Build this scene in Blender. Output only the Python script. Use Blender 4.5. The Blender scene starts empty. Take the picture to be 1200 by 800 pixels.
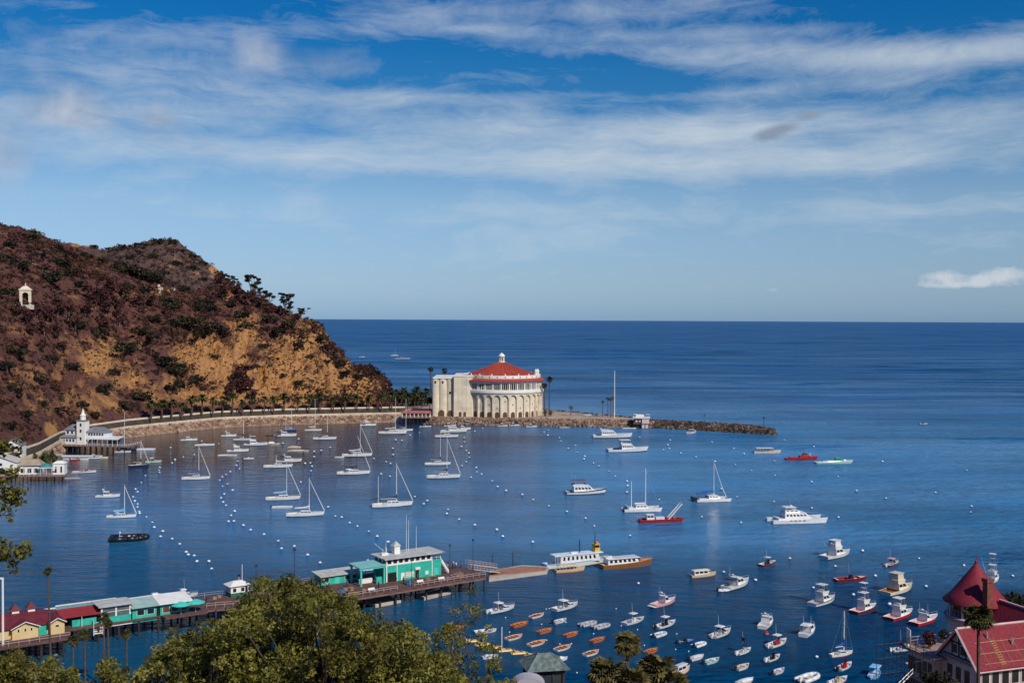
import bpy, math, random
import numpy as np
from mathutils import Vector, Matrix
R = math.radians
sc = bpy.context.scene
col = sc.collection
rng = np.random.default_rng(11)
random.seed(7)

# ------------------------------------------------------------------ camera
F = 1310.0            # focal length in pixels of the 1200 px wide photograph
CAM = Vector((0, 0, 70))
cd = bpy.data.cameras.new('camera')
cam = bpy.data.objects.new('camera', cd); col.objects.link(cam)
cd.sensor_width = 36; cd.lens = 36 * F / 1200
cd.clip_start = 0.5; cd.clip_end = 300000
MROT = Matrix.Rotation(R(90) - math.atan(26 / F), 4, 'X') @ Matrix.Rotation(R(0.28), 4, 'Z')
cam.matrix_world = Matrix.Translation(CAM) @ MROT
sc.camera = cam
M3 = MROT.to_3x3()

def ray(px, py):
    return M3 @ Vector(((px - 600) / F, (400 - py) / F, -1))
def at(px, py, z=0.0):                      # the point of the level z seen at a pixel
    d = ray(px, py); t = (z - CAM.z) / d.z
    return CAM + d * t
def at_d(px, py, D):                        # the point seen at a pixel at depth D
    d = ray(px, py); return CAM + d * (D / d.y)
def hor(px): return 374 + (px - 600) * 0.0049
def proj_y(p):
    v = M3.transposed() @ (Vector(p) - CAM); return 400 - F * v.y / -v.z
def proj_x(p):
    v = M3.transposed() @ (Vector(p) - CAM); return 600 + F * v.x / -v.z

# ------------------------------------------------------------------ world
SUN_EL, SUN_AZ = 40.0, 142.0               # azimuth clockwise from +Y: behind the camera, to the right
w = bpy.data.worlds.new('World'); sc.world = w; w.use_nodes = True
nt = w.node_tree; N = nt.nodes; LK = nt.links
N.clear()
def nmath(op, a, b=None, c=None, clamp=False):
    n = N.new('ShaderNodeMath'); n.operation = op; n.use_clamp = clamp
    for i, x in enumerate((a, b, c)):
        if x is None: continue
        if isinstance(x, (int, float)): n.inputs[i].default_value = x
        else: LK.new(x, n.inputs[i])
    return n.outputs[0]
def nmix(fac, a, b, mode='MIX'):
    n = N.new('ShaderNodeMix'); n.data_type = 'RGBA'; n.blend_type = mode; n.clamp_factor = True
    for s, x in ((n.inputs[0], fac), (n.inputs[6], a), (n.inputs[7], b)):
        if isinstance(x, (int, float)): s.default_value = x
        elif isinstance(x, tuple): s.default_value = (*x, 1)
        else: LK.new(x, s)
    return n.outputs[2]
def ncomb(x, y, z):
    n = N.new('ShaderNodeCombineXYZ')
    for i, v in enumerate((x, y, z)):
        if isinstance(v, (int, float)): n.inputs[i].default_value = v
        else: LK.new(v, n.inputs[i])
    return n.outputs[0]
def nnoise(vec, scale, detail=6, rough=.55, dist=0.0):
    n = N.new('ShaderNodeTexNoise'); n.inputs['Scale'].default_value = scale; n.inputs['Detail'].default_value = detail
    n.inputs['Roughness'].default_value = rough; n.inputs['Distortion'].default_value = dist
    LK.new(vec, n.inputs['Vector']); return n.outputs['Fac']
def nramp(fac, stops):
    n = N.new('ShaderNodeValToRGB'); e = n.color_ramp.elements
    while len(e) < len(stops): e.new(0.5)
    for k, (p, c) in enumerate(stops): e[k].position = p; e[k].color = (*c, 1)
    LK.new(fac, n.inputs[0]); return n.outputs[0]

sky = N.new('ShaderNodeTexSky'); sky.sky_type = 'NISHITA'; sky.sun_disc = False
sky.sun_elevation = R(SUN_EL); sky.sun_rotation = R(SUN_AZ)
sky.air_density = 1.0; sky.dust_density = 0.3; sky.ozone_density = 2.5
tc = N.new('ShaderNodeTexCoord')
sep = N.new('ShaderNodeSeparateXYZ'); LK.new(tc.outputs['Generated'], sep.inputs[0])
AZ = nmath('ARCTAN2', sep.outputs[0], sep.outputs[1])
EL = nmath('ARCSINE', sep.outputs[2])
def azp(px): return math.atan((px - 600) / F)
def elp(py): return math.atan((374 - py) / F)
# the sky's own blue: deep overhead, pale and hazy at the horizon
tint = nramp(nmath('MULTIPLY', EL, 1 / 0.6, clamp=True),
             [(0, (.35, .58, 1.12)), (elp(330) / .6, (.47, .62, .95)), (elp(240) / .6, (.58, .71, .89)), (elp(180) / .6, (.42, .64, .84)), (elp(120) / .6, (.13, .47, .75)), (elp(40) / .6, (.035, .42, .76)),
              (elp(-60) / .6, (.02, .38, .76)), (1, (.12, .42, .95))])
base = nmix(1.0, sky.outputs[0], tint, 'MULTIPLY')
def blob(px, py, rx, ry, amp):
    a = nmath('DIVIDE', nmath('SUBTRACT', AZ, azp(px)), rx / F)
    b = nmath('DIVIDE', nmath('SUBTRACT', EL, elp(py)), ry / F)
    s = nmath('ADD', nmath('MULTIPLY', a, a), nmath('MULTIPLY', b, b))
    return nmath('MULTIPLY', nmath('EXPONENT', nmath('MULTIPLY', s, -1)), amp)
def total(bs):
    o = bs[0]
    for b in bs[1:]: o = nmath('ADD', o, b)
    return o
warp = nnoise(ncomb(AZ, EL, 3.1), 7, 3)
elw = nmath('ADD', EL, nmath('MULTIPLY', nmath('SUBTRACT', warp, .5), .035))
elw = nmath('ADD', elw, nmath('MULTIPLY', nmath('SUBTRACT', nnoise(ncomb(nmath('MULTIPLY', AZ, 2.2), nmath('MULTIPLY', EL, 9.0), 8.3), 1.0, 4, .6), .5), .10))
streak = nnoise(ncomb(nmath('MULTIPLY', AZ, 5.0), nmath('MULTIPLY', elw, 36.0), 1.7), 1.0, 10, .66, .12)
fine = nnoise(ncomb(nmath('MULTIPLY', AZ, 14.0), nmath('MULTIPLY', elw, 46.0), 4.2), 1.0, 9, .74, .1)
brk = nnoise(ncomb(nmath('MULTIPLY', AZ, 9.0), nmath('MULTIPLY', EL, 22.0), 9.7), 1.0, 9, .62, .1)     # breaks the bands up into patches
tex = nmath('MULTIPLY_ADD', nmath('ADD', nmath('ADD', nmath('MULTIPLY', streak, .46), nmath('MULTIPLY', fine, .24)), nmath('MULTIPLY', brk, .30)), 3.1, -1.05)
cov = total([blob(760, 12, 330, 17, .34), blob(1010, 75, 240, 17, .55), blob(1130, 88, 190, 17, .60), blob(620, 95, 110, 10, .26),
             blob(560, 150, 330, 22, .50), blob(760, 160, 260, 24, .44), blob(1060, 155, 260, 25, .48), blob(640, 192, 640, 18, .36),
             blob(120, 95, 220, 20, .36), blob(20, 35, 130, 8, .30), blob(330, 196, 420, 20, .32), blob(100, 150, 260, 28, .40), blob(500, 22, 70, 18, .42), blob(560, 36, 60, 5, .34), blob(300, 118, 260, 12, .36), blob(420, 40, 200, 14, .26), blob(700, 60, 160, 10, .26), blob(960, 112, 260, 9, .30), blob(640, 118, 200, 8, .28), blob(860, 45, 260, 8, .34), blob(180, 60, 160, 12, .30),
             blob(1000, 196, 420, 20, .36), blob(1190, 15, 45, 12, .3), blob(600, 250, 1000, 26, .20), blob(600, 300, 1000, 30, .10), blob(1000, 255, 420, 14, .14)])
cir = nmath('MULTIPLY', nmath('SUBTRACT', nmath('ADD', tex, cov), .64), .95, clamp=True)
cir = nmath('MULTIPLY', cir, nmath('MULTIPLY_ADD', EL, -5.0, 2.75, clamp=True))
cirrus = nmix(nmath('MULTIPLY', cir, .84), base, (5.9, 6.6, 7.15))
puff = nnoise(ncomb(nmath('MULTIPLY', AZ, 15.0), nmath('MULTIPLY', EL, 24.0), 2.0), 1.0, 8, .6, .3)
cov2 = total([blob(298, 74, 38, 32, .56), blob(385, 82, 76, 38, .54), blob(85, 150, 52, 26, .86), blob(187, 150, 26, 18, .70), blob(230, 178, 70, 22, .40),
              blob(0, 200, 40, 42, .74), blob(60, 60, 90, 26, .36), blob(20, 110, 90, 22, .46)])
cu = nmath('MULTIPLY', nmath('SUBTRACT', nmath('ADD', puff, cov2), .80), 1.7, clamp=True)
lite = nmath('MULTIPLY', nmath('SUBTRACT', nnoise(ncomb(nmath('MULTIPLY', AZ, 15.0), nmath('MULTIPLY', nmath('ADD', EL, .007), 24.0), 2.0), 1.0, 6, .6, .3), .38), 3.2, clamp=True)
cumulus = nmix(nmath('MULTIPLY', cu, .74), cirrus, nmix(lite, (2.6, 3.3, 4.6), (6.0, 6.4, 7.2)))
dark = nmath('MULTIPLY', nmath('SUBTRACT', nmath('ADD', puff, total([blob(895, 165, 20, 8, .62), blob(918, 155, 22, 8, .66), blob(945, 142, 20, 7, .60), blob(670, 203, 16, 6, .36), blob(455, 205, 24, 7, .36)])), .80), 2.6, clamp=True)
darkened = nmix(nmath('MULTIPLY', dark, .9), cumulus, (2.3, 2.9, 3.9))
puff2 = nnoise(ncomb(nmath('MULTIPLY', AZ, 60.0), nmath('MULTIPLY', EL, 74.0), 6.0), 1.0, 7, .6, .3)
low = nmath('MULTIPLY', nmath('SUBTRACT', nmath('ADD', puff2, total([blob(1098, 326, 22, 9, .62), blob(1140, 329, 20, 7, .52), blob(1180, 323, 26, 11, .64), blob(1110, 335, 60, 4, .34), blob(903, 339, 12, 4, .38)])), .78), 2.6, clamp=True)
skyc = nmix(nmath('MULTIPLY', low, .75), darkened, (6.3, 6.7, 7.3))
bg = N.new('ShaderNodeBackground'); LK.new(skyc, bg.inputs[0]); bg.inputs[1].default_value = 0.1
wo = N.new('ShaderNodeOutputWorld'); LK.new(bg.outputs[0], wo.inputs[0])

# ------------------------------------------------------------------ sun and exposure
sd = bpy.data.lights.new('sun', 'SUN'); sd.energy = 3.9; sd.angle = R(0.5); sd.color = (1, .93, .82)
sun = bpy.data.objects.new('sun', sd); col.objects.link(sun)
sv = Vector((math.sin(R(SUN_AZ)) * math.cos(R(SUN_EL)), math.cos(R(SUN_AZ)) * math.cos(R(SUN_EL)), math.sin(R(SUN_EL))))
sun.rotation_euler = sv.to_track_quat('Z', 'Y').to_euler()
sun.location = sv * 300
sc.view_settings.view_transform = 'Standard'; sc.view_settings.look = 'None'
sc.view_settings.exposure = 0.0; sc.view_settings.gamma = 1.0
sc.cycles.max_bounces = 6; sc.cycles.use_denoising = True

# ------------------------------------------------------------------ materials
MATS = {}
def pm(name, rgb, rough=.5, var=.15, scale=1.5, bump=0.0, metal=0.0, detail=4, rgb2=None, coords='Object'):
    """a painted or raw surface whose colour wanders with noise"""
    if name in MATS: return MATS[name]
    m = bpy.data.materials.new(name); m.use_nodes = True
    t = m.node_tree; b = t.nodes['Principled BSDF']
    tx = t.nodes.new('ShaderNodeTexCoord')
    n = t.nodes.new('ShaderNodeTexNoise'); n.inputs['Scale'].default_value = scale; n.inputs['Detail'].default_value = detail
    t.links.new(tx.outputs[coords], n.inputs['Vector'])
    r = t.nodes.new('ShaderNodeValToRGB')
    r.color_ramp.elements[0].position = .3; r.color_ramp.elements[1].position = .7
    lo = tuple(c * (1 - var) for c in rgb); hi = rgb2 or tuple(min(1, c * (1 + var)) for c in rgb)
    r.color_ramp.elements[0].color = (*lo, 1); r.color_ramp.elements[1].color = (*hi, 1)
    t.links.new(n.outputs['Fac'], r.inputs[0]); t.links.new(r.outputs[0], b.inputs['Base Color'])
    b.inputs['Roughness'].default_value = rough; b.inputs['Metallic'].default_value = metal
    if bump:
        bp = t.nodes.new('ShaderNodeBump'); bp.inputs['Strength'].default_value = bump; bp.inputs['Distance'].default_value = .1
        t.links.new(n.outputs['Fac'], bp.inputs['Height']); t.links.new(bp.outputs[0], b.inputs['Normal'])
    MATS[name] = m; return m

def leafmat(name, cols, scale=.25, rough=.7, transl=0.0):
    """foliage: every leaf its own tone, every clump another"""
    if name in MATS: return MATS[name]
    m = bpy.data.materials.new(name); m.use_nodes = True
    t = m.node_tree; b = t.nodes['Principled BSDF']
    g = t.nodes.new('ShaderNodeNewGeometry'); tx = t.nodes.new('ShaderNodeTexCoord')
    n = t.nodes.new('ShaderNodeTexNoise'); n.inputs['Scale'].default_value = scale; n.inputs['Detail'].default_value = 2
    t.links.new(tx.outputs['Object'], n.inputs['Vector'])
    a = t.nodes.new('ShaderNodeMath'); a.operation = 'MULTIPLY_ADD'; a.inputs[1].default_value = .45
    t.links.new(g.outputs['Random Per Island'], a.inputs[0])
    s = t.nodes.new('ShaderNodeMath'); s.operation = 'MULTIPLY_ADD'; s.inputs[1].default_value = 1.9; s.inputs[2].default_value = -.68
    t.links.new(n.outputs['Fac'], s.inputs[0]); t.links.new(s.outputs[0], a.inputs[2])
    r = t.nodes.new('ShaderNodeValToRGB'); e = r.color_ramp.elements
    while len(e) < len(cols): e.new(.5)
    for k, c in enumerate(cols): e[k].position = k / max(1, len(cols) - 1); e[k].color = (*c, 1)
    t.links.new(a.outputs[0], r.inputs[0]); t.links.new(r.outputs[0], b.inputs['Base Color'])
    b.inputs['Roughness'].default_value = rough; b.inputs['Specular IOR Level'].default_value = .15
    if transl:
        tr = t.nodes.new('ShaderNodeBsdfTranslucent'); mx = t.nodes.new('ShaderNodeMixShader'); mx.inputs[0].default_value = transl
        t.links.new(r.outputs[0], tr.inputs[0]); t.links.new(b.outputs[0], mx.inputs[1]); t.links.new(tr.outputs[0], mx.inputs[2])
        t.links.new(mx.outputs[0], t.nodes['Material Output'].inputs['Surface'])
    MATS[name] = m; return m

# ------------------------------------------------------------------ mesh helpers
class MB:
    def __init__(s): s.v, s.f, s.m = [], [], []
    def add(s, vs, fs, mi=0):
        o = len(s.v); s.v += [tuple(x) for x in vs]
        for f in fs: s.f.append(tuple(i + o for i in f)); s.m.append(mi)
        return s
    def hexa(s, b, t, mi=0):                       # four bottom, four top corners, both counter-clockwise from above
        return s.add(list(b) + list(t), [(3, 2, 1, 0), (4, 5, 6, 7), (0, 1, 5, 4), (1, 2, 6, 5), (2, 3, 7, 6), (3, 0, 4, 7)], mi)
    def box(s, x0, x1, y0, y1, z0, z1, mi=0):
        q = [(x0, y0), (x1, y0), (x1, y1), (x0, y1)]
        return s.hexa([(x, y, z0) for x, y in q], [(x, y, z1) for x, y in q], mi)
    def frus(s, x0, x1, hw, z0, X0, X1, hW, z1, mi=0, y=0):
        return s.hexa([(x0, y - hw, z0), (x1, y - hw, z0), (x1, y + hw, z0), (x0, y + hw, z0)],
                      [(X0, y - hW, z1), (X1, y - hW, z1), (X1, y + hW, z1), (X0, y + hW, z1)], mi)
    def tube(s, p, q, r, r2=None, n=6, mi=0):
        p, q = Vector(p), Vector(q); d = q - p
        if d.length < 1e-6: return s
        d.normalize(); a = d.cross(Vector((0, 0, 1)) if abs(d.z) < .9 else Vector((1, 0, 0))).normalized(); b = d.cross(a)
        r2 = r if r2 is None else r2
        vs = []
        for c, rr in ((p, r), (q, r2)):
            for k in range(n):
                t = 2 * math.pi * k / n; vs.append(c + (a * math.cos(t) + b * math.sin(t)) * rr)
        fs = [(k, k + n, (k + 1) % n + n, (k + 1) % n) for k in range(n)]
        fs += [tuple(range(n)), tuple(range(2 * n - 1, n - 1, -1))]
        return s.add(vs, fs, mi)
    def path(s, pts, r, n=6, mi=0, r2=None):
        r2 = r if r2 is None else r2
        k = len(pts) - 1
        for i in range(k): s.tube(pts[i], pts[i + 1], r + (r2 - r) * i / k, r + (r2 - r) * (i + 1) / k, n, mi)
        return s
    def prism(s, poly, z0, z1, mi=0):
        n = len(poly)
        vs = [(x, y, z0) for x, y in poly] + [(x, y, z1) for x, y in poly]
        return s.add(vs, [tuple(range(n - 1, -1, -1)), tuple(range(n, 2 * n))] + [(k, (k + 1) % n, (k + 1) % n + n, k + n) for k in range(n)], mi)
    def lathe(s, prof, n=24, cx=0, cy=0, a0=0, a1=2 * math.pi, mi=0):
        full = abs(a1 - a0 - 2 * math.pi) < 1e-6; m = n if full else n + 1
        vs = []
        for r, z in prof:
            for k in range(m):
                t = a0 + (a1 - a0) * k / n; vs.append((cx + r * math.cos(t), cy + r * math.sin(t), z))
        fs = []
        for i in range(len(prof) - 1):
            for k in range(n):
                k2 = (k + 1) % m; fs.append((i * m + k, i * m + k2, (i + 1) * m + k2, (i + 1) * m + k))
        return s.add(vs, fs, mi)
    def loft(s, secs, mi=0, close=False, cap0=False, cap1=False):
        n = len(secs[0]); vs = [p for q in secs for p in q]; fs = []
        for i in range(len(secs) - 1):
            for k in range(n if close else n - 1):
                k2 = (k + 1) % n; fs.append((i * n + k, i * n + k2, (i + 1) * n + k2, (i + 1) * n + k))
        if cap0: fs.append(tuple(range(n - 1, -1, -1)))
        if cap1: fs.append(tuple((len(secs) - 1) * n + k for k in range(n)))
        return s.add(vs, fs, mi)
    def ball(s, c, r, n=10, sz=1.0, mi=0):
        prof = [(r * math.sin(math.pi * k / 6) + 1e-4, c[2] - r * sz * math.cos(math.pi * k / 6)) for k in range(7)]
        return s.lathe(prof, n, c[0], c[1], mi=mi)
    def build(s, name, mats, parent=None, smooth=False):
        me = bpy.data.meshes.new(name); me.from_pydata(s.v, [], s.f)
        if not isinstance(mats, (list, tuple)): mats = [mats]
        for m in mats: me.materials.append(m)
        if len(mats) > 1: me.polygons.foreach_set('material_index', s.m)
        if smooth: me.polygons.foreach_set('use_smooth', [True] * len(s.f))
        me.update()
        o = bpy.data.objects.new(name, me); col.objects.link(o)
        if parent is not None: o.parent = parent
        return o

def np_mesh(name, v, f, mats, parent=None, smooth=False, mi=None):
    v = np.asarray(v, np.float32).reshape(-1, 3); f = np.asarray(f, np.int32)
    me = bpy.data.meshes.new(name); n, k = f.shape
    me.vertices.add(len(v)); me.vertices.foreach_set('co', v.ravel())
    me.loops.add(n * k); me.loops.foreach_set('vertex_index', f.ravel())
    me.polygons.add(n); me.polygons.foreach_set('loop_start', np.arange(0, n * k, k, dtype=np.int32))
    if not isinstance(mats, (list, tuple)): mats = [mats]
    for m in mats: me.materials.append(m)
    if mi is not None: me.polygons.foreach_set('material_index', np.asarray(mi, np.int32))
    if smooth: me.polygons.foreach_set('use_smooth', np.ones(n, bool))
    me.update(calc_edges=True); me.validate()
    o = bpy.data.objects.new(name, me); col.objects.link(o)
    if parent is not None: o.parent = parent
    return o

def thing(name, label, cat, loc=(0, 0, 0), rz=0.0, group=None):
    o = bpy.data.objects.new(name, None); col.objects.link(o)
    o.location = loc; o.rotation_euler = (0, 0, rz); o.empty_display_size = .5
    o['label'] = label; o['category'] = cat
    if group: o['group'] = group
    return o
def tag(o, label, cat, group=None):
    o['label'] = label; o['category'] = cat
    if group: o['group'] = group
    return o
def struct(o): o['kind'] = 'structure'; return o
def stuff(o): o['kind'] = 'stuff'; return o
KIDS = {}
def copy_thing(src, loc, rz=0.0, label=None, group=None, scale=None, cat=None):
    """a thing and its parts copied; the meshes are shared"""
    c = src.copy(); col.objects.link(c); c.location = loc; c.rotation_euler = (0, 0, rz)
    if scale is not None: c.scale = scale
    if label: c['label'] = label
    if group: c['group'] = group
    for ch in src.children:
        d = ch.copy(); col.objects.link(d); d.parent = c
        for g in ch.children:
            e = g.copy(); col.objects.link(e); e.parent = d
    return c

def leaf_quads(P, size, up=.35, elong=1.6, rg=rng):
    """one rhombic leaf at every point of P, facing any way with a lean to the sky"""
    n = len(P); P = np.asarray(P, float)
    nrm = rg.normal(size=(n, 3)); nrm[:, 2] += up * 2.0
    nrm /= np.linalg.norm(nrm, axis=1, keepdims=True)
    t = rg.normal(size=(n, 3)); t -= (t * nrm).sum(1, keepdims=True) * nrm; t /= np.linalg.norm(t, axis=1, keepdims=True)
    b = np.cross(nrm, t); s = (np.asarray(size) * rg.uniform(.65, 1.35, n))[:, None]
    v = np.stack([P - t * s * elong * .5, P + b * s * .5, P + t * s * elong * .5, P - b * s * .5], 1).reshape(-1, 3)
    return v, np.arange(4 * n).reshape(n, 4)
def cloud(n, c, r, rg=rng, shell=.5):
    """n points in an ellipsoid, more of them towards its skin"""
    d = rg.normal(size=(n, 3)); d /= np.linalg.norm(d, axis=1, keepdims=True)
    return np.asarray(c) + d * (rg.uniform(0, 1, (n, 1)) ** (1 / 3 * (1 - shell))) * np.asarray(r)

# value noise, for terrain
_T = rng.uniform(-1, 1, (256, 256))
def vnoise(x, y):
    x = np.asarray(x, float); y = np.asarray(y, float)
    xi = np.floor(x).astype(int); yi = np.floor(y).astype(int); fx = x - xi; fy = y - yi
    fx = fx * fx * (3 - 2 * fx); fy = fy * fy * (3 - 2 * fy)
    g = lambda a, b: _T[a % 256, b % 256]
    return (g(xi, yi) * (1 - fx) + g(xi + 1, yi) * fx) * (1 - fy) + (g(xi, yi + 1) * (1 - fx) + g(xi + 1, yi + 1) * fx) * fy
def fbm(x, y, o=5, g=.5):
    a, s = 1.0, 0.0
    for k in range(o): s = s + a * vnoise(x * 2 ** k + 17.3 * k, y * 2 ** k + 9.1 * k); a *= g
    return s
def interp(x, pts): return np.interp(x, [p[0] for p in pts], [p[1] for p in pts])
# ------------------------------------------------------------------ water
def make_water():
    m = bpy.data.materials.new('sea_water'); m.use_nodes = True
    t = m.node_tree; b = t.nodes['Principled BSDF']; L = t.links.new
    tx = t.nodes.new('ShaderNodeTexCoord')
    def noise(scale, sx, sy, det=3, rot=0.0, rough=.5):
        mp = t.nodes.new('ShaderNodeMapping'); mp.inputs['Scale'].default_value = (sx, sy, 1); mp.inputs['Rotation'].default_value = (0, 0, rot)
        L(tx.outputs['Object'], mp.inputs[0])
        n = t.nodes.new('ShaderNodeTexNoise'); n.inputs['Scale'].default_value = scale; n.inputs['Detail'].default_value = det; n.inputs['Roughness'].default_value = rough
        L(mp.outputs[0], n.inputs['Vector']); return n.outputs['Fac']
    def mm(op, a, bb, c=None, clamp=False):
        n = t.nodes.new('ShaderNodeMath'); n.operation = op; n.use_clamp = clamp
        for i, x in enumerate((a, bb, c)):
            if x is None: continue
            if isinstance(x, (int, float)): n.inputs[i].default_value = x
            else: L(x, n.inputs[i])
        return n.outputs[0]
    chop = noise(.34, .7, 1.7, 5, .30, .62)
    swell = noise(.11, .8, 2.0, 3, -.18)
    far = noise(.012, 1.0, 2.6, 4, .1, .6)                   # wind lanes and cat's paws
    patch = noise(.0035, .7, 2.2, 4, -.06, .6)
    sepn = t.nodes.new('ShaderNodeSeparateXYZ'); L(tx.outputs['Object'], sepn.inputs[0])
    # shelter of the hill: calmer to the west, choppier out at sea
    sh0 = mm('MULTIPLY_ADD', sepn.outputs[0], 1 / 300, .50, True)
    shelter = mm('MAXIMUM', sh0, mm('MULTIPLY_ADD', sepn.outputs[1], 1 / 300, -2.5, True))
    h = mm('ADD', mm('MULTIPLY', chop, .75), mm('MULTIPLY', swell, 1.7))
    amp = mm('MULTIPLY', mm('ADD', mm('MULTIPLY', far, .9), mm('MULTIPLY', patch, .9)), mm('MULTIPLY_ADD', shelter, .88, .12))
    bp = t.nodes.new('ShaderNodeBump'); bp.inputs['Distance'].default_value = 3.4
    L(h, bp.inputs['Height']); L(mm('MULTIPLY', amp, WATER_BUMP, None, True), bp.inputs['Strength']); L(bp.outputs[0], b.inputs['Normal'])
    # the bed shows through near the beach on the west side; elsewhere deep blue
    dist = t.nodes.new('ShaderNodeVectorMath'); dist.operation = 'DISTANCE'; dist.inputs[1].default_value = (-140, 215, 0)
    L(tx.outputs['Object'], dist.inputs[0])
    sh = mm('MULTIPLY_ADD', dist.outputs['Value'], -1 / 260, 1.0, True)
    sh = mm('MULTIPLY', sh, mm('MULTIPLY_ADD', noise(.02, 1, 1, 4), 1.2, .2), None, True)
    # base colour by distance: dark inshore, sky reflection painted across mid-bay, deep blue outside
    yw = mm('ADD', sepn.outputs[1], mm('MULTIPLY_ADD', noise(.009, .6, 1.6, 4), 160, -80))
    q0 = t.nodes.new('ShaderNodeMix'); q0.data_type = 'RGBA'; L(mm('MULTIPLY_ADD', yw, 1 / 75, -3.75, True), q0.inputs[0])
    q0.inputs[6].default_value = (*WATER_BAY, 1); q0.inputs[7].default_value = (*WATER_SKY_BAND, 1)
    q = t.nodes.new('ShaderNodeMix'); q.data_type = 'RGBA'; L(mm('MULTIPLY_ADD', yw, 1 / 420, -1.43, True), q.inputs[0])
    L(q0.outputs[2], q.inputs[6]); q.inputs[7].default_value = (*WATER_DEEP, 1)
    q2 = t.nodes.new('ShaderNodeMix'); q2.data_type = 'RGBA'; q2.blend_type = 'MULTIPLY'; q2.inputs[0].default_value = 1
    g_ = mm('ADD', mm('MULTIPLY_ADD', noise(.006, .6, 2.2, 6, .04, .6), 2.2, -.55), mm('MULTIPLY', noise(.05, .5, 1.7, 7, .1, .68), .9)); cg = t.nodes.new('ShaderNodeCombineColor')
    for k in range(3): L(g_, cg.inputs[k])
    L(q.outputs[2], q2.inputs[6]); L(cg.outputs[0], q2.inputs[7])
    # ruffled lanes: the sky light they scatter, painted in as a paler base colour
    ruf = mm('MULTIPLY_ADD', mm('ADD', mm('MULTIPLY', noise(.012, .45, 1.5, 8, .03, .66), .55), mm('MULTIPLY', noise(.0036, .5, 2.6, 6, -.05, .62), .55)), 8.0, -4.15, True)
    fleck = mm('MULTIPLY_ADD', noise(.12, .5, 2.4, 6, .12, .7), 3.0, -.75, True)
    far_ruf = mm('MULTIPLY_ADD', sepn.outputs[1], -1 / 2600, 1.25, True)
    q3 = t.nodes.new('ShaderNodeMix'); q3.data_type = 'RGBA'; L(mm('MULTIPLY', mm('MULTIPLY', mm('MULTIPLY', ruf, fleck), mm('MULTIPLY_ADD', shelter, .85, .05)), mm('MULTIPLY', far_ruf, mm('MULTIPLY_ADD', sepn.outputs[1], 1 / 150, -1.75, True))), q3.inputs[0])
    L(q2.outputs[2], q3.inputs[6]); q3.inputs[7].default_value = (.105, .270, .465, 1); q2 = q3
    q4 = t.nodes.new('ShaderNodeMix'); q4.data_type = 'RGBA'; L(mm('MULTIPLY', mm('MULTIPLY', mm('MULTIPLY_ADD', sepn.outputs[1], 1 / 130, -3.15, True), mm('MULTIPLY', mm('MULTIPLY_ADD', sepn.outputs[0], -1 / 120, .35, True), mm('MULTIPLY_ADD', sepn.outputs[1], -1 / 60, 13.4, True))), .95), q4.inputs[0]); L(q2.outputs[2], q4.inputs[6]); q4.inputs[7].default_value = (.006, .010, .020, 1); q2 = q4   # the hill's dark reflection under the cliff, painted into the base colour
    r = t.nodes.new('ShaderNodeMix'); r.data_type = 'RGBA'; L(sh, r.inputs[0])
    L(q2.outputs[2], r.inputs[6]); r.inputs[7].default_value = (*WATER_SHALLOW, 1)
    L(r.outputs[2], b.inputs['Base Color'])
    b.inputs['IOR'].default_value = 1.333
    # wind lanes: ruffled water mirrors less of the sky than the slicks between them
    lane = mm('MULTIPLY_ADD', mm('ADD', mm('MULTIPLY', noise(.011, .55, 2.4, 6, .05, .62), .5), mm('MULTIPLY', noise(.0024, .5, 2.6, 5, -.08, .6), .5)), 5.0, -2.15, True)
    L(mm('MULTIPLY_ADD', shelter, .22, .06), b.inputs['Roughness'])
    offs = mm('MULTIPLY_ADD', sepn.outputs[1], 1 / 900, -.55, True)
    near_f = mm('MULTIPLY', mm('MULTIPLY_ADD', offs, -.38, .42), mm('MULTIPLY_ADD', sepn.outputs[1], 1 / 220, -1.15, True))
    L(mm('MULTIPLY_ADD', mm('MULTIPLY', lane, shelter), near_f, mm('MULTIPLY', mm('MULTIPLY_ADD', shelter, -.50, .48, True), mm('MULTIPLY_ADD', sepn.outputs[1], 1 / 230, -.95, True))), b.inputs['Specular IOR Level'])
    return m
WATER_BUMP = 1.0
WATER_BAY = (.001, .040, .112)
WATER_SKY_BAND = (.030, .175, .365)  # pale sky reflection of the mid-bay, carried as water colour
WATER_DEEP = (.001, .078, .225)
WATER_SHALLOW = (.006, .098, .185)
S = 90000
wm = MB(); wm.add([(-S, -S, 0), (S, -S, 0), (S, S, 0), (-S, S, 0)], [(0, 1, 2, 3)])
water = struct(wm.build('water', make_water()))

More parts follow.
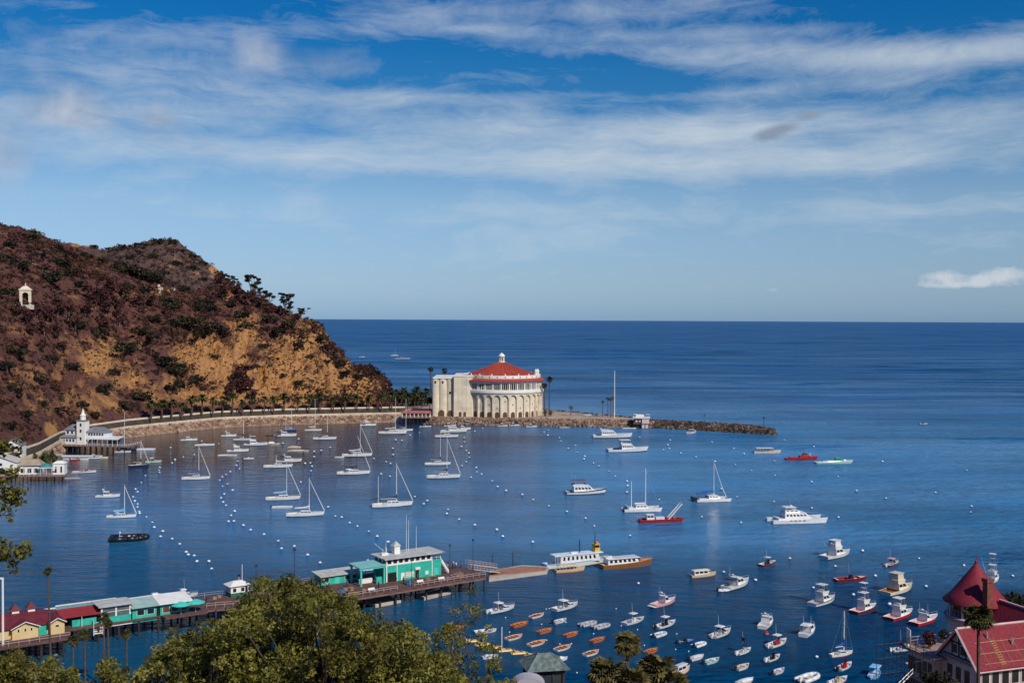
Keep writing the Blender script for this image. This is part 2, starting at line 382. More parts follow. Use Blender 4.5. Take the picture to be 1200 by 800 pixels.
# ------------------------------------------------------------------ hills
def hill_mat(name, scrubs, rocks):
    m = bpy.data.materials.new(name); m.use_nodes = True
    t = m.node_tree; b = t.nodes['Principled BSDF']; L = t.links.new
    tx = t.nodes.new('ShaderNodeTexCoord'); at_ = t.nodes.new('ShaderNodeAttribute'); at_.attribute_name = 'rock'
    def noise(scale, det=6, rough=.6, sc3=(1, 1, 1)):
        mp = t.nodes.new('ShaderNodeMapping'); mp.inputs['Scale'].default_value = sc3; L(tx.outputs['Object'], mp.inputs[0])
        n = t.nodes.new('ShaderNodeTexNoise'); n.inputs['Scale'].default_value = scale; n.inputs['Detail'].default_value = det; n.inputs['Roughness'].default_value = rough
        L(mp.outputs[0], n.inputs['Vector']); return n.outputs['Fac']
    def ramp(f, cols, lo=.28, hi=.72):
        r = t.nodes.new('ShaderNodeValToRGB'); e = r.color_ramp.elements
        while len(e) < len(cols): e.new(.5)
        for k, c in enumerate(cols): e[k].position = lo + (hi - lo) * k / (len(cols) - 1); e[k].color = (*c, 1)
        L(f, r.inputs[0]); return r.outputs[0]
    A = ramp(noise(.085, 10, .72), scrubs); B = ramp(noise(.16, 12, .80, (1, 1, .24)), rocks, .34, .68)
    n1 = noise(.06, 8, .68)
    f = t.nodes.new('ShaderNodeMath'); f.operation = 'MULTIPLY_ADD'; f.inputs[1].default_value = 5.0; f.inputs[2].default_value = -2.5; L(n1, f.inputs[0])
    g = t.nodes.new('ShaderNodeMath'); g.operation = 'MULTIPLY_ADD'; g.inputs[1].default_value = 1.9; L(at_.outputs['Fac'], g.inputs[0]); L(f.outputs[0], g.inputs[2])
    h = t.nodes.new('ShaderNodeMath'); h.operation = 'SUBTRACT'; h.inputs[1].default_value = .45; h.use_clamp = True; L(g.outputs[0], h.inputs[0])
    mx = t.nodes.new('ShaderNodeMix'); mx.data_type = 'RGBA'; L(h.outputs[0], mx.inputs[0]); L(A, mx.inputs[6]); L(B, mx.inputs[7])
    L(mx.outputs[2], b.inputs['Base Color']); b.inputs['Roughness'].default_value = .9; b.inputs['Specular IOR Level'].default_value = .15
    bp = t.nodes.new('ShaderNodeBump'); bp.inputs['Strength'].default_value = 1.0; bp.inputs['Distance'].default_value = 4.5
    L(noise(.2, 10, .76, (1, 1, .32)), bp.inputs['Height']); L(bp.outputs[0], b.inputs['Normal'])
    return m

SHORE_Y = [(-260, 640), (-100, 578), (0, 562), (20, 557), (45, 547), (70, 531), (100, 521.5), (150, 513), (180, 509.5), (255, 501.5), (330, 498), (430, 495.5), (480, 494.5), (520, 495)]
def shore_D(px): return 70 * F / (interp(px, SHORE_Y) - hor(px))
CREST_Y = [(-260, 225), (-60, 248), (0, 261), (15, 264), (30, 268), (60, 281), (100, 297), (140, 311), (185, 329), (225, 340), (250, 334), (272, 337), (300, 347), (325, 360), (345, 367),
           (360, 373), (377, 381), (390, 400), (402, 415), (415, 426), (435, 432), (450, 442), (456, 452), (463, 470), (472, 484)]
CREST_D = [(-260, 950), (0, 880), (100, 905), (190, 935), (230, 960), (272, 935), (322, 905), (360, 885), (402, 862), (430, 850), (455, 838), (472, 822)]
ROCK = [(250, 462, 70, 14, .95), (340, 462, 70, 16, .95), (420, 462, 34, 12, .9), (190, 468, 30, 10, .6), (345, 420, 60, 34, .9), (265, 430, 50, 34, .9), (100, 470, 60, 30, .5), (40, 445, 50, 40, .38), (30, 385, 30, 12, .3), (115, 420, 42, 24, .9), (150, 445, 30, 20, .6), (235, 415, 42, 30, 1.0), (285, 395, 26, 30, .9), (320, 440, 44, 32, 1.0), (365, 405, 28, 34, .95), (395, 440, 40, 24, 1.0), (300, 455, 60, 18, .9),
        (430, 452, 24, 16, 1.0), (212, 450, 30, 18, .7), (60, 503, 9, 12, 1.1), (30, 470, 40, 18, .35), (268, 346, 8, 8, .9), (200, 338, 26, 5, .5), (120, 345, 60, 5, .5), (150, 400, 24, 18, .5), (70, 440, 40, 14, .4)]
def terrain(name, pxs, ts, foot, crest, exp_, amp, mat, rock=None, back=14):
    PX, T = np.meshgrid(pxs, np.concatenate([ts, 1 + np.linspace(.06, 1, back)]), indexing='ij')
    (fD, fz), (cD, cz) = foot(pxs), crest(pxs)
    fD, fz, cD, cz = (a[:, None] for a in (fD, fz, cD, cz))
    Tc = np.clip(T, 0, 1); Tb = np.clip(T - 1, 0, 1)
    D = fD + (cD - fD) * Tc + Tb * 170
    az = (PX - 600) / F
    X = D * az; e = exp_(PX)
    Z = fz + (cz - fz) * Tc ** e
    env = np.clip(Tc * 9, 0, 1) * (1 - .72 * Tc ** 4)
    big = fbm(X / 90, D / 90, 4) * amp * env
    gul = -np.abs(fbm(X / 34 + .3 * vnoise(X / 20, D / 20), D / 130, 4)) * amp * 1.5 * env
    sm = fbm(X / 9, D / 9, 4, .6) * amp * .22 * np.clip(Tc * 12, 0, 1)
    Z = Z + big + gul + sm + amp * .35 * env - Tb ** 1.2 * (cz + 8)
    ROCKV = np.zeros_like(Z)
    if rock:
        Y = 374 + (PX - 600) * .0049 + (70 - Z) * F / D
        for cx, cy, rx, ry, a in rock: ROCKV = np.maximum(ROCKV, a * np.exp(-((PX - cx) / rx) ** 2 - ((Y - cy) / ry) ** 2))
        crag = ROCKV * np.clip(Tc * 10, 0, 1)
        rib = np.abs(fbm(X / 11 + .3 * vnoise(X / 9, Z / 12), Z / 70 + 3, 4, .6))
        D = D + crag * rib * 13; X = D * az
        D = D - crag * (np.abs(fbm(X / 12, Z / 26, 4, .6)) * 7)
        Z = Z - crag * np.abs(fbm(X / 7, Z / 9 + 30, 4, .65)) * 4.0 * np.clip(1.2 - Tc, 0, 1)
        X = D * az
    n, k = Z.shape
    V = np.stack([X, D, Z], -1).reshape(-1, 3)
    i = np.arange(n * k).reshape(n, k)
    Fc = np.stack([i[:-1, :-1], i[1:, :-1], i[1:, 1:], i[:-1, 1:]], -1).reshape(-1, 4)
    o = struct(np_mesh(name, V, Fc, mat, smooth=False))
    at_ = o.data.attributes.new('rock', 'FLOAT', 'POINT'); at_.data.foreach_set('value', ROCKV.astype(np.float32).ravel())
    return o, dict(px=pxs, t=T[0], X=X, D=D, Z=Z, rock=ROCKV, nf=len(ts))
SCRUB = [(.030, .017, .017), (.080, .035, .031), (.175, .074, .058), (.105, .046, .040), (.25, .125, .088)]
ROCKC = [(.06, .026, .018), (.34, .145, .055), (.66, .345, .125), (.42, .19, .08), (.80, .60, .36)]
mh = hill_mat('scrub_hillside', SCRUB, ROCKC)
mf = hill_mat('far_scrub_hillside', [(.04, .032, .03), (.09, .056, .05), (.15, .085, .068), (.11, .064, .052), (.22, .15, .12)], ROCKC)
pxs = np.arange(-260, 472.5, 2.0)
H1, G1 = terrain('hill', pxs, np.linspace(0, 1, 150), lambda p: (shore_D(p) + 25, np.full(len(p), 8.6)),
    lambda p: (interp(p, CREST_D), 70 - (interp(p, CREST_Y) - hor(p)) * interp(p, CREST_D) / F),
    lambda p: interp(p, [(-260, .95), (60, .9), (180, .72), (300, .62), (460, .7)]), 7.0, mh, ROCK)
FAR_Y = [(20, 300), (60, 283), (82, 283), (107, 288), (125, 291), (140, 288), (160, 286), (187, 282), (205, 283.5), (217, 291), (227, 298), (240, 308), (250, 313), (265, 327), (290, 345), (330, 372)]
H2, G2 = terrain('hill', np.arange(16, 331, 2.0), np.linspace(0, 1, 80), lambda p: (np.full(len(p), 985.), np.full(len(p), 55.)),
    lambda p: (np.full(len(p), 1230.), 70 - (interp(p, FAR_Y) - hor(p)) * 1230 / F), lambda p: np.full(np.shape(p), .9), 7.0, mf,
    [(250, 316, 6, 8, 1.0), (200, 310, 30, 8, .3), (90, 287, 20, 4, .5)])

def hill_at(px, py, G=G1):
    """where the hillside shows at a pixel of the photograph"""
    i = int(np.argmin(np.abs(G['px'] - px))); k = G['nf']
    y = hor(px) + (70 - G['Z'][i, :k]) * F / G['D'][i, :k]
    j = int(np.argmax(y <= py)) if (y <= py).any() else k - 1
    return Vector((G['X'][i, j], G['D'][i, j], G['Z'][i, j]))

# ------------------------------------------------------------------ the seafront: rocks, promenade, bank, road
sp = np.arange(-260, 476, 3.0)
def ribbon(name, steps, mat, pxr=sp, wob=0.0):
    rows = []
    for off, z in steps:
        D = shore_D(pxr) + off + wob * fbm(pxr / 3.0, np.full(len(pxr), off), 3); rows.append(np.stack([D * (pxr - 600) / F, D, np.full(len(pxr), z)], -1))
    V = np.stack(rows, 1); n, k = V.shape[:2]; i = np.arange(n * k).reshape(n, k)
    return np_mesh(name, V.reshape(-1, 3), np.stack([i[:-1, :-1], i[1:, :-1], i[1:, 1:], i[:-1, 1:]], -1).reshape(-1, 4), mat)
m_bank = pm('bank_soil', (.045, .034, .020), .9, .5, .4)
m_pave = pm('pale_paving', (.52, .43, .32), .8, .14, .3)
m_asph = pm('road_surface', (.40, .33, .26), .85, .14, .3)
m_conc = pm('concrete', (.46, .42, .36), .8, .15, .5)
struct(ribbon('shore', [(-3, -1.2), (9, 4.4)], pm('shore_sand', (.26, .17, .11), .9, .35, .5)))
struct(ribbon('path', [(8.9, 4.5), (8.9, 4.65), (13.8, 4.65), (13.8, 4.4)], m_pave))
tag(ribbon('sea_wall', [(8.3, 3.6), (8.3, 6.1), (8.88, 6.1), (8.88, 4.6)], pm('tan_sea_wall', (.46, .36, .26), .85, .2, .25)), 'long low tan sea wall above the rocks beside the seafront path', 'wall')
struct(ribbon('terrain', [(13.7, 4.4), (15, 5.2), (19.6, 8.3)], m_bank))
struct(ribbon('road', [(19.5, 8.2), (19.5, 8.62), (27, 8.62)], m_asph))
sw = tag(ribbon('seafront_wall', [(19.2, 8.1), (19.2, 9.2), (19.55, 9.2), (19.55, 8.62)], m_pave), 'long pale parapet wall edging the road at the foot of the hill', 'wall')

def boulders(name, pts, sizes, mat, label_kind=True):
    base = []
    for k in range(6):
        import bmesh
        bm = bmesh.new(); bmesh.ops.create_icosphere(bm, subdivisions=1, radius=.5)
        v = np.array([x.co[:] for x in bm.verts]); f = np.array([[x.index for x in q.verts] for q in bm.faces]); bm.free()
        v = v * (1 + .28 * rng.normal(size=(len(v), 1))) * rng.uniform(.75, 1.25, 3); base.append((v, f))
    V, Fc, o = [], [], 0
    for p, s in zip(pts, sizes):
        v, f = base[rng.integers(6)]; a = rng.uniform(0, 6.3); c, s_ = math.cos(a), math.sin(a)
        q = v * s; q = np.stack([q[:, 0] * c - q[:, 1] * s_, q[:, 0] * s_ + q[:, 1] * c, q[:, 2]], 1)
        V.append(q + p); Fc.append(f + o); o += len(v)
    return stuff(np_mesh(name, np.concatenate(V), np.concatenate(Fc), mat))
m_rip = leafmat('tan_boulder', [(.06, .035, .025), (.20, .12, .08), (.33, .22, .15), (.46, .33, .23)], .3, .9)
pts, szs = [], []
for _ in range(3400):
    px = rng.uniform(62, 476); u = rng.uniform(0, 1) ** .9
    D = shore_D(px) + u * 9.0
    pts.append((D * (px - 600) / F, D, -.1 + u * 4.6)); szs.append(rng.uniform(.9, 1.9))
boulders('riprap_rubble', pts, szs, m_rip)

# ------------------------------------------------------------------ the point under the casino, and the breakwater
PT_F = [(440, 772), (470, 757), (520, 748), (600, 743), (660, 739), (745, 732), (768, 728)]     # px, depth of the front edge of the plaza
PT_B = [(440, 900), (500, 890), (560, 862), (610, 838), (650, 806), (700, 776), (745, 748), (768, 741)]
pp = np.arange(440, 769, 4.0)
def strip(name, rows, mat, pxr):
    V = np.stack([np.stack([D * (pxr - 600) / F, D, np.broadcast_to(np.asarray(z, float), pxr.shape)], -1) for D, z in rows], 1)
    n, k = V.shape[:2]; i = np.arange(n * k).reshape(n, k)
    return np_mesh(name, V.reshape(-1, 3), np.stack([i[:-1, :-1], i[1:, :-1], i[1:, 1:], i[:-1, 1:]], -1).reshape(-1, 4), mat)
fD, bD = interp(pp, PT_F), interp(pp, PT_B)
m_plaza = pm('plaza_paving', (.34, .25, .19), .85, .25, .12)
struct(strip('ground', [(fD - 8, -1.5), (fD, 4.3), (bD, 4.3), (bD + 6, -1.5)], m_plaza, pp))
pts, szs = [], []
for _ in range(2300):
    px = rng.uniform(500, 764); u = rng.uniform(0, 1)
    D = interp(px, PT_F) - 9 + 9 * u; pts.append((D * (px - 600) / F, D, -.2 + 4.5 * u)); szs.append(rng.uniform(.8, 1.7))
for _ in range(700):
    px = rng.uniform(620, 764); u = rng.uniform(0, 1)
    D = interp(px, PT_B) + 3 - 4 * u; pts.append((D * (px - 600) / F, D, 2.2 + 2.3 * u)); szs.append(rng.uniform(.8, 1.6))
boulders('plaza_rubble', pts, szs, leafmat('tan_plaza_boulder', [(.05, .030, .022), (.17, .11, .075), (.28, .19, .135), (.38, .28, .21)], .3, .9))
m_bw = leafmat('dark_boulder', [(.015, .011, .010), (.05, .036, .03), (.11, .08, .06), (.24, .18, .14)], .35, .9)
BW = [(752, 735), (800, 722), (840, 710), (875, 700), (900, 694), (908, 691)]
pts, szs = [], []
for _ in range(3600):
    px = rng.uniform(756, 908); d = rng.uniform(-1, 1); D0 = interp(px, BW)
    top = 4.6 if px < 880 else 4.6 - 1.8 * (px - 880) / 28
    hh = top * (1 - abs(d) ** 1.5); pts.append((D0 * (px - 600) / F, D0 + d * 9, hh - .4)); szs.append(rng.uniform(1.0, 2.3))
boulders('breakwater_rubble', pts, szs, m_bw)
bp_ = np.arange(754, 909, 3.0); b0 = interp(bp_, BW)
struct(strip('breakwater_terrain', [(b0 - 8.5, -1.0), (b0 - 3, 3.1), (b0 + 3, 3.1), (b0 + 8.5, -1.0)], m_bank, bp_))

# ------------------------------------------------------------------ the near shore and the slope below the camera
def near_z(x, y):
    sd_ = interp(x, [(-400, 236), (-125, 233), (-104, 230), (-93, 224), (-84, 214), (-70, 203), (40, 200), (50, 196), (58, 172), (120, 180), (400, 190)])
    s = sd_ - y
    z = np.where(s < 0, s * .12, np.minimum(s * .07, 1.6) + np.clip(s - 22, 0, None) * .40)
    cap = np.clip(64 - .30 * np.clip(y, 0, None), 0, 66)
    bl = np.clip((x - 42) / 12, 0, 1) * np.clip((166 - y) / 14, 0, 1) * np.clip((y - 100) / 10, 0, 1)
    z = np.minimum(z, cap)
    return np.where(bl > 0, z * (1 - bl) + bl * np.minimum(np.maximum(z, 14.5), 15.5), z)
gx = np.arange(-300, 301, 4.0); gy = np.arange(-60, 250, 3.0)
GX, GY = np.meshgrid(gx, gy, indexing='ij')
GZ = near_z(GX, GY) + fbm(GX / 14, GY / 14, 3) * .35 * np.clip((235 - GY) / 60, 0, 1)
i = np.arange(GX.size).reshape(GX.shape)
near = struct(np_mesh('ground', np.stack([GX, GY, GZ], -1).reshape(-1, 3), np.stack([i[:-1, :-1], i[1:, :-1], i[1:, 1:], i[:-1, 1:]], -1).reshape(-1, 4),
    pm('beach_and_slope_soil', (.17, .10, .06), .9, .35, .15)))
def ground_z(x, y): return float(near_z(np.array([x]), np.array([y]))[0])
# ------------------------------------------------------------------ hillside vegetation
m_scrub = leafmat('dry_scrub_leaf', [(.012, .008, .010), (.028, .015, .014), (.060, .026, .021), (.10, .044, .030), (.048, .038, .020), (.14, .075, .046)], .035, .9)
m_bush = leafmat('dark_bush_leaf', [(.007, .006, .006), (.015, .014, .010), (.030, .029, .016), (.052, .046, .024), (.080, .062, .035)], .5, .85)
m_maroon = leafmat('maroon_leaf', [(.012, .007, .009), (.036, .015, .015), (.080, .030, .028), (.13, .050, .042), (.075, .045, .042)], .5, .85)
m_palm = leafmat('palm_frond', [(.012, .015, .007), (.030, .036, .012), (.065, .070, .020), (.12, .11, .038)], .8, .7)
m_trunk = pm('tree_bark', (.16, .11, .08), .9, .4, 1.2)
m_palmtrunk = pm('palm_bark', (.085, .055, .04), .9, .35, 2.0)

def scrub(G, n, name, maxrock, mat, rmin=.7, rmax=1.9, minrock=-1):
    P, S = [], []
    nx, k = G['Z'].shape; nf = G['nf']
    for _ in range(n):
        i = rng.integers(nx); j = rng.integers(2, nf)
        if G['rock'][i, j] * rng.uniform(.6, 1.5) > maxrock: continue
        if G['rock'][i, j] < minrock: continue
        den = fbm(G['X'][i, j] / 30, G['D'][i, j] / 30, 3)
        if den < rng.uniform(-1.2, .25): continue
        c = (G['X'][i, j] + rng.uniform(-1.2, 1.2), G['D'][i, j] + rng.uniform(-1, 1), G['Z'][i, j])
        r = rng.uniform(rmin, rmax) * (1.5 if den > .5 else 1)
        k2 = int(10 + r * 8); p = cloud(k2, (c[0], c[1], c[2] + r * .35), (r, r, r * .62)); P.append(p); S.append(np.full(k2, .36 + .30 * r))
    v, f = leaf_quads(np.concatenate(P), np.concatenate(S), .5, 1.3)
    return stuff(np_mesh(name, v, f, mat))
scrub(G1, 19000, 'hillside_undergrowth', .50, m_scrub, .6, 2.0)
scrub(G1, 13000, 'cliff_undergrowth', 9, m_scrub, .3, .85, .42)
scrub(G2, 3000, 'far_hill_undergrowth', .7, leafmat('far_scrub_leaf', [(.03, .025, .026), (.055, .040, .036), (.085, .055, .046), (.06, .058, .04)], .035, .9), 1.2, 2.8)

def hill_tree(kind, mat, h, shape, seed, n=420, trunk=True):
    """unit-ish trees: trunk with limbs and an uneven crown of leaf clumps"""
    rg = np.random.default_rng(seed)
    t = thing(kind, '-', 'tree')
    tm = MB()
    if shape == 'round':                      # low broad bush-tree
        cs = [(*(rg.normal(size=2) * .42), rg.uniform(.30, .72)) for _ in range(9)]; rr = .36
    elif shape == 'tall':
        cs = [(*(rg.normal(size=2) * .28), rg.uniform(.55, 1.75)) for _ in range(12)]; rr = .32
    else:                                     # umbrella: flat tiers on bare limbs
        cs = [(*(rg.normal(size=2) * .50), rg.uniform(.95, 2.1)) for _ in range(11)]; rr = .25
    P, S = [], []
    for c in cs:
        q = max(12, n // len(cs)); fl = .42 if shape == 'umbrella' else .8
        r_ = rr * rg.uniform(.7, 1.25); P.append(cloud(q, c, (r_, r_, r_ * fl), rg)); S.append(np.full(q, .17))
        if trunk: tm.tube((c[0] * .25, c[1] * .25, c[2] * .45), c, .035, .012, 5)
    tm.tube((0, 0, -.3), (0, 0, 1.0 if shape != 'round' else .4), .07, .04, 6)
    v, f = leaf_quads(np.concatenate(P), np.concatenate(S), .4, 1.4, rg)
    np_mesh('crown', v, f, mat, t)
    tm.build('trunk', m_trunk, t)
    return t
def place_trees(srcs, spots, labels, group, G=G1, sink=.25, big=1.12):
    for k, (px, py, rpx) in enumerate(spots):
        p = hill_at(px, py, G); s = rpx * p.y / F * (big if G is G1 else 1.15)
        src = srcs[k % len(srcs)]
        first = src.get('used') is None
        o = src if first else copy_thing(src, (0, 0, 0))
        src['used'] = 1
        if 'used' in o and not first: del o['used']
        o.location = (p.x, p.y, p.z - sink); o.rotation_euler = (0, 0, rng.uniform(0, 6.28))
        sq = rng.uniform(.85, 1.15); o.scale = (s, s, s * sq)
        o['label'] = labels[k] if isinstance(labels, list) else labels
        if group: o['group'] = group
    for s in srcs:
        if 'used' in s: del s['used']
shrubs = [hill_tree('hillside_shrub', m_bush, 1, 'round', 100 + k) for k in range(4)]
for s in shrubs: s['category'] = 'shrub'
SH = [(27, 317, 11), (36, 283, 8), (4, 307, 9), (75, 313, 11), (60, 334, 13), (82, 325, 8), (140, 320, 11), (152, 323, 12), (164, 327, 12), (176, 330, 10), (186, 331, 9), (216, 337, 7), (197, 356, 9), (203, 364, 10),
      (236, 363, 10), (246, 365, 9), (208, 383, 11), (221, 385, 12), (250, 394, 13), (262, 392, 10), (150, 415, 12), (190, 430, 13), (203, 436, 12), (377, 400, 7), (350, 408, 7), (327, 395, 9), (398, 432, 10), (405, 441, 9),
      (420, 444, 6), (440, 439, 5), (208, 458, 12), (204, 446, 9), (120, 465, 10), (68, 486, 10), (18, 464, 10), (44, 450, 8), (134, 442, 8), (166, 470, 9), (96, 480, 9), (146, 478, 9), (230, 452, 8), (252, 420, 5), (300, 432, 5), (332, 442, 4),
      (350, 452, 5), (310, 408, 6), (290, 385, 8), (282, 372, 9), (315, 378, 9), (338, 385, 8), (232, 392, 7), (180, 378, 9), (166, 392, 10), (178, 402, 9), (112, 395, 10), (92, 388, 9), (20, 420, 11), (8, 440, 10), (60, 428, 9), (84, 440, 8),
      (10, 350, 9), (46, 302, 7), (100, 303, 6), (118, 309, 7), (14, 290, 7), (50, 320, 6), (66, 292, 5), (92, 338, 8), (150, 340, 8), (170, 345, 8), (362, 420, 4), (384, 425, 5), (30, 490, 9), (10, 505, 8), (48, 476, 8), (84, 500, 7), (110, 492, 7)]
place_trees(shrubs, SH, 'dark rounded evergreen shrub growing on the dry red hillside', 'dark shrubs dotted over the hillside')
far_sh = [(128, 290, 4), (147, 291, 5), (160, 289, 4), (172, 290, 5), (188, 286, 6), (200, 287, 5), (214, 296, 5), (228, 304, 5), (238, 312, 5), (150, 305, 5), (180, 305, 6), (208, 312, 6), (225, 320, 6), (195, 325, 5), (165, 300, 4), (238, 330, 5), (110, 291, 4)]
place_trees([hill_tree('hillside_shrub', m_bush, 1, 'round', 140)], far_sh, 'dark shrub on the farther hill behind the headland', 'shrubs on the far hill', G2)
maro = [hill_tree('hillside_tree', m_maroon, 1, 'tall', 200 + k) for k in range(4)]
MA = [(20, 372, 7), (32, 380, 8), (44, 372, 8), (56, 378, 9), (68, 370, 9), (80, 378, 9), (36, 396, 8), (52, 398, 8), (66, 400, 8), (88, 392, 8), (100, 372, 9), (112, 362, 10), (124, 372, 10), (136, 366, 9), (122, 388, 9), (108, 352, 9), (130, 350, 9),
      (146, 356, 8), (160, 360, 8), (178, 362, 7), (28, 412, 7), (48, 416, 7), (72, 414, 7), (140, 384, 8), (256, 336, 7), (266, 340, 7), (276, 350, 8), (286, 354, 8), (296, 358, 8), (306, 362, 7), (262, 352, 7), (274, 362, 7), (316, 368, 6), (330, 372, 6),
      (290, 372, 6), (196, 374, 6), (282, 462, 9), (272, 466, 8), (292, 460, 9), (285, 450, 9), (278, 448, 8), (297, 470, 7), (268, 472, 6), (350, 376, 5), (342, 384, 5)]
place_trees(maro, MA, 'maroon leaved tree with thin pale trunk in the grove on the hillside', 'maroon trees on the hillside', big=1.25)
line_ = [(72, 346, 3.6), (82, 346, 3.4), (91, 346, 4), (101, 345, 4), (176, 345, 3), (183, 344, 3)]
place_trees([hill_tree('hillside_tree', m_bush, 1, 'umbrella', 260)], line_, ['small bare trunked tree at the tower end of the terrace row on the hill', 'second small tree from the tower end of the terrace row',
   'third small tree from the tower end of the terrace row', 'fourth small tree from the tower end of the terrace row', 'small tree on the terrace just before the pale retaining wall', 'small tree on the terrace touching the pale retaining wall'], 'trees in a row on the hill terrace')
euc = [hill_tree('eucalyptus_tree', m_bush, 1, 'umbrella', 300 + k, 520) for k in range(3)]
EU = [(262, 333, 6), (272, 338, 6.5), (296, 350, 10.5), (306, 356, 9), (315, 361, 8), (335, 366, 10), (341, 372, 8), (352, 374, 6.5)]
place_trees(euc, EU, ['slender eucalyptus highest on the headland ridge against the sky', 'eucalyptus just below the highest one on the headland ridge', 'tallest eucalyptus on the headland ridge with tiered open crown',
   'eucalyptus leaning against the tallest one on the ridge', 'low eucalyptus filling the gap below the tallest one on the ridge', 'isolated eucalyptus of flat tiers standing against the sky near the cliff end',
   'eucalyptus tucked under the isolated tiered one', 'lowest small eucalyptus on the ridge above the cliff edge'], 'eucalyptus trees on the headland ridge', big=1.05)

# ------------------------------------------------------------------ palms
def date_palm(name, label, h=8.0, fr=3.2, n=46, seed=1, droop=.9, mat=m_palm, tr=.32, group=None, wide=.42):
    rg = np.random.default_rng(seed); t = thing(name, label, 'palm', group=group)
    lean = rg.normal(size=2) * .03 * h
    tm = MB(); tm.path([(0, 0, -1), (lean[0] * .4, lean[1] * .4, h * .5), (lean[0], lean[1], h)], tr * 1.15, 7, 0, tr * .85); tm.build('trunk', m_palmtrunk, t)
    V, Fc = [], []
    for k in range(n):
        a = rg.uniform(0, 6.28); e = math.asin(rg.uniform(-.55, .95)); L = fr * rg.uniform(.8, 1.1)
        d = np.array([math.cos(a), math.sin(a), 0]); s_ = np.array([-math.sin(a), math.cos(a), 0]); p = np.array([lean[0], lean[1], h]); o = len(V)
        el = e; segs = 4
        for j in range(segs + 1):
            wd = wide * (.35, .9, 1.0, .75, .12)[j]
            V += [p - s_ * wd * .5, p + s_ * wd * .5]
            p = p + (d * math.cos(el) + np.array([0, 0, 1]) * math.sin(el)) * L / segs; el -= droop * (.25 + .2 * j)
        for j in range(segs): Fc.append((o + 2 * j, o + 2 * j + 1, o + 2 * j + 3, o + 2 * j + 2))
    np_mesh('crown', V, Fc, mat, t)
    return t
def fan_palm(name, label, h, r=1.6, n=44, seed=1, mat=m_palm, tr=.2, skirt=True, group=None, m_dead=None):
    """tall thin palm with a tuft of folded fans and a beard of dead ones"""
    rg = np.random.default_rng(seed); t = thing(name, label, 'palm', group=group)
    lean = rg.normal(size=2) * .018 * h
    tm = MB(); tm.path([(0, 0, -1), (lean[0] * .3, lean[1] * .3, h * .4), (lean[0] * .7, lean[1] * .7, h * .75), (lean[0], lean[1], h)], tr * 1.3, 7, 0, tr * .8); tm.build('trunk', m_palmtrunk, t)
    def fans(m, e0, e1, rr, nm, mt, zoff):
        V, Fc = [], []
        for k in range(m):
            a = rg.uniform(0, 6.28); e = math.asin(rg.uniform(math.sin(e0), math.sin(e1))); L = rr * rg.uniform(.75, 1.1)
            u = np.array([math.cos(a) * math.cos(e), math.sin(a) * math.cos(e), math.sin(e)]); s_ = np.array([-math.sin(a), math.cos(a), 0]); w_ = np.cross(s_, u)
            c = np.array([lean[0], lean[1], h + zoff]); hub = c + u * L * .45
            V += [c - s_ * .02, c + s_ * .02, hub + s_ * .02, hub - s_ * .02]; Fc.append((len(V) - 4, len(V) - 3, len(V) - 2, len(V) - 1))
            nb = 11
            for b in range(nb):                      # the blades of a fan
                th = -1.5 + 3.0 * b / (nb - 1); bl = L * .62 * (1 - .12 * abs(th)); dr = u * math.cos(th) + s_ * math.sin(th) + np.array([0, 0, -.04 - .22 * rg.uniform()])
                pe = np.cross(dr, w_); pe /= np.linalg.norm(pe) + 1e-9; tip = hub + dr * bl; mid = hub + dr * bl * .55; wd = L * .075
                V += [hub, mid + pe * wd, tip + np.array([0, 0, -.12 * L]), mid - pe * wd]; Fc.append((len(V) - 4, len(V) - 3, len(V) - 2, len(V) - 1))
        np_mesh(nm, V, Fc, mt, t)
    fans(n, R(-42), R(75), r, 'crown', mat, 0)
    if skirt: fans(n // 2, R(-85), R(-30), r * .8, 'dead_fronds', m_dead or m_dry, -.15)
    return t
m_dry = leafmat('dead_frond', [(.05, .03, .016), (.11, .07, .035), (.20, .13, .07)], .8, .9)

P0 = [date_palm('palm_tree', '-', seed=k, n=70, wide=.62) for k in range(4)]
ORD = 'first second third fourth fifth sixth seventh eighth ninth tenth eleventh twelfth thirteenth fourteenth fifteenth sixteenth seventeenth eighteenth nineteenth twentieth twenty-first twenty-second twenty-third twenty-fourth twenty-fifth twenty-sixth'.split()
PX = [177, 189.5, 201, 212.5, 224.5, 236.5, 249, 261, 272.5, 284, 295.5, 309.5, 320.5, 333, 349, 362, 375, 391, 404, 419, 432.5, 447.5, 459]
for k, px in enumerate(PX):
    off = 15.5 + (1.2 if k % 3 else -.6); D = float(shore_D(px)) + off
    o = P0[k % 4] if k < 4 else copy_thing(P0[k % 4], (0, 0, 0))
    o.location = (D * (px - 600) / F, D, 5.6 + .5 * (off - 15)); o.rotation_euler = (0, 0, rng.uniform(0, 6.28)); s = rng.uniform(1.25, 1.65); o.scale = (s, s, s * rng.uniform(.82, .98))
    o['label'] = f'{ORD[k]} palm from the yacht club end of the row along the seafront road'; o['group'] = 'palms along the seafront road'
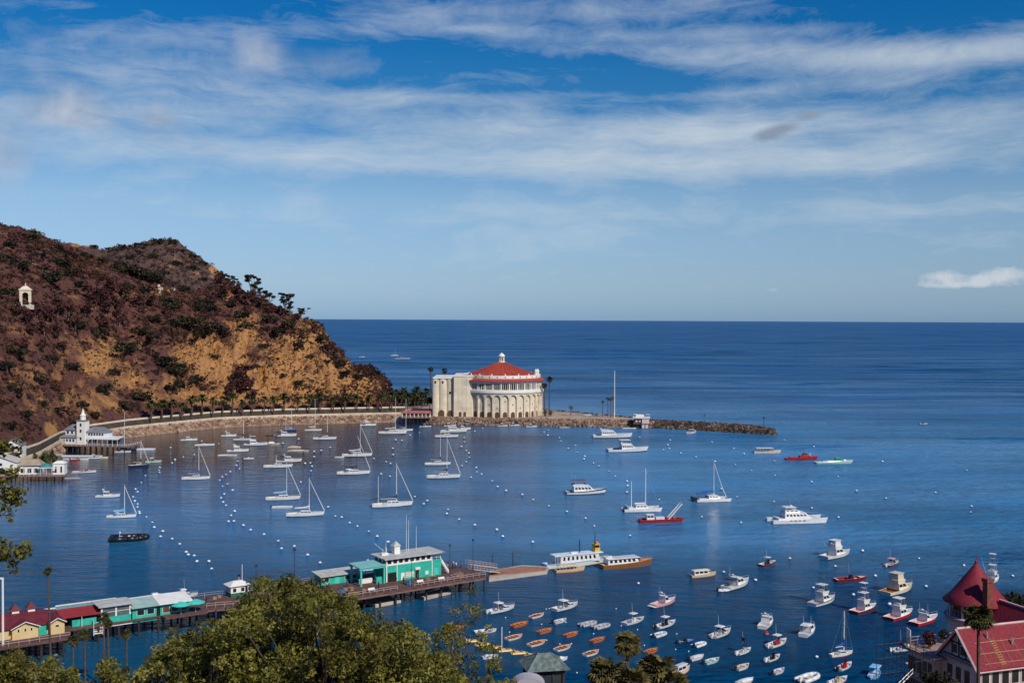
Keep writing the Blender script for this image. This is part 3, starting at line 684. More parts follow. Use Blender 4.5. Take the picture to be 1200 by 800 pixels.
# ------------------------------------------------------------------ round white theatre on the point
m_cream = pm('cream_stucco', (.66, .56, .41), .85, .20, .22, detail=9)
m_white = pm('white_plaster', (.78, .73, .64), .7, .08, .2)
m_redtile = pm('red_roof_tile', (.36, .048, .024), .8, .35, .9)
m_darkwin = pm('dark_glass', (.02, .02, .022), .25, .3, 1)
m_brownarch = pm('brown_recess', (.10, .045, .03), .8, .3, 1)
m_pink = pm('pink_plaster', (.55, .30, .25), .8, .15, .3)
CX, CY = (588 - 600) * 772 / F, 772.0
cas = thing('round_theatre', 'round cream theatre with red conical roof and arcaded loggia on the point', 'theatre', (CX, CY, 4.3))
NB = 32
RW, RP = 27.2, 28.3
def Z(z): return z - 4.3
MB().lathe([(RW, Z(3.5)), (RW, Z(20.2))], 96).build('wall', m_cream, cas)
for k in range(NB):
    a = 2 * math.pi * k / NB; da = .62 / RP
    b = MB(); q = [(RW - .3, a - da), (RP, a - da * .8), (RP, a + da * .8), (RW - .3, a + da)]
    b.prism([(r * math.cos(t), r * math.sin(t)) for r, t in q], Z(3.5), Z(18.2)); b.build('pilaster', m_cream, cas)
    # scalloped hood of the bay
    h = MB(); S1, S2 = [], []
    a1 = a + 2 * math.pi / NB; n = 12
    for j in range(n + 1):
        t = j / n; th = a + (a1 - a) * t; u = (t - .5) / .40
        lo = 16.9 + 2.5 * math.sqrt(max(0, 1 - u * u))
        S1.append([(RW - .05) * math.cos(th), (RW - .05) * math.sin(th), Z(lo)]); S2.append((th, lo))
    secs = [[((RW - .02) * math.cos(t), (RW - .02) * math.sin(t), Z(lo)), ((RP + .12) * math.cos(t), (RP + .12) * math.sin(t), Z(lo)), ((RP + .12) * math.cos(t), (RP + .12) * math.sin(t), Z(20.15))] for t, lo in S2]
    h.loft(secs); h.build('arch_hood', m_cream, cas)
    # loggia: a pier and two slender columns to each bay
    for j, wd in ((0, .42), (1, .13), (2, .13), (3, .13)):
        th = a + (a1 - a) * (.5 * (j == 0) * 0 + j / 4); wdt = wd / RP
        p = MB(); rr = ((27.7, 28.5) if j == 0 else (27.8, 28.25))
        p.prism([(rr[0] * math.cos(th - wdt), rr[0] * math.sin(th - wdt)), (rr[1] * math.cos(th - wdt), rr[1] * math.sin(th - wdt)), (rr[1] * math.cos(th + wdt), rr[1] * math.sin(th + wdt)), (rr[0] * math.cos(th + wdt), rr[0] * math.sin(th + wdt))], Z(22.7), Z(27.2))
        if j == 0: p.build('loggia_pier', m_white, cas)
        else:
            if j == 1: colm = p
            else: colm.v, colm.f, colm.m = colm.v + p.v, colm.f + [tuple(i + len(colm.v) for i in f) for f in p.f], colm.m + p.m
    colm.build('loggia_columns' if False else 'loggia_arcade', m_white, cas)
MB().lathe([(RW, Z(20.15)), (29.0, Z(20.3)), (29.3, Z(21)), (29.3, Z(22.5)), (28.9, Z(22.7)), (25.2, Z(22.72))], 96).build('balcony', m_white, cas)
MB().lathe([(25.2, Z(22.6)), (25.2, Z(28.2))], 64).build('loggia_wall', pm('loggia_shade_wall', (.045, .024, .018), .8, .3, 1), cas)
MB().lathe([(27.6, Z(28.2)), (27.6, Z(27.0)), (28.6, Z(27.0)), (28.75, Z(28.25)), (25.2, Z(28.25))], 96).build('cornice', m_white, cas)
MB().lathe([(26.0, Z(28.27)), (30.0, Z(28.27)), (30.1, Z(28.6)), (27.2, Z(30.2)), (26.5, Z(30.3))], 96).build('eave_roof', m_redtile, cas)
MB().lathe([(26.9, Z(30.0)), (26.9, Z(32.2)), (26.3, Z(32.3)), (26.2, Z(31.0)), (24.6, Z(30.8))], 96).build('parapet', m_white, cas)
for k in range(NB):
    a = 2 * math.pi * (k + .5) / NB; c_, s_ = math.cos(a), math.sin(a); b = MB()
    q = [(26.88, -.35), (26.98, -.35), (26.98, .35), (26.88, .35)]
    b.prism([(r * c_ - t * s_, r * s_ + t * c_) for r, t in q], Z(30.7), Z(31.5)); b.build('parapet_vent', m_darkwin, cas)
rf = MB().lathe([(25.0, Z(31.2)), (25.1, Z(31.5)), (17, Z(34.3)), (9, Z(37.4)), (2.2, Z(40.3))], 64).build('roof', m_redtile, cas)
rb = MB()
for k in range(32):
    a = 2 * math.pi * k / 32; rb.path([(24.9 * math.cos(a), 24.9 * math.sin(a), Z(31.65)), (9 * math.cos(a), 9 * math.sin(a), Z(37.55)), (2.2 * math.cos(a), 2.2 * math.sin(a), Z(40.4))], .13, 4)
rb.build('roof_ribbing', m_redtile, rf)
for k in range(16):
    a = 2 * math.pi * (k + .3) / 16; b = MB(); b.frus(-.5, .5, .5, 0, -.1, .1, .3, 1.5)
    o = b.build('dormer', m_white, rf); o.location = (23.6 * math.cos(a), 23.6 * math.sin(a), Z(31.8)); o.rotation_euler = (0, 0, a)
lan = MB().lathe([(2.5, Z(39.7)), (2.5, Z(40.8)), (1.9, Z(41.0)), (0.3, Z(41.0))], 20).build('lantern', m_white, cas)
for k in range(8):
    a = 2 * math.pi * k / 8; b = MB(); b.tube((1.65 * math.cos(a), 1.65 * math.sin(a), Z(41.0)), (1.65 * math.cos(a), 1.65 * math.sin(a), Z(44.2)), .3, n=6); b.build('lantern_column', m_white, lan)
MB().lathe([(1.0, Z(41)), (1.0, Z(44.2))], 12).build('lantern_core', m_brownarch, lan)
MB().lathe([(2.2, Z(44.1)), (2.3, Z(44.6)), (1.7, Z(45.6)), (.8, Z(46.3)), (.2, Z(46.6)), (.1, Z(47.4))], 20).build('lantern_dome', m_white, lan)
for th in (-26, -36):
    a = R(th + 12); x, y = 25.6 * math.cos(a), 25.6 * math.sin(a); b = MB(); b.lathe([(.9, Z(31.4)), (.9, Z(34.2)), (1.1, Z(34.4)), (.6, Z(35.6)), (.1, Z(36.4))], 10, x, y); b.build('parapet_turret', m_white, cas)
# arched doors round the foot
for k in range(NB):
    a = 2 * math.pi * (k + .5) / NB
    if not (math.sin(a) < -.1): continue
    b = MB(); n = 8; wd = 1.35; pts = [(-wd, 0), (wd, 0)] + [(wd * math.cos(math.pi * j / n), 2.6 + wd * math.sin(math.pi * j / n)) for j in range(n + 1)]
    vs = []
    for r in (RW - .1, RW + .14):
        for x, z in pts: vs.append((r * math.cos(a) - x * math.sin(a), r * math.sin(a) + x * math.cos(a), z - .2))
    m = len(pts); b.add(vs, [tuple(range(m, 2 * m)), tuple(range(m - 1, -1, -1))] + [(j, (j + 1) % m, (j + 1) % m + m, j + m) for j in range(m)])
    b.build('arched_door', m_brownarch, cas)
    b = MB(); c_, s_ = math.cos(a), math.sin(a)
    b.prism([(r * c_ - t * s_, r * s_ + t * c_) for r, t in [(RW - .1, -.3), (RW + .08, -.3), (RW + .08, .3), (RW - .1, .3)]], Z(14.6 - (k % 3) * 2.2), Z(15.5 - (k % 3) * 2.2)); b.build('window', m_darkwin, cas)
# the square stage house on the west side
def cxy(x, y): return (x - CX, y - CY)
sh = MB()
x0, y0 = cxy(-53.6, 754); x1, _ = cxy(-38.6, 0); x2, _ = cxy(-26.5, 0)
sh.box(x0 + .6, x1, y0 + 1.0, y0 + 38, Z(3.5), Z(29.9)); sh.box(x1 - .4, x2, y0 - 2.6, y0 + 34, Z(3.5), Z(31.2))
sto = sh.build('stage_house', m_cream, cas)
for k, (a, b_) in enumerate(((x0, x0 + 4.1), (x0 + 4.7, x0 + 9.3), (x0 + 10, x1 - .2))):
    q = MB(); n = 7; c = (a + b_) / 2; hw = (b_ - a) / 2
    q.prism([(a, y0 + 1.3)] + [(c - hw * math.cos(math.pi * j / n), y0 + 1.0 - 1.0 * math.sin(math.pi * j / n)) for j in range(n + 1)] + [(b_, y0 + 1.3)], Z(3.5), Z(29.7)); q.build('rounded_bay', m_cream, sto)
cap = MB(); cap.box(x0 + .2, x1 + .1, y0 - .2, y0 + 38.4, Z(29.75), Z(30.4)); cap.box(x1 - .6, x2 + .3, y0 - 2.9, y0 + 34.3, Z(31.2), Z(31.9)); cap.build('coping', m_white, sto)
for x, z in ((x0 + 2.0, 26.5), (x0 + 7.0, 26.5), (x0 + 12.0, 19.4)):
    q = MB(); q.box(x - .55, x + .55, y0 - .12, y0 + .6, Z(z), Z(z + 1.6)); q.build('window', m_darkwin, sto)
for x, wd in ((x0 + 6.2, 1.9), (x0 + 12.0, 1.6), (x1 + 4.0, .9), (x1 + 7.0, .9)):
    q = MB(); yy = y0 - .1 if x < x1 else y0 - 2.72; n = 8
    q.add([(x + p, yy + d, zz) for d in (0, .5) for p, zz in [(-wd, -.2), (wd, -.2)] + [(wd * math.cos(math.pi * j / n), 2.4 + wd * math.sin(math.pi * j / n)) for j in range(n + 1)]],
          [tuple(range(11)), tuple(range(21, 10, -1))] + [(j, j + 11, (j + 1) % 11 + 11, (j + 1) % 11) for j in range(11)]); q.build('arched_door', m_brownarch, sto)
for xx in (x1 + 2.6, x1 + 5.4, x1 + 8.2):
    q = MB(); q.box(xx, xx + .35, y0 - 2.74, y0 - 2.5, Z(8.6), Z(30.8)); q.build('pilaster_strip', m_cream, sto)
for zz in (14.5, 24.0):
    q = MB(); q.box(x1 - .2, x2, y0 - 2.68, y0 - 2.5, Z(zz), Z(zz + .25)); q.build('string_course', m_white, sto)

def piles(parent, xs, ys, z0, z1, r, mat, name='pile'):
    for x in xs:
        for y in ys: MB().tube((x, y, z0), (x, y, z1), r, n=6).build(name, mat, parent)
m_pile = pm('tarred_pile', (.035, .026, .022), .85, .4, 1.0)
m_deck = pm('weathered_deck', (.20, .12, .09), .85, .25, .8)
# red roofed landing arcade beside the theatre
p0 = Vector(((471 - 600) * 748 / F, 748, 4.3)); arc = thing('landing_pavilion', 'low landing arcade with red tiled roof on dark piles beside the round theatre', 'pavilion', p0)
W = 19.6
b = MB(); b.box(0, W, -5, 6, -.5, 0); b.build('deck', m_deck, arc)
b = MB(); b.box(.6, W - .3, 1.2, 5.6, 0, 2.6); b.build('wall', m_pink, arc)
b = MB(); b.hexa([(-.3, -1.6, 2.5), (W, -1.6, 2.5), (W, 6.2, 2.5), (-.3, 6.2, 2.5)], [(.6, 2, 4.1), (W - .9, 2, 4.1), (W - .9, 2.8, 4.1), (.6, 2.8, 4.1)]); b.build('roof', pm('faded_red_tile', (.36, .10, .085), .8, .2, .5), arc)
for k in range(8): MB().box(.3 + k * 2.65, .75 + k * 2.65, -1.2, -.8, 0, 2.5).build('post', m_white, arc)
for k in range(5): MB().box(1.6 + k * 3.7, 3.4 + k * 3.7, 1.12, 1.3, .1, 2.0).build('arch_opening', m_brownarch, arc)
piles(arc, [0.5 + 2.66 * k for k in range(8)], (-4.6, -1), -5.5, -.5, .22, m_pile)
r = MB()
for k in range(9): r.tube((k * 2.45, -4.9, 0), (k * 2.45, -4.9, 1.1), .06)
r.tube((0, -4.9, 1.1), (W, -4.9, 1.1), .06); r.build('railing', m_white, arc)

# trees behind the theatre
dp = [date_palm('palm_tree', '-', 9, 5.2, 80, 20 + k, .8, wide=.95) for k in range(3)]
spots = [(452, 478, 815, 1.0), (461, 476, 828, 1.05), (470, 475, 822, 1.1), (478, 477, 812, .95), (486, 473, 835, 1.1), (494, 477, 818, .95), (501, 472, 845, 1.15), (474, 468, 862, 1.1), (457, 470, 850, 1.05), (488, 466, 872, 1.1), (504, 480, 800, .8)]
lab = ['palm at the headland end of the clump between the cliff and the round theatre', 'second palm of the clump from the headland, by the cliff foot', 'large round headed palm in the middle of the clump beside the theatre',
       'short palm before the middle of the clump beside the theatre', 'dense palm of the clump two trunks from the stage house', 'low palm beside the stage house behind the arcade roof', 'tall palm against the blank wall of the stage house',
       'palm at the back of the clump above the red arcade roof', 'palm at the back of the clump close to the cliff', 'rearmost palm of the clump toward the open sea', 'small palm at the foot of the stage house']
for k, (px, py, D, s) in enumerate(spots):
    o = dp[k] if k < 3 else copy_thing(dp[k % 3], (0, 0, 0)); o.location = (D * (px - 600) / F, D, 4.3); o.scale = (s, s, s); o.rotation_euler = (0, 0, k * 1.3); o['label'] = lab[k]; o['group'] = 'palms between the cliff and the round theatre'
tp = [(505.5, 862, 27, 'tall fan palm rising beside the corner of the stage house'), (638.8, 760, 21, 'tall fan palm hugging the seaward wall of the theatre'), (644, 764, 25, 'tallest fan palm just clear of the seaward wall of the theatre'),
      (521, 848, 26.5, 'tall fan palm whose head shows above the stage house roof')]
for k, (px, D, h, lb) in enumerate(tp):
    o = fan_palm('palm_tree', lb, h, 2.6, 30, 40 + k, tr=.32, group='tall fan palms round the theatre'); o.location = (D * (px - 600) / F, D, 4.3)
for k, (px, D, h, fr, lb) in enumerate([(640, 752, 4, 3.6, 'bushy palm at the foot of the theatre on the seaward side'), (646, 756, 3, 3.2, 'low bushy palm second from the theatre wall on the plaza'), (669.5, 762, 6.0, 2.6, 'lone small palm on the open plaza'),
                                         (706.5, 755, 10.5, 2.1, 'shortest of the slim palms by the white flagpole'), (713, 757, 12.5, 2.2, 'middle one of the slim palms by the white flagpole'), (716.5, 752, 12.5, 2.2, 'slim palm touching the white flagpole'),
                                         (719, 760, 12.8, 2.1, 'slim palm just past the white flagpole toward the breakwater')]):
    o = date_palm('palm_tree', lb, h, fr, 40, 60 + k, 1.0, tr=.22, group='palms on the plaza'); o.location = (D * (px - 600) / F, D, 4.2)
fp = thing('flagpole', 'very tall white flagpole on the plaza beside slim palms', 'flagpole', ((720.6 - 600) * 748 / F, 748, 4.2))
MB().tube((0, 0, 0), (0, 0, 31), .34, .2, 8).build('pole', m_white, fp); MB().ball((0, 0, 31.2), .35).build('finial', m_white, fp); MB().box(-.8, .8, -.8, .8, 0, .5).build('base', m_conc, fp)
cl = hill_tree('shore_tree', m_bush, 1, 'round', 480, 420)
for k, (px, D, s, lb) in enumerate(((449, 832, 9, 'dark spreading tree at the cliff foot end of the clump'), (460, 846, 9, 'dark spreading tree second from the cliff foot in the clump'), (472, 842, 9.5, 'dark spreading tree in the middle of the clump behind the arcade'), (484, 850, 9, 'dark spreading tree behind the theatre end of the arcade'), (495, 844, 8.5, 'dark spreading tree nearest the stage house wall'), (466, 880, 9, 'dark spreading tree at the back of the clump'))):
    o = cl if k == 0 else copy_thing(cl, (0, 0, 0)); o.location = (D * (px - 600) / F, D, 4.0); o.scale = (s, s, s * 1.15); o.rotation_euler = (0, 0, k * 2.0); o['label'] = lb; o['group'] = 'dark trees between the cliff and the round theatre'
# shrubs along the plaza's seaward edge
sb = hill_tree('plaza_shrub', m_bush, 1, 'round', 500, 160); sb['category'] = 'shrub'
for k in range(16):
    px = 655 + k * 5.6; D = float(interp(px, PT_B)) - 2
    o = sb if k == 0 else copy_thing(sb, (0, 0, 0)); o.location = (D * (px - 600) / F, D, 4.2); s = 1.0 + .35 * math.sin(k * 2.1); o.scale = (s * 1.5, s * 1.2, s); o.rotation_euler = (0, 0, k)
    o['label'] = 'low dark shrub in the hedge line on the seaward edge of the plaza'; o['group'] = 'low shrubs edging the plaza'
# cars parked on the plaza
def tiny_car(label, px, D, rgb, rz=.2):
    t = thing('parked_car', label, 'car', (D * (px - 600) / F, D, 4.32), rz, 'cars parked on the plaza')
    b = MB(); b.frus(-2.1, 2.1, .85, .35, -2.0, 2.0, .82, .95); b.frus(-1.4, 1.0, .78, .95, -1.0, .5, .66, 1.5); b.build('body', pm('car_paint_%d' % int(rgb[0] * 100 + rgb[2] * 10), rgb, .3, .05), t)
    b = MB(); b.frus(-1.42, 1.02, .7, 1.0, -1.05, .55, .6, 1.4); b.frus(-1.2, .8, .8, 1.0, -.95, .45, .70, 1.4); b.build('window', m_darkwin, t)
    for x in (-1.3, 1.3):
        for y in (-.8, .8): MB().tube((x, y - .1, .33), (x, y + .1, .33), .33, n=10).build('wheel', m_darkwin, t)
tiny_car('white car parked near the middle of the plaza', 694, 764, (.7, .7, .7)); tiny_car('pale van parked by the shrubs before the flagpole palms', 688.5, 760, (.6, .58, .52), .1); tiny_car('grey car on the plaza next to the white car', 702, 766, (.3, .3, .33), .4)
# pink and white dock house at the root of the breakwater
dh = thing('dock_house', 'pink and white two level dock house on piles at the root of the breakwater', 'dock house', ((752.5 - 600) * 724 / F, 724, 0), R(-8))
b = MB(); b.box(-5.2, 5.2, -5, 6, 3.0, 3.3); b.build('deck', m_deck, dh)
b = MB(); b.box(-4.9, .4, -3.5, 4, .2, 5.6); b.build('lower_wall', m_brownarch, dh)
b = MB(); b.box(.4, 4.9, -4.6, 4.2, .2, 6.6); b.box(-4.9, .4, -3.6, 4, 5.6, 6.6); b.build('wall', pm('pale_pink_plaster', (.68, .50, .45), .75, .1, .4), dh)
b = MB(); b.box(-5.4, 5.4, -5, 4.6, 6.6, 6.95); b.build('roof', m_white, dh)
b = MB()
for x in np.linspace(-5.3, 5.3, 8): b.tube((x, -4.9, 6.95), (x, -4.9, 8.0), .07)
b.tube((-5.3, -4.9, 8.0), (5.3, -4.9, 8.0), .08); b.tube((-5.3, -4.9, 7.4), (5.3, -4.9, 7.4), .06); b.tube((5.3, -4.9, 8), (5.3, 4.4, 8), .08); b.build('railing', m_white, dh)
for x in (-3.8, -1.6): MB().box(x, x + 1.3, -3.68, -3.5, 4.2, 5.4).build('window', m_white, dh)
b = MB(); b.box(-3.5, 1.5, -1, 3, 6.95, 8.6); b.build('roof_shelter', m_white, dh)
for x in (-4, 4): MB().box(x - 1.2, x + 1.2, .5, 2.7, 8.65, 8.8).build('umbrella_canopy', m_white, dh)
piles(dh, (-4.8, -2.4, 0, 2.4, 4.8), (-4.6, 4), -2, 3, .25, m_pile)
b = MB(); b.box(-13, -4.2, -7.5, -5.6, .15, .7); tag(b.build('floating_dock', pm('pale_dock', (.62, .60, .55), .8, .1, .5)), 'short pale floating dock at the foot of the pink dock house', 'dock').location = dh.location
lp = thing('beacon_post', 'thin dark light post near the tip of the rock breakwater', 'light post', ((896 - 600) * 695 / F, 695, 3.2)); MB().tube((0, 0, 0), (0, 0, 6), .16).build('post', m_pile, lp); MB().box(-.4, .4, -.4, .4, 5.6, 6.8).build('lamp', m_darkwin, lp)
lp = thing('beacon_post', 'short post with dark topmark behind the middle of the breakwater', 'light post', ((826 - 600) * 722 / F, 722, 3.0)); MB().tube((0, 0, 0), (0, 0, 5.4), .12).build('post', m_pile, lp); MB().box(-.3, .3, -.3, .3, 5.2, 6.0).build('topmark', m_darkwin, lp)
# ------------------------------------------------------------------ boats
def paint(key, rgb, rough=.32): return pm('paint_' + key, rgb, rough, .10, .9)
C = dict(white=(.72, .71, .68), cream=(.74, .64, .45), black=(.015, .015, .018), navy=(.015, .022, .05), red=(.42, .018, .018), maroon=(.15, .02, .02), green=(.10, .42, .28), blue=(.02, .08, .32),
         ltblue=(.25, .50, .72), grey=(.36, .36, .38), ltgrey=(.58, .58, .58), pink=(.62, .36, .36), white2=(.66, .67, .68), white3=(.70, .66, .58), orange=(.60, .22, .055), orangered=(.50, .15, .04), yellow=(.62, .40, .06), brown=(.26, .10, .03),
         wood=(.40, .19, .07), tan=(.60, .46, .28), teal=(.02, .36, .28), dkgreen=(.03, .06, .05), pgreen=(.45, .60, .52), buff=(.66, .56, .42))
def P_(c): return paint(c, C[c])
m_glass = pm('boat_glass', (.012, .015, .02), .12, .3, 1)
m_spar = pm('white_spar', (.76, .74, .70), .4, .06, 1)
m_bspar = pm('black_spar', (.02, .02, .022), .4, .06, 1)
m_metal = pm('polished_rail', (.55, .55, .55), .3, .1, 1, metal=.6)
m_teak = pm('teak', (.30, .16, .08), .7, .2, 2)
m_tube = pm('inflatable_grey', (.40, .40, .42), .6, .1, 1)

def hb(s, B, tr, p=2.2):
    return B / 2 * (tr + (1 - tr) * math.sin(min(1, s / .45) * math.pi / 2)) if s < .45 else B / 2 * max(.012, 1 - ((s - .45) / .55) ** p)
def dz(s, fs, fb): return fs + (fb - fs) * s ** 1.8
def hull(t, L, B, fs, fb, c='white', boot='navy', tr=.85, p=2.2, cockpit=None, depth=.55, deck='white', inner=None, rail=None, stripe=None):
    if c == 'white': c = random.choice(('white', 'white', 'white2', 'white3'))
    st = [0, .08, .18, .3, .42, .54, .66, .76, .85, .92, .97, 1.0]
    if cockpit: st = sorted(set(st + list(cockpit)))
    rk = .05 * L
    X = lambda s, z: (s - .5) * L + rk * s ** 5 * max(0, z) / fb - rk * .5
    secs, mi = [], None
    for s in st:
        b, zd = hb(s, B, tr, p), dz(s, fs, fb); fl = .97 - .35 * s ** 3
        bw = b * (.90 - .22 * s ** 3)
        half = [(b, zd), (b * (.985 - .06 * s), zd * .72), (bw * 1.01, zd * .16 + .03), (bw * .97, -.06), (bw * .55, -.22), (0, -.32)]
        ring = [(X(s, z), y, z) for y, z in half] + [(X(s, z), -y, z) for y, z in half[-2::-1]]
        secs.append(ring)
    b = MB(); n = len(secs[0]); vs = [q for r in secs for q in r]; b.v = vs
    for i in range(len(secs) - 1):
        for k in range(n - 1):
            b.f.append((i * n + k, (i + 1) * n + k, (i + 1) * n + k + 1, i * n + k + 1))
            b.m.append(2 if (stripe and k in (0, n - 2)) else 0 if k in (0, 1, n - 2, n - 3) else 1)
    b.f.append(tuple(range(n))); b.m.append(0)
    ho = b.build('hull', [P_(c), P_(boot), P_(stripe or c)], t)
    d = MB(); g = MB(); c0, c1 = cockpit if cockpit else (2, 2); w = .05 + .022 * B
    for i in range(len(st) - 1):
        s0, s1 = st[i], st[i + 1]; a0, a1 = hb(s0, B, tr, p), hb(s1, B, tr, p); z0, z1 = dz(s0, fs, fb) - .015, dz(s1, fs, fb) - .015; x0, x1 = X(s0, z0), X(s1, z1)
        if s0 >= c0 - 1e-6 and s1 <= c1 + 1e-6:
            i0, i1 = max(.02, a0 - w), max(.02, a1 - w)
            for sg in (1, -1):
                q = [(x0, sg * a0, z0), (x1, sg * a1, z1), (x1, sg * i1, z1), (x0, sg * i0, z0)]
                d.add(q if sg < 0 else q[::-1], [(0, 1, 2, 3)])
                f0, f1 = max(.06, z0 - depth), max(.06, z1 - depth)
                g.add([(x0, sg * i0, z0), (x1, sg * i1, z1), (x1, sg * i1 * .94, f1), (x0, sg * i0 * .94, f0)], [(0, 1, 2, 3) if sg < 0 else (3, 2, 1, 0)])
            g.add([(x0, -i0 * .94, f0), (x1, -i1 * .94, f1), (x1, i1 * .94, f1), (x0, i0 * .94, f0)], [(0, 1, 2, 3)])
            for s_, xx, ii, zz, ff in ((s0, x0, i0, z0, f0), (s1, x1, i1, z1, f1)):
                if abs(s_ - c0) < 1e-6 or abs(s_ - c1) < 1e-6: g.add([(xx, -ii, zz), (xx, ii, zz), (xx, ii * .94, ff), (xx, -ii * .94, ff)], [(0, 1, 2, 3)])
        else:
            cr = .03 * B
            d.add([(x0, -a0, z0), (x1, -a1, z1), (x1, 0, z1 + cr * (1 - s1)), (x0, 0, z0 + cr * (1 - s0)), (x1, a1, z1), (x0, a0, z0)], [(0, 1, 2, 3), (3, 2, 4, 5)])
    d.build('deck', P_(deck), t)
    if cockpit: g.build('cockpit', P_(inner or deck), t)
    if rail:
        r = MB()
        for sg in (1, -1):
            r.path([(X(s, dz(s, fs, fb)), sg * hb(s, B, tr, p), dz(s, fs, fb)) for s in st], .05 + .004 * L, 4)
        r.build('gunwale', P_(rail), t)
    return X
def cabin(t, x0, x1, hw, z0, h, rf=.5, rb=.1, c='white', win=True, name='cabin', wz=(.42, .84), roof=True, taper=.86):
    """a deckhouse with raked ends, a band of windows set proud of its sides and a roof"""
    L = x1 - x0
    b = MB(); b.frus(x0, x1, hw, z0, x0 + rb * h, x1 - rf * h, hw * taper, z0 + h)
    o = b.build(name, P_(c), t)
    if win:
        def sec(f, e): return (x0 + rb * h * f - e, x1 - rf * h * f + e, hw * (1 - (1 - taper) * f) + e, z0 + h * f)
        a, b2 = sec(wz[0], .025), sec(wz[1], .025)
        n = max(1, int(round((a[1] - a[0]) / 1.5)))
        for sg in (1, -1):                                   # side lights
            for k in range(n):
                u0, u1 = .06 + .9 * k / n, .06 + .9 * (k + 1) / n - .06
                q = MB(); X0, X1 = (lambda u: a[0] + (a[1] - a[0]) * u), (lambda u: b2[0] + (b2[1] - b2[0]) * u)
                q.add([(X0(u0), sg * a[2], a[3]), (X0(u1), sg * a[2], a[3]), (X1(u1), sg * b2[2], b2[3]), (X1(u0), sg * b2[2], b2[3])], [(0, 1, 2, 3) if sg < 0 else (3, 2, 1, 0)])
                q.build('window', m_glass, o)
        q = MB(); q.add([(a[1], -a[2] * .9, a[3]), (a[1], a[2] * .9, a[3]), (b2[1], b2[2] * .9, b2[3]), (b2[1], -b2[2] * .9, b2[3])], [(0, 1, 2, 3)]); q.build('windscreen', m_glass, o)
    if roof:
        r = MB(); r.box(x0 + rb * h - .15, x1 - rf * h + .2, -hw * taper - .1, hw * taper + .1, z0 + h + .003, z0 + h + .09); r.build('cabin_roof', P_(c), t)
    return o
def bowrail(t, X, L, B, fs, fb, s0=.5, tr=.85, h=.6):
    r = MB(); up = []
    for sg in (1, -1):
        pts = []
        for s in np.linspace(s0, .99, 6):
            z = dz(s, fs, fb); b = hb(s, B, tr) * .93; p = (X(s, z), sg * b, z); q = (p[0], p[1], z + h); pts.append(q); r.tube(p, q, .022, n=4)
        r.path(pts, .028, 4)
    r.build('bow_rail', m_metal, t)
def outboard(t, x, y=0, s=1.0, c='black', z=.5):
    o = MB(); o.frus(x - .65 * s, x - .05, .2 * s, z, x - .55 * s, x - .1 * s, .17 * s, z + .62 * s); a = o.build('outboard_motor', P_(c), t)
    l = MB(); l.frus(x - .42 * s, x - .18 * s, .08 * s, -.3, x - .48 * s, x - .12 * s, .1 * s, z + .02); l.build('motor_leg', P_(c), a)
def aerial(t, x, y, z, h, r=.03, tilt=-.08): MB().tube((x, y, z), (x + tilt * h, y, z + h), r, r * .6, 4).build('aerial', m_spar, t)
def seats(t, xs, hw, z, c, w=.32):
    for x in xs: MB().box(x - w / 2, x + w / 2, -hw, hw, z, z + .12).build('seat', P_(c), t)

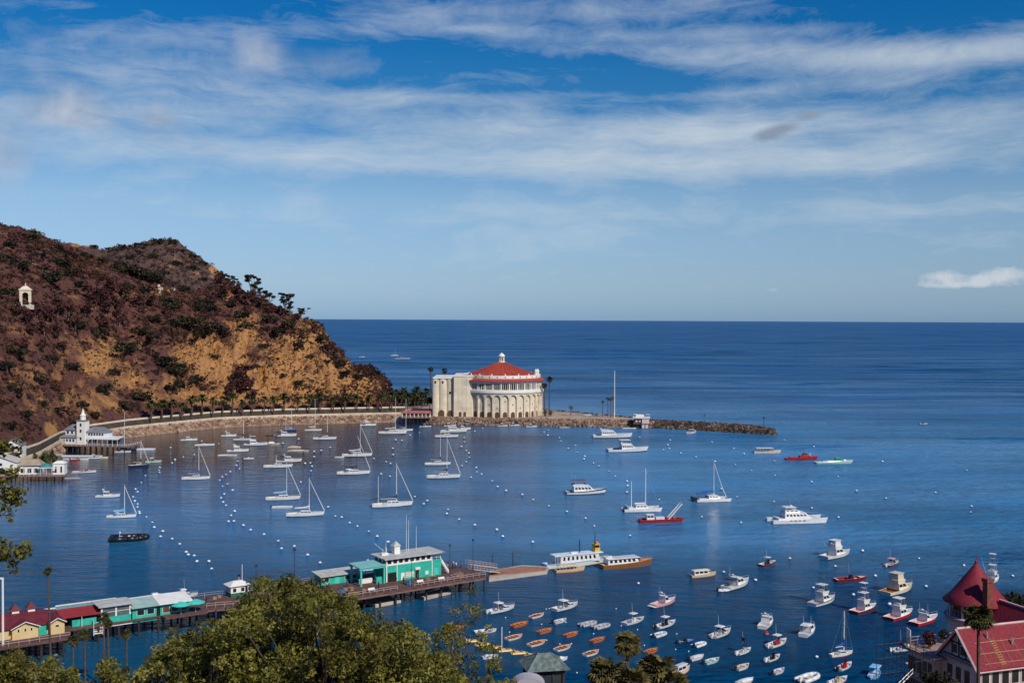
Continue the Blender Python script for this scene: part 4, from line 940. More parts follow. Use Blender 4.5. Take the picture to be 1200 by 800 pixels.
def sailboat(t, L, mast=14, c='white', cover='navy', jib=True, mizzen=0, spar='white', boot='navy', dodger=None, deck='white', jibc='white', boom=True, stripe=None, cab=True, mx=.1):
    B = .27 * L if L > 7 else .34 * L; fs, fb = .075 * L + .15, .10 * L + .25; ms = m_spar if spar == 'white' else m_bspar
    X = hull(t, L, B, fs, fb, c, boot, .62, 1.9, (.06, .30), .5, deck, 'cream', stripe=stripe)
    h = .045 * L + .18
    if cab: cabin(t, -.16 * L, .22 * L, .30 * B, fs - .02, h + .1, 1.6, .5, deck, wz=(.3, .75), roof=False, taper=.85)
    x = mx * L; zb = fs + h
    m = MB(); m.tube((x, 0, .4), (x, 0, mast), .13, .085, 7)
    o = m.build('mast', ms, t)
    s = MB()
    for f in (.42, .7): s.tube((x, -.28 * B, mast * f), (x, .28 * B, mast * f), .035, n=4)
    s.build('spreader', ms, o)
    g = MB(); bx = X(1, fb); sx = X(0, fs)
    for sg in (1, -1): g.path([(x, sg * .42 * B, fs), (x, sg * .28 * B, mast * .7), (x, 0, mast)], .014, 3)
    g.tube((sx, 0, fs), (x, 0, mast), .014, n=3); g.tube((bx, 0, fb), (x, 0, mast), .016, n=3); g.build('rigging', m_metal, t)
    if boom:
        bz = zb + 1.0; e = -.30 * L
        MB().tube((x, 0, bz - .1), (e, 0, bz - .1), .07, n=6).build('boom', ms, t)
        if cover:
            q = MB(); q.path([(x - .1, 0, bz + .55), (x - .1 - .3 * L * .5, 0, bz + .18), (e + .2, 0, bz + .1)], .26, 7, r2=.13); q.tube((x - .05, 0, bz - .1), (x - .05, 0, bz + 1.4), .22, .15, 7); q.build('sail_cover', P_(cover), t)
    if jib:
        d = Vector((x, 0, mast * .96)) - Vector((bx, 0, fb)); p = Vector((bx, 0, fb))
        MB().path([p + d * .03, p + d * .35, p + d * .97], .16, 6, r2=.07).build('furled_jib', P_(jibc), t)
    if mizzen:
        y = -.36 * L; MB().tube((y, 0, .4), (y, 0, mizzen), .11, .07, 6).build('mizzen_mast', ms, t)
        if cover: MB().path([(y, 0, fs + 2.0), (y - .16 * L, 0, fs + 1.7)], .24, 7, r2=.12).build('mizzen_cover', P_(cover), t)
    if dodger:
        q = MB(); q.lathe([(.34 * B, 0), (.34 * B, .3), (.1, .55)], 10); d_ = q.build('dodger', P_(dodger), t); d_.location = (-.17 * L, 0, fs + h + .1)
    r = MB()
    for sg in (1, -1):
        pts = []
        for s_ in (.02, .2, .4, .6, .8, .98):
            zz = dz(s_, fs, fb); pp_ = (X(s_, zz), sg * hb(s_, B, .62, 1.9) * .95, zz); r.tube(pp_, (pp_[0], pp_[1], zz + .6), .02, n=4); pts.append((pp_[0], pp_[1], zz + .6))
        r.path(pts, .016, 3)
    r.tube((X(.02, fs), -.2 * B, fs + .6), (X(.02, fs), .2 * B, fs + .6), .02, n=4); r.build('lifeline', m_metal, t)

def cruiser(t, L, c='white', boot='navy', fly=True, tower=False, canvas=None, outr=False, enclosed=False, arch=True, deck='white', inner=None, rail=None, stripe=None, hard=False, house='white', cab=(.34, .72), fbs=1.0, aer=2, platform=False):
    B = .34 * L; fs, fb = .055 * L + .32, .10 * L + .52
    X = hull(t, L, B, fs, fb, c, boot, .88, 2.4, (.03, cab[0]), .5, deck, inner or 'ltgrey', rail=rail, stripe=stripe)
    x0, x1 = X(cab[0], 0), X(cab[1], 0); h = (.066 * L + .88)
    cabin(t, x0, x1, .40 * B, fs + .05, h, 1.1, .08, house, roof=True)
    zt = fs + h + .15
    if fly:
        f = MB(); a, b = x0 - .02 * L, x0 + (x1 - x0) * .62; hw = .34 * B
        fbs = 1.45; f.frus(a, b, hw, zt, a - .1, b + .25, hw + .08, zt + .5 * fbs); fo = f.build('flybridge', P_(house), t)
        MB().box(a + .25, b - .2, -hw + .12, hw - .12, zt + .5 * fbs + .003, zt + .5 * fbs + .02).build('flybridge_floor', P_('ltgrey'), fo)
        MB().box(a + .4, a + .9, -hw * .7, hw * .7, zt + .52 * fbs, zt + .85 * fbs).build('helm_seat', P_('white' if not canvas else canvas), fo)
        w_ = MB(); w_.frus(b - .5, b + .1, hw * .9, zt + .52 * fbs, b - .75, b - .6, hw * .8, zt + .85 * fbs); w_.build('flybridge_screen', m_glass, fo)
        if hard or enclosed or tower:
            zz = zt + 2.3
            MB().box(a - .1, b - .1, -hw, hw, zz, zz + .1).build('hardtop', P_(canvas or house), t)
            q = MB()
            for xx in (a + .15, b - .5):
                for yy in (-hw * .9, hw * .9): q.tube((xx, yy, zt + .45), (xx, yy, zz), .035, n=5)
            q.build('hardtop_frame', m_metal, t)
            if enclosed:
                e = MB(); e.frus(a + .1, b - .1, hw * .92, zt + .5, a + .25, b - .6, hw * .9, zz - .003); e.build('canvas_enclosure', P_(enclosed), t)
        if tower:
            zz = zt + 2.4; q = MB(); TH = tower
            for sx_, sy_ in ((1, 1), (1, -1), (-1, 1), (-1, -1)): q.tube(((a + b) / 2 + sx_ * .9, sy_ * hw, zt), ((a + b) / 2 + sx_ * .4, sy_ * .5, zz + TH), .045, n=5)
            q.box((a + b) / 2 - .6, (a + b) / 2 + .6, -.6, .6, zz + TH, zz + TH + .08); q.build('tuna_tower', P_('dkgreen') if c == 'white' and boot == 'dkgreen' else m_metal, t)
            MB().box((a + b) / 2 - .8, (a + b) / 2 + .8, -.8, .8, zz + TH + 1.2, zz + TH + 1.3).build('tower_top', P_('navy' if boot == 'dkgreen' else 'white'), t)
            q = MB()
            for sy_ in (-.6, .6): q.tube(((a + b) / 2, sy_, zz + TH), ((a + b) / 2, sy_, zz + TH + 1.25), .035, n=4)
            q.build('tower_post', m_metal, t)
    if arch:
        q = MB(); a = x0 + .1; zz = zt + (1.3 if fly else .7)
        q.path([(a, -.36 * B, zt - .1), (a - .4, -.34 * B, zz), (a - .4, .34 * B, zz), (a, .36 * B, zt - .1)], .09, 5); q.build('radar_arch', P_(house), t)
        q = MB(); q.lathe([(.32, zz + .1), (.32, zz + .28), (.1, zz + .36)], 10, a - .4, 0); q.build('radar_dome', P_('white'), t)
    if canvas and not fly:
        q = MB(); q.frus(x0 - .22 * L, x0 + .35, .40 * B, fs + 1.55, x0 - .2 * L, x0 + .2, .34 * B, fs + 1.8); q.build('bimini', P_(canvas), t)
        q = MB()
        for xx in (x0 - .2 * L, x0 - .02):
            for yy in (-.38 * B, .38 * B): q.tube((xx, yy, fs), (xx, yy, fs + 1.6), .03, n=4)
        q.build('bimini_frame', m_metal, t)
    if outr:
        for sg in (1, -1): MB().tube((x0 + .2, sg * .42 * B, fs + .6), (x0 - outr * .28, sg * (.42 * B + outr * .18), fs + outr), .04, .02, 4).build('outrigger', m_spar, t)
    for k in range(aer): aerial(t, x0 + .2 + .5 * k, (-1) ** k * .3 * B, zt + (.6 if fly else 0), .26 * L)
    MB().box(X(.05, 0), X(.09, 0), -.3 * B, .3 * B, fs - .4, fs - .1).build('stern_bench', P_('white'), t)
    if platform: MB().box(X(0, 0) - .9, X(0, 0) + .02, -.42 * B, .42 * B, .28, .40).build('swim_platform', P_(platform if isinstance(platform, str) else 'white'), t)
    bowrail(t, X, L, B, fs, fb, .5, .88)

def console(t, L, c='white', boot='navy', top='white', con='white', motor='black', inner='ltgrey', rail=None, tower=None, aer=1):
    B = .36 * L; fs, fb = .06 * L + .15, .10 * L + .25
    X = hull(t, L, B, fs, fb, c, boot, .86, 2.3, (.05, .78), .45, c if c in ('white', 'cream', 'ltgrey', 'grey') else 'white', inner, rail=rail)
    z = fs - .40; MB().frus(-.09 * L, .05 * L, .17 * B, z, -.05 * L, .02 * L, .16 * B, z + 1.15).build('console', P_(con), t)
    q = MB(); q.frus(-.0 * L, .035 * L, .16 * B, z + 1.15, -.03 * L, -.02 * L, .14 * B, z + 1.5); q.build('windscreen', m_glass, t)
    MB().box(-.19 * L, -.12 * L, -.17 * B, .17 * B, z, z + .75).build('helm_seat', P_('white' if con == 'white' else con), t)
    MB().box(.10 * L, .20 * L, -.15 * B, .15 * B, z, z + .38).build('bow_seat', P_('white'), t)
    if top:
        q = MB(); hz = z + 2.05; a, b = -.19 * L, .08 * L
        for xx in (a + .15, b - .15):
            for yy in (-.17 * B, .17 * B): q.tube((xx, yy, z), (xx, yy * 1.1, hz), .035, n=4)
        q.tube((a + .15, 0, hz - .02), (b - .15, 0, hz - .02), .03, n=4); q.tube((a + .15, -.187 * B, hz - .02), (a + .15, .187 * B, hz - .02), .03, n=4); q.tube((b - .15, -.187 * B, hz - .02), (b - .15, .187 * B, hz - .02), .03, n=4); q.build('top_frame', m_metal, t); MB().frus(a, b, .30 * B, hz, a + .05, b - .1, .27 * B, hz + .12).build('t_top', P_(top), t)
    if tower:
        q = MB()
        for xx in (-.1 * L, .02 * L):
            for yy in (-.2 * B, .2 * B): q.tube((xx, yy, z), (-.04 * L, yy * .5, z + 2.6), .04, n=4)
        q.build('tower_frame', m_bspar, t); MB().box(-.12 * L, .04 * L, -.2 * B, .2 * B, z + 2.6, z + 3.3).build('tower_bucket', P_(tower), t)
    if motor: outboard(t, X(0, 0), 0, 1.15, motor, fs * .55)
    for k in range(aer): aerial(t, -.05 * L, .1 * B, z + 1.9, 2.6)
    return X

def cuddy(t, L, c='white', boot='navy', top='white', motor='black', inner='ltgrey', screen=True, rail=None, open_=False, aer=1, fs_=None):
    B = .36 * L; fs, fb = .06 * L + .18, .10 * L + .30
    X = hull(t, L, B, fs, fb, c, boot, .88, 2.4, (.04, .52), .55, 'white' if c != 'cream' else 'cream', inner, rail=rail)
    x0, x1 = X(.50, 0), X(.80, 0)
    cabin(t, x0, x1, .34 * B, fs + .1, .5, 1.2, .0, 'white' if c != 'cream' else 'cream', wz=(.3, .8), roof=False)
    w_ = MB(); w_.frus(x0 - .1, x0 + .55, .36 * B, fs + .5, x0 - .35, x0 - .2, .31 * B, fs + 1.1); w_.build('windscreen', m_glass, t)
    if top:
        hz = fs + 1.5; a, b = x0 - .22 * L, x0 + .25; q = MB()
        for xx in (a + .2, b - .3):
            for yy in (-.33 * B, .33 * B): q.tube((xx, yy, fs), (xx, yy * .95, hz), .04, n=4)
        q.build('hardtop_frame', P_('white'), t); MB().frus(a, b, .36 * B, hz, a + .1, b - .15, .32 * B, hz + .14).build('hardtop', P_(top), t)
    MB().box(X(.3, 0), X(.36, 0), -.3 * B, -.08 * B, fs - .4, fs + .2).build('seat', P_('white'), t); MB().box(X(.3, 0), X(.36, 0), .08 * B, .3 * B, fs - .4, fs + .2).build('seat', P_('white'), t)
    if motor: outboard(t, X(0, 0), 0, 1.15, motor, fs * .5)
    for k in range(aer): aerial(t, x0, .3 * B, fs + 1.5, 2.4)
    bowrail(t, X, L, B, fs, fb, .55, .88, .45)

def rowboat(t, L, c='white', inner='orange', seat='orangered', motor=None):
    B = .45 * L; fs, fb = .38, .56
    X = hull(t, L, B, fs, fb, c, c, .74, 2.3, (.03, .94), .26, c, inner)
    seats(t, (-.30 * L, -.06 * L, .18 * L), .36 * B, .26, seat, .34)
    if motor: outboard(t, X(0, 0), 0, .9, motor, .35)
def skiff(t, L, c='white', inner='ltgrey', cover=None, motor='black', bim=None, rail=None):
    B = .42 * L; fs, fb = .42, .62
    X = hull(t, L, B, fs, fb, c, c, .80, 2.2, None if cover else (.05, .86), .30, cover or c, inner, rail=rail)
    if cover: MB().frus(-.40 * L, .30 * L, .40 * B, .5, -.3 * L, .18 * L, .1 * B, .82).build('boat_cover', P_(cover), t)
    else: seats(t, (-.25 * L, .05 * L), .34 * B, .36, 'white' if c != 'white' else 'ltgrey', .35)
    if bim:
        q = MB()
        for yy in (-.42 * B, .42 * B): q.tube((-.1 * L, yy, .5), (.0, yy, 1.75), .03, n=4)
        q.build('bimini_frame', m_metal, t); MB().frus(-.22 * L, .26 * L, .44 * B, 1.75, -.18 * L, .22 * L, .36 * B, 1.92).build('bimini', P_(bim), t)
    if motor: outboard(t, X(0, 0), 0, 1.0, motor, .35)
def inflatable(t, L, c='ltgrey', floor='grey', motor='black', con=None, seat=True):
    W = .20 * L; r = .075 * L; P = [(-.5 * L, W), (-.1 * L, W * 1.02), (.2 * L, W * .95), (.38 * L, W * .55), (.46 * L, 0)]
    for sg in (1, -1):
        m = MB(); pts = [(x, sg * y, r * .9 + (.12 * max(0, x / L) * L * .3)) for x, y in P]
        for k in range(len(pts)): m.ball(pts[k], r, 8)
        m.path(pts, r, 8); m.build('tube', P_(c), t, True)
    MB().prism([(-.46 * L, -W), (.2 * L, -W * .9), (.36 * L, -.4 * W), (.36 * L, .4 * W), (.2 * L, W * .9), (-.46 * L, W)], .08, .16).build('floor', P_(floor), t)
    MB().box(-.47 * L, -.43 * L, -W, W, .1, .52).build('transom', P_('ltgrey'), t)
    if seat: MB().box(-.12 * L, -.02 * L, -W, W, .3, .4).build('seat', P_('ltgrey'), t)
    if motor: outboard(t, -.47 * L, 0, .9 if L < 5 else 1.2, motor, .35)
    if con:
        MB().frus(-.08 * L, .04 * L, .35 * W, .16, -.05 * L, .0, .32 * W, 1.5).build('console', P_(con), t); MB().box(-.26 * L, -.15 * L, -.5 * W, .5 * W, .16, .9).build('seat', P_('white'), t)
        q = MB()
        for yy in (-.4 * W, .4 * W): q.tube((-.3 * L, yy, .2), (-.27 * L, yy, 2.3), .05, n=5)
        q.tube((-.27 * L, -.4 * W, 2.3), (-.27 * L, .4 * W, 2.3), .05, n=5); q.build('radar_frame', P_('white'), t)
        MB().ball((-.27 * L, 0, 2.6), .3, 8).build('radar_dome', P_('white'), t)
def pedal(t, L):
    for y in (-.36, .36):
        m = MB(); m.loft([[(x, y + w * .30 * math.cos(a), .12 + .26 * h * math.sin(a)) for a in np.linspace(0, 2 * math.pi, 9)[:-1]] for x, w, h in ((-.5 * L, .4, .5), (-.4 * L, 1, 1), (.2 * L, 1, 1), (.4 * L, .8, .9), (.5 * L, .25, .4))], 0, True, True, True); m.build('float', P_('yellow'), t)
    MB().frus(-.42 * L, .34 * L, .62, .30, -.40 * L, .30 * L, .58, .42).build('deck', P_('yellow'), t)
    for y in (-.3, .3):
        m = MB(); m.hexa([(-.22 * L, y - .22, .42), (.0, y - .22, .42), (.0, y + .22, .42), (-.22 * L, y + .22, .42)], [(-.22 * L, y - .22, .58), (.0, y - .22, .52), (.0, y + .22, .52), (-.22 * L, y + .22, .58)])
        m.hexa([(-.27 * L, y - .22, .45), (-.22 * L, y - .22, .45), (-.22 * L, y + .22, .45), (-.27 * L, y + .22, .45)], [(-.31 * L, y - .2, .95), (-.28 * L, y - .2, .95), (-.28 * L, y + .2, .95), (-.31 * L, y + .2, .95)]); m.build('seat', P_('tan'), t)
    MB().frus(.12 * L, .30 * L, .4, .42, .14 * L, .22 * L, .34, .62).build('pedal_box', P_('brown'), t)
def launch(t, L, c='cream', boot='brown', roofc='cream', posts=6, rail=None, low=False, winband=False):
    B = .27 * L; fs, fb = .055 * L + .35, .08 * L + .55
    X = hull(t, L, B, fs, fb, c, boot, .80, 2.4, (.05, .74), .5, 'tan' if c != 'cream' else 'cream', 'brown', rail=rail)
    z0, z1 = fs - .1, fs + (1.05 if low else 1.55); a, b = -.44 * L, .20 * L
    if winband: cabin(t, a + .1, b, .40 * B, fs - .02, z1 - fs, .45, .05, 'white', wz=(.35, .82), roof=False)
    else:
        q = MB()
        for k in range(posts):
            for sg in (1, -1): q.tube((a + .2 + (b - a - .4) * k / (posts - 1), sg * .42 * B, z0), (a + .2 + (b - a - .4) * k / (posts - 1), sg * .42 * B, z1), .06, n=5)
        q.build('canopy_post', P_('white'), t)
        seats(t, [a + .8 + 1.5 * k for k in range(int((b - a - 1) / 1.5))], .36 * B, fs - .15, 'brown', .5)
    MB().frus(a - .1, b + .2, .46 * B, z1, a + .1, b - .1, .38 * B, z1 + .2).build('canopy', P_(roofc), t)
    return X, B, fs, fb, z1

def crane_boat(t, L):
    B = .26 * L; X = hull(t, L, B, .95, 1.25, 'red', 'maroon', .95, 4, (.06, .9), .35, 'maroon', 'maroon', rail='red')
    cabin(t, -.36 * L, -.18 * L, .30 * B, .9, 1.7, .1, .05, 'white', wz=(.5, .85)); aerial(t, -.3 * L, 0, 2.7, 2)
    for sg in (-1.25, 1.25):
        MB().tube((.14 * L, sg, 1.0), (.46 * L, sg, 6.4), .26, .22, 4).build('boom_arm', P_('white'), t)
        MB().tube((.30 * L, sg, .9), (.27 * L, sg, 3.2), .14, n=6).build('ram', m_metal, t)
    MB().tube((.455 * L, -1.3, 6.3), (.455 * L, 1.3, 6.3), .16, n=6).build('boom_crossbar', P_('white'), t)
    MB().box(-.14 * L, .06 * L, -.7, .7, .95, 1.8).build('deck_crate', P_('white'), t); MB().box(.08 * L, .13 * L, -.9, .9, .9, 1.7).build('winch', P_('red'), t)
def tour_red(t, L):
    B = .24 * L; X = hull(t, L, B, .9, 1.7, 'red', 'maroon', .8, 2.4, None, .4, 'red', rail='red')
    cabin(t, -.10 * L, .30 * L, .36 * B, 1.0, 1.15, .9, .5, 'red', wz=(.35, .8)); cabin(t, .02 * L, .18 * L, .26 * B, 2.2, 1.2, .5, .3, 'red', wz=(.4, .8), name='pilothouse'); MB().tube((.06 * L, 0, 3.4), (.06 * L, 0, 5.6), .07, n=5).build('mast', m_bspar, t)
    MB().box(-.40 * L, -.16 * L, -.3 * B, .3 * B, .95, 1.5).build('engine_box', P_('red'), t); bowrail(t, X, L, B, .9, 1.7, .45, .8)
    q = MB(); q.tube((.26 * L, 0, 2.2), (.26 * L, 0, 3.4), .25, .25, 8); q.build('vent_stack', P_('white'), t)
def sub_green(t, L):
    B = .24 * L; X = hull(t, L, B, .8, 1.5, 'pgreen', 'green', .8, 2.4, None, .4, 'pgreen', rail='white')
    m = MB(); m.loft([[(x, y * w, .85 + .9 * h * z) for y, z in [(-1, 0), (-.85, .6), (0, 1), (.85, .6), (1, 0)]] for x, w, h in ((-.36 * L, .3 * B, .5), (-.2 * L, .38 * B, .9), (.15 * L, .36 * B, 1), (.34 * L, .18 * B, .5))], 0, False, True, True); m.build('turtle_deck', P_('pgreen'), t)
    cabin(t, .0, .20 * L, .26 * B, 1.5, 1.35, .7, .5, 'green', wz=(.4, .8), name='pilothouse'); MB().tube((.05 * L, 0, 2.8), (.05 * L, 0, 4.2), .12, n=5).build('mast', P_('green'), t)
    MB().frus(.24 * L, .33 * L, .2 * B, 1.4, .25 * L, .31 * L, .15 * B, 2.0).build('hatch', P_('white'), t); MB().box(-.46 * L, -.38 * L, -.25 * B, .25 * B, .75, 1.1).build('stern_locker', P_('white'), t); bowrail(t, X, L, B, .8, 1.5, .5, .8)
def twin_hull(t, L, W, fs, fb, c, boot='navy'):
    b = .16 * L * .8
    for sg in (1, -1):
        m = MB(); secs = []
        for s in (0, .1, .3, .5, .7, .85, .95, 1):
            hw = hb(s, b, .8, 2.2); zd = dz(s, fs, fb); x = (s - .5) * L
            secs.append([(x + .04 * L * s ** 4, sg * W + hw, zd), (x, sg * W + hw * .85, .12), (x, sg * W, -.25), (x, sg * W - hw * .85, .12), (x + .04 * L * s ** 4, sg * W - hw, zd)])
        m.loft(secs, 0, True, True, True); m.build('hull', P_(c), t)
    return b
def sail_cat(t, L, mast):
    W = .22 * L; twin_hull(t, L, W, .9, 1.2, 'white'); MB().frus(-.42 * L, .24 * L, W, .92, -.42 * L, .20 * L, W, 1.2).build('bridge_deck', P_('white'), t)
    cabin(t, -.12 * L, .22 * L, .8 * W, 1.2, .9, .9, .1, 'white', wz=(.4, .8)); MB().box(-.40 * L, -.10 * L, -.8 * W, .8 * W, 2.75, 2.9).build('bimini', P_('blue'), t)
    q = MB()
    for x in (-.38 * L, -.12 * L):
        for y in (-.75 * W, .75 * W): q.tube((x, y, 1.2), (x, y, 2.75), .05, n=5)
    q.build('bimini_frame', m_metal, t)
    x = .08 * L; MB().tube((x, 0, 1.2), (x, 0, mast), .14, .09, 7).build('mast', m_spar, t); MB().path([(x, 0, 3.7), (-.3 * L, 0, 3.5)], .28, 7, r2=.16).build('sail_cover', P_('blue'), t)
    MB().path([(.46 * L, 0, 1.2), (.3 * L, 0, mast * .4), (x + .2, 0, mast * .95)], .15, 6, r2=.07).build('furled_jib', P_('white'), t); MB().tube((.46 * L, -W, 1.1), (.46 * L, W, 1.1), .1, n=6).build('crossbeam', m_spar, t)
    g = MB(); [g.tube((0, s * W, 1), (x, 0, mast), .015, n=3) for s in (1, -1)]; g.build('rigging', m_metal, t)
    for sg in (1, -1): outboard(t, -.5 * L, 0, 1, 'black', .5); 
    MB().box(-.56 * L, -.50 * L, -.7 * W, .7 * W, .6, 1.7).build('davit_dinghy', P_('black'), t)
def power_cat(t, L):
    W = .15 * L; twin_hull(t, L, W, 1.2, 2.0, 'white'); MB().frus(-.40 * L, .40 * L, W, 1.0, -.38 * L, .36 * L, W, 1.75).build('bridge_deck', P_('white'), t)
    cabin(t, -.26 * L, .24 * L, .95 * W, 1.75, 1.7, 1.2, .1, 'white', wz=(.4, .78)); cabin(t, -.24 * L, .04 * L, .78 * W, 3.55, .8, .8, -.1, 'white', name='flybridge', wz=(.5, .9), roof=False)
    MB().frus(-.24 * L, -.02 * L, .7 * W, 5.3, -.22 * L, -.04 * L, .62 * W, 5.45).build('hardtop', P_('white'), t); q = MB()
    for x in (-.22 * L, -.05 * L):
        for y in (-.6 * W, .6 * W): q.tube((x, y, 3.6), (x, y, 5.3), .06, n=5)
    q.build('hardtop_frame', P_('white'), t); q = MB(); q.lathe([(.5, 5.5), (.5, 5.75), (.1, 6.0)], 10, -.1 * L, 0); q.build('radar_dome', P_('white'), t); aerial(t, -.1 * L, .4, 5.5, 2.2)
    q = MB()
    for y in (-W, W): q.path([(.0, y * 1.3, 1.9), (0, y * 1.3, 2.6), (.48 * L, y * 1.05, 2.8)], .04, 4)
    q.build('bow_rail', m_metal, t)
    for k in range(4): MB().box(-.2 * L + k * 1.6, -.2 * L + k * 1.6 + .9, -W - b_half(L), -W - b_half(L) + .03, 1.05, 1.3).build('port_light', m_glass, t)
def b_half(L): return .16 * L * .8 / 2 + .0
def ketch_cat(t, L, m1, m2):
    W = .17 * L; twin_hull(t, L, W, 1.0, 1.5, 'white'); MB().frus(-.38 * L, .30 * L, W, .9, -.38 * L, .26 * L, W, 1.4).build('bridge_deck', P_('white'), t)
    cabin(t, -.18 * L, .18 * L, .85 * W, 1.4, .9, 1.0, .4, 'white', wz=(.3, .75)); MB().tube((.12 * L, 0, 1.4), (.12 * L, 0, m1), .17, .11, 7).build('mast', m_spar, t); MB().tube((-.27 * L, 0, 1.4), (-.27 * L, 0, m2), .15, .1, 7).build('mizzen_mast', m_spar, t)
    MB().path([(.10 * L, 0, 2.9), (-.18 * L, 0, 2.8)], .16, 6).build('sail_cover', P_('white'), t); g = MB()
    for s in (1, -1): g.tube((.05 * L, s * W, 1.3), (.12 * L, 0, m1), .015, n=3); g.tube((-.32 * L, s * W, 1.3), (-.27 * L, 0, m2), .015, n=3)
    g.tube((.5 * L, 0, 1.5), (.12 * L, 0, m1), .02, n=3); g.build('rigging', m_metal, t); MB().tube((.44 * L, -W, 1.4), (.44 * L, W, 1.4), .12, n=6).build('crossbeam', m_spar, t)
    MB().box(-.42 * L, -.36 * L, -W, W, 1.4, 2.0).build('helm_seat', P_('grey'), t)
def ferry(t, L):
    B = .19 * L; X = hull(t, L, B, 1.3, 1.9, 'white', 'navy', .9, 2.8, (.03, .2), .5, 'ltblue', 'ltgrey', rail='ltblue')
    cabin(t, -.30 * L, .36 * L, .42 * B, 1.35, 2.1, .3, .1, 'white', wz=(.38, .85), roof=False, taper=.96)
    MB().box(-.40 * L, .40 * L, -.48 * B, .48 * B, 3.5, 3.75).build('cabin_roof', paint('ice_roof', (.66, .76, .80)), t)
    q = MB()
    for x in np.linspace(-.39 * L, -.31 * L, 3):
        for y in (-.44 * B, .44 * B): q.tube((x, y, 1.3), (x, y, 3.5), .06, n=5)
    q.build('roof_post', P_('white'), t)
    MB().tube((.05 * L, 0, 3.7), (.05 * L, 0, 7.4), .16, .1, 6).build('mast', m_bspar, t); q = MB(); q.tube((.05 * L, -.9, 6.2), (.05 * L, .9, 6.2), .06, n=4); q.build('yard', m_bspar, t)
    MB().box(-.1 * L, .0, -.6, .6, 3.76, 4.1).build('roof_locker', P_('white'), t)
    cabin(t, .28 * L, .37 * L, 1.0, 3.76, 2.1, .05, .05, 'yellow', wz=(.55, .88), name='pilothouse'); MB().box(.31 * L, .35 * L, -.6, .6, 5.96, 6.5).build('searchlight_box', P_('orange'), t); MB().tube((.285 * L, -.8, 3.7), (.285 * L, -.8, 9.6), .14, .09, 6).build('funnel_mast', m_bspar, t); bowrail(t, X, L, B, 1.3, 1.9, .75, .9)
def brown_tour(t, L):
    X, B, fs, fb, z1 = launch(t, L, 'brown', 'brown', 'ltgrey', 6, 'wood', winband=True)
    q = MB(); q.lathe([(.8, z1 + .2), (.8, z1 + .75), (.5, z1 + .8)], 10, -.36 * L, .1); q.build('liferaft_canister', P_('white'), t)
    MB().box(-.47 * L, -.34 * L, -.30 * B, .30 * B, z1 + .2, z1 + .6).build('roof_locker', P_('white'), t); MB().frus(.24 * L, .33 * L, .22 * B, fs + .2, .25 * L, .31 * L, .18 * B, fs + 1.0).build('hatch', P_('wood'), t); bowrail(t, X, L, B, fs, fb, .7, .8, .6)
def boom_boat(t, L):
    sailboat(t, L, 9, 'white', 'cream', False, cab=True)
def canopy_raft(t, L):
    skiff(t, L, 'cream', 'grey', None, None); q = MB(); B = .38 * L
    for x in (-.25 * L, .25 * L):
        for y in (-.3 * B, .3 * B): q.tube((x, y, .4), (x, y, 4.6), .07, n=5)
    q.build('canopy_post', m_bspar, t); MB().box(-.36 * L, .36 * L, -.42 * B, .42 * B, 4.6, 4.85).build('canopy', P_('black'), t); MB().frus(-.2 * L, .2 * L, .3 * B, .5, -.15 * L, .1 * L, .2 * B, 1.5).build('cabin', P_('white'), t)

KINDS = dict(sailboat=('sailboat', sailboat), cruiser=('motor_yacht', cruiser), console=('fishing_boat', console), cuddy=('motorboat', cuddy), rowboat=('rowboat', rowboat), skiff=('skiff', skiff), inflatable=('dinghy', inflatable), pedal=('pedal_boat', pedal),
             launch=('launch', launch), crane=('workboat', crane_boat), redtour=('tour_boat', tour_red), sub=('tour_boat', sub_green), sailcat=('catamaran', sail_cat), powercat=('catamaran', power_cat), ketchcat=('catamaran', ketch_cat), ferry=('ferry', ferry), browntour=('tour_boat', brown_tour), raft=('canopy_boat', canopy_raft))
CATS = dict(sailboat='sailboat', motor_yacht='motor yacht', fishing_boat='fishing boat', motorboat='motorboat', rowboat='rowboat', skiff='skiff', dinghy='dinghy', pedal_boat='pedal boat', launch='launch', workboat='workboat', tour_boat='tour boat', catamaran='catamaran', ferry='ferry', canopy_boat='boat')
BOAT_AT = {}
def boat(kind, x0, x1, y, head, label, tops=None, group=None, fix=None, name=None, **kw):
    nm, fn = KINDS[kind]; nm = name or nm; px = (x0 + x1) / 2; p = at(px, y); mpp = p.y / F; h = R(head); L = (x1 - x0) * mpp / (abs(math.cos(h)) + .3 * abs(math.sin(h)))
    L *= 1.15 if p.y < 420 else 1.07
    if fix: L = fix
    p = p + Vector((0, L * .10, 0)); p.z = 0
    t = thing(nm, label, CATS[nm], p, h, group)
    args = [(y - q) * mpp * 1.0 for q in (tops or [])]
    fn(t, L, *args, **kw); return t
BO = boat
G_L, G_M, G_R = 'boats moored off the headland', 'boats moored in the middle of the bay', 'boats moored off the town'
# off the headland and the seafront road
BO('sailboat', 135, 152, 530.5, 12, 'small slate sailboat moored off the yacht club deck, mast before the dock', [483], cover=None, jib=False, c='ltgrey', boom=True)
BO('sailboat', 151, 173, 547, 12, 'navy hulled sloop with dark sail cover moored below the yacht club floating dock', [516], c='navy', cover='black', jib=True, deck='white')
BO('cuddy', 171, 188, 542, 12, 'pale green motorboat just beyond the bow of the navy sloop', c='pgreen', motor=None)
BO('cruiser', 113, 138.5, 583, 10, 'white low cabin cruiser alone between the yacht club and a white sloop', fly=False, arch=True, aer=1)
BO('sailboat', 127, 156, 607, 8, 'white sloop with pale blue cockpit cover nearest the black inflatable patrol boat', [568], cover='ltblue', dodger='ltblue')
BO('inflatable', 132, 170, 633.5, 14, 'black rigid inflatable patrol boat with white console and radar arch', c='black', floor='ltgrey', con='white', motor='ltgrey', name='patrol_boat') if False else None
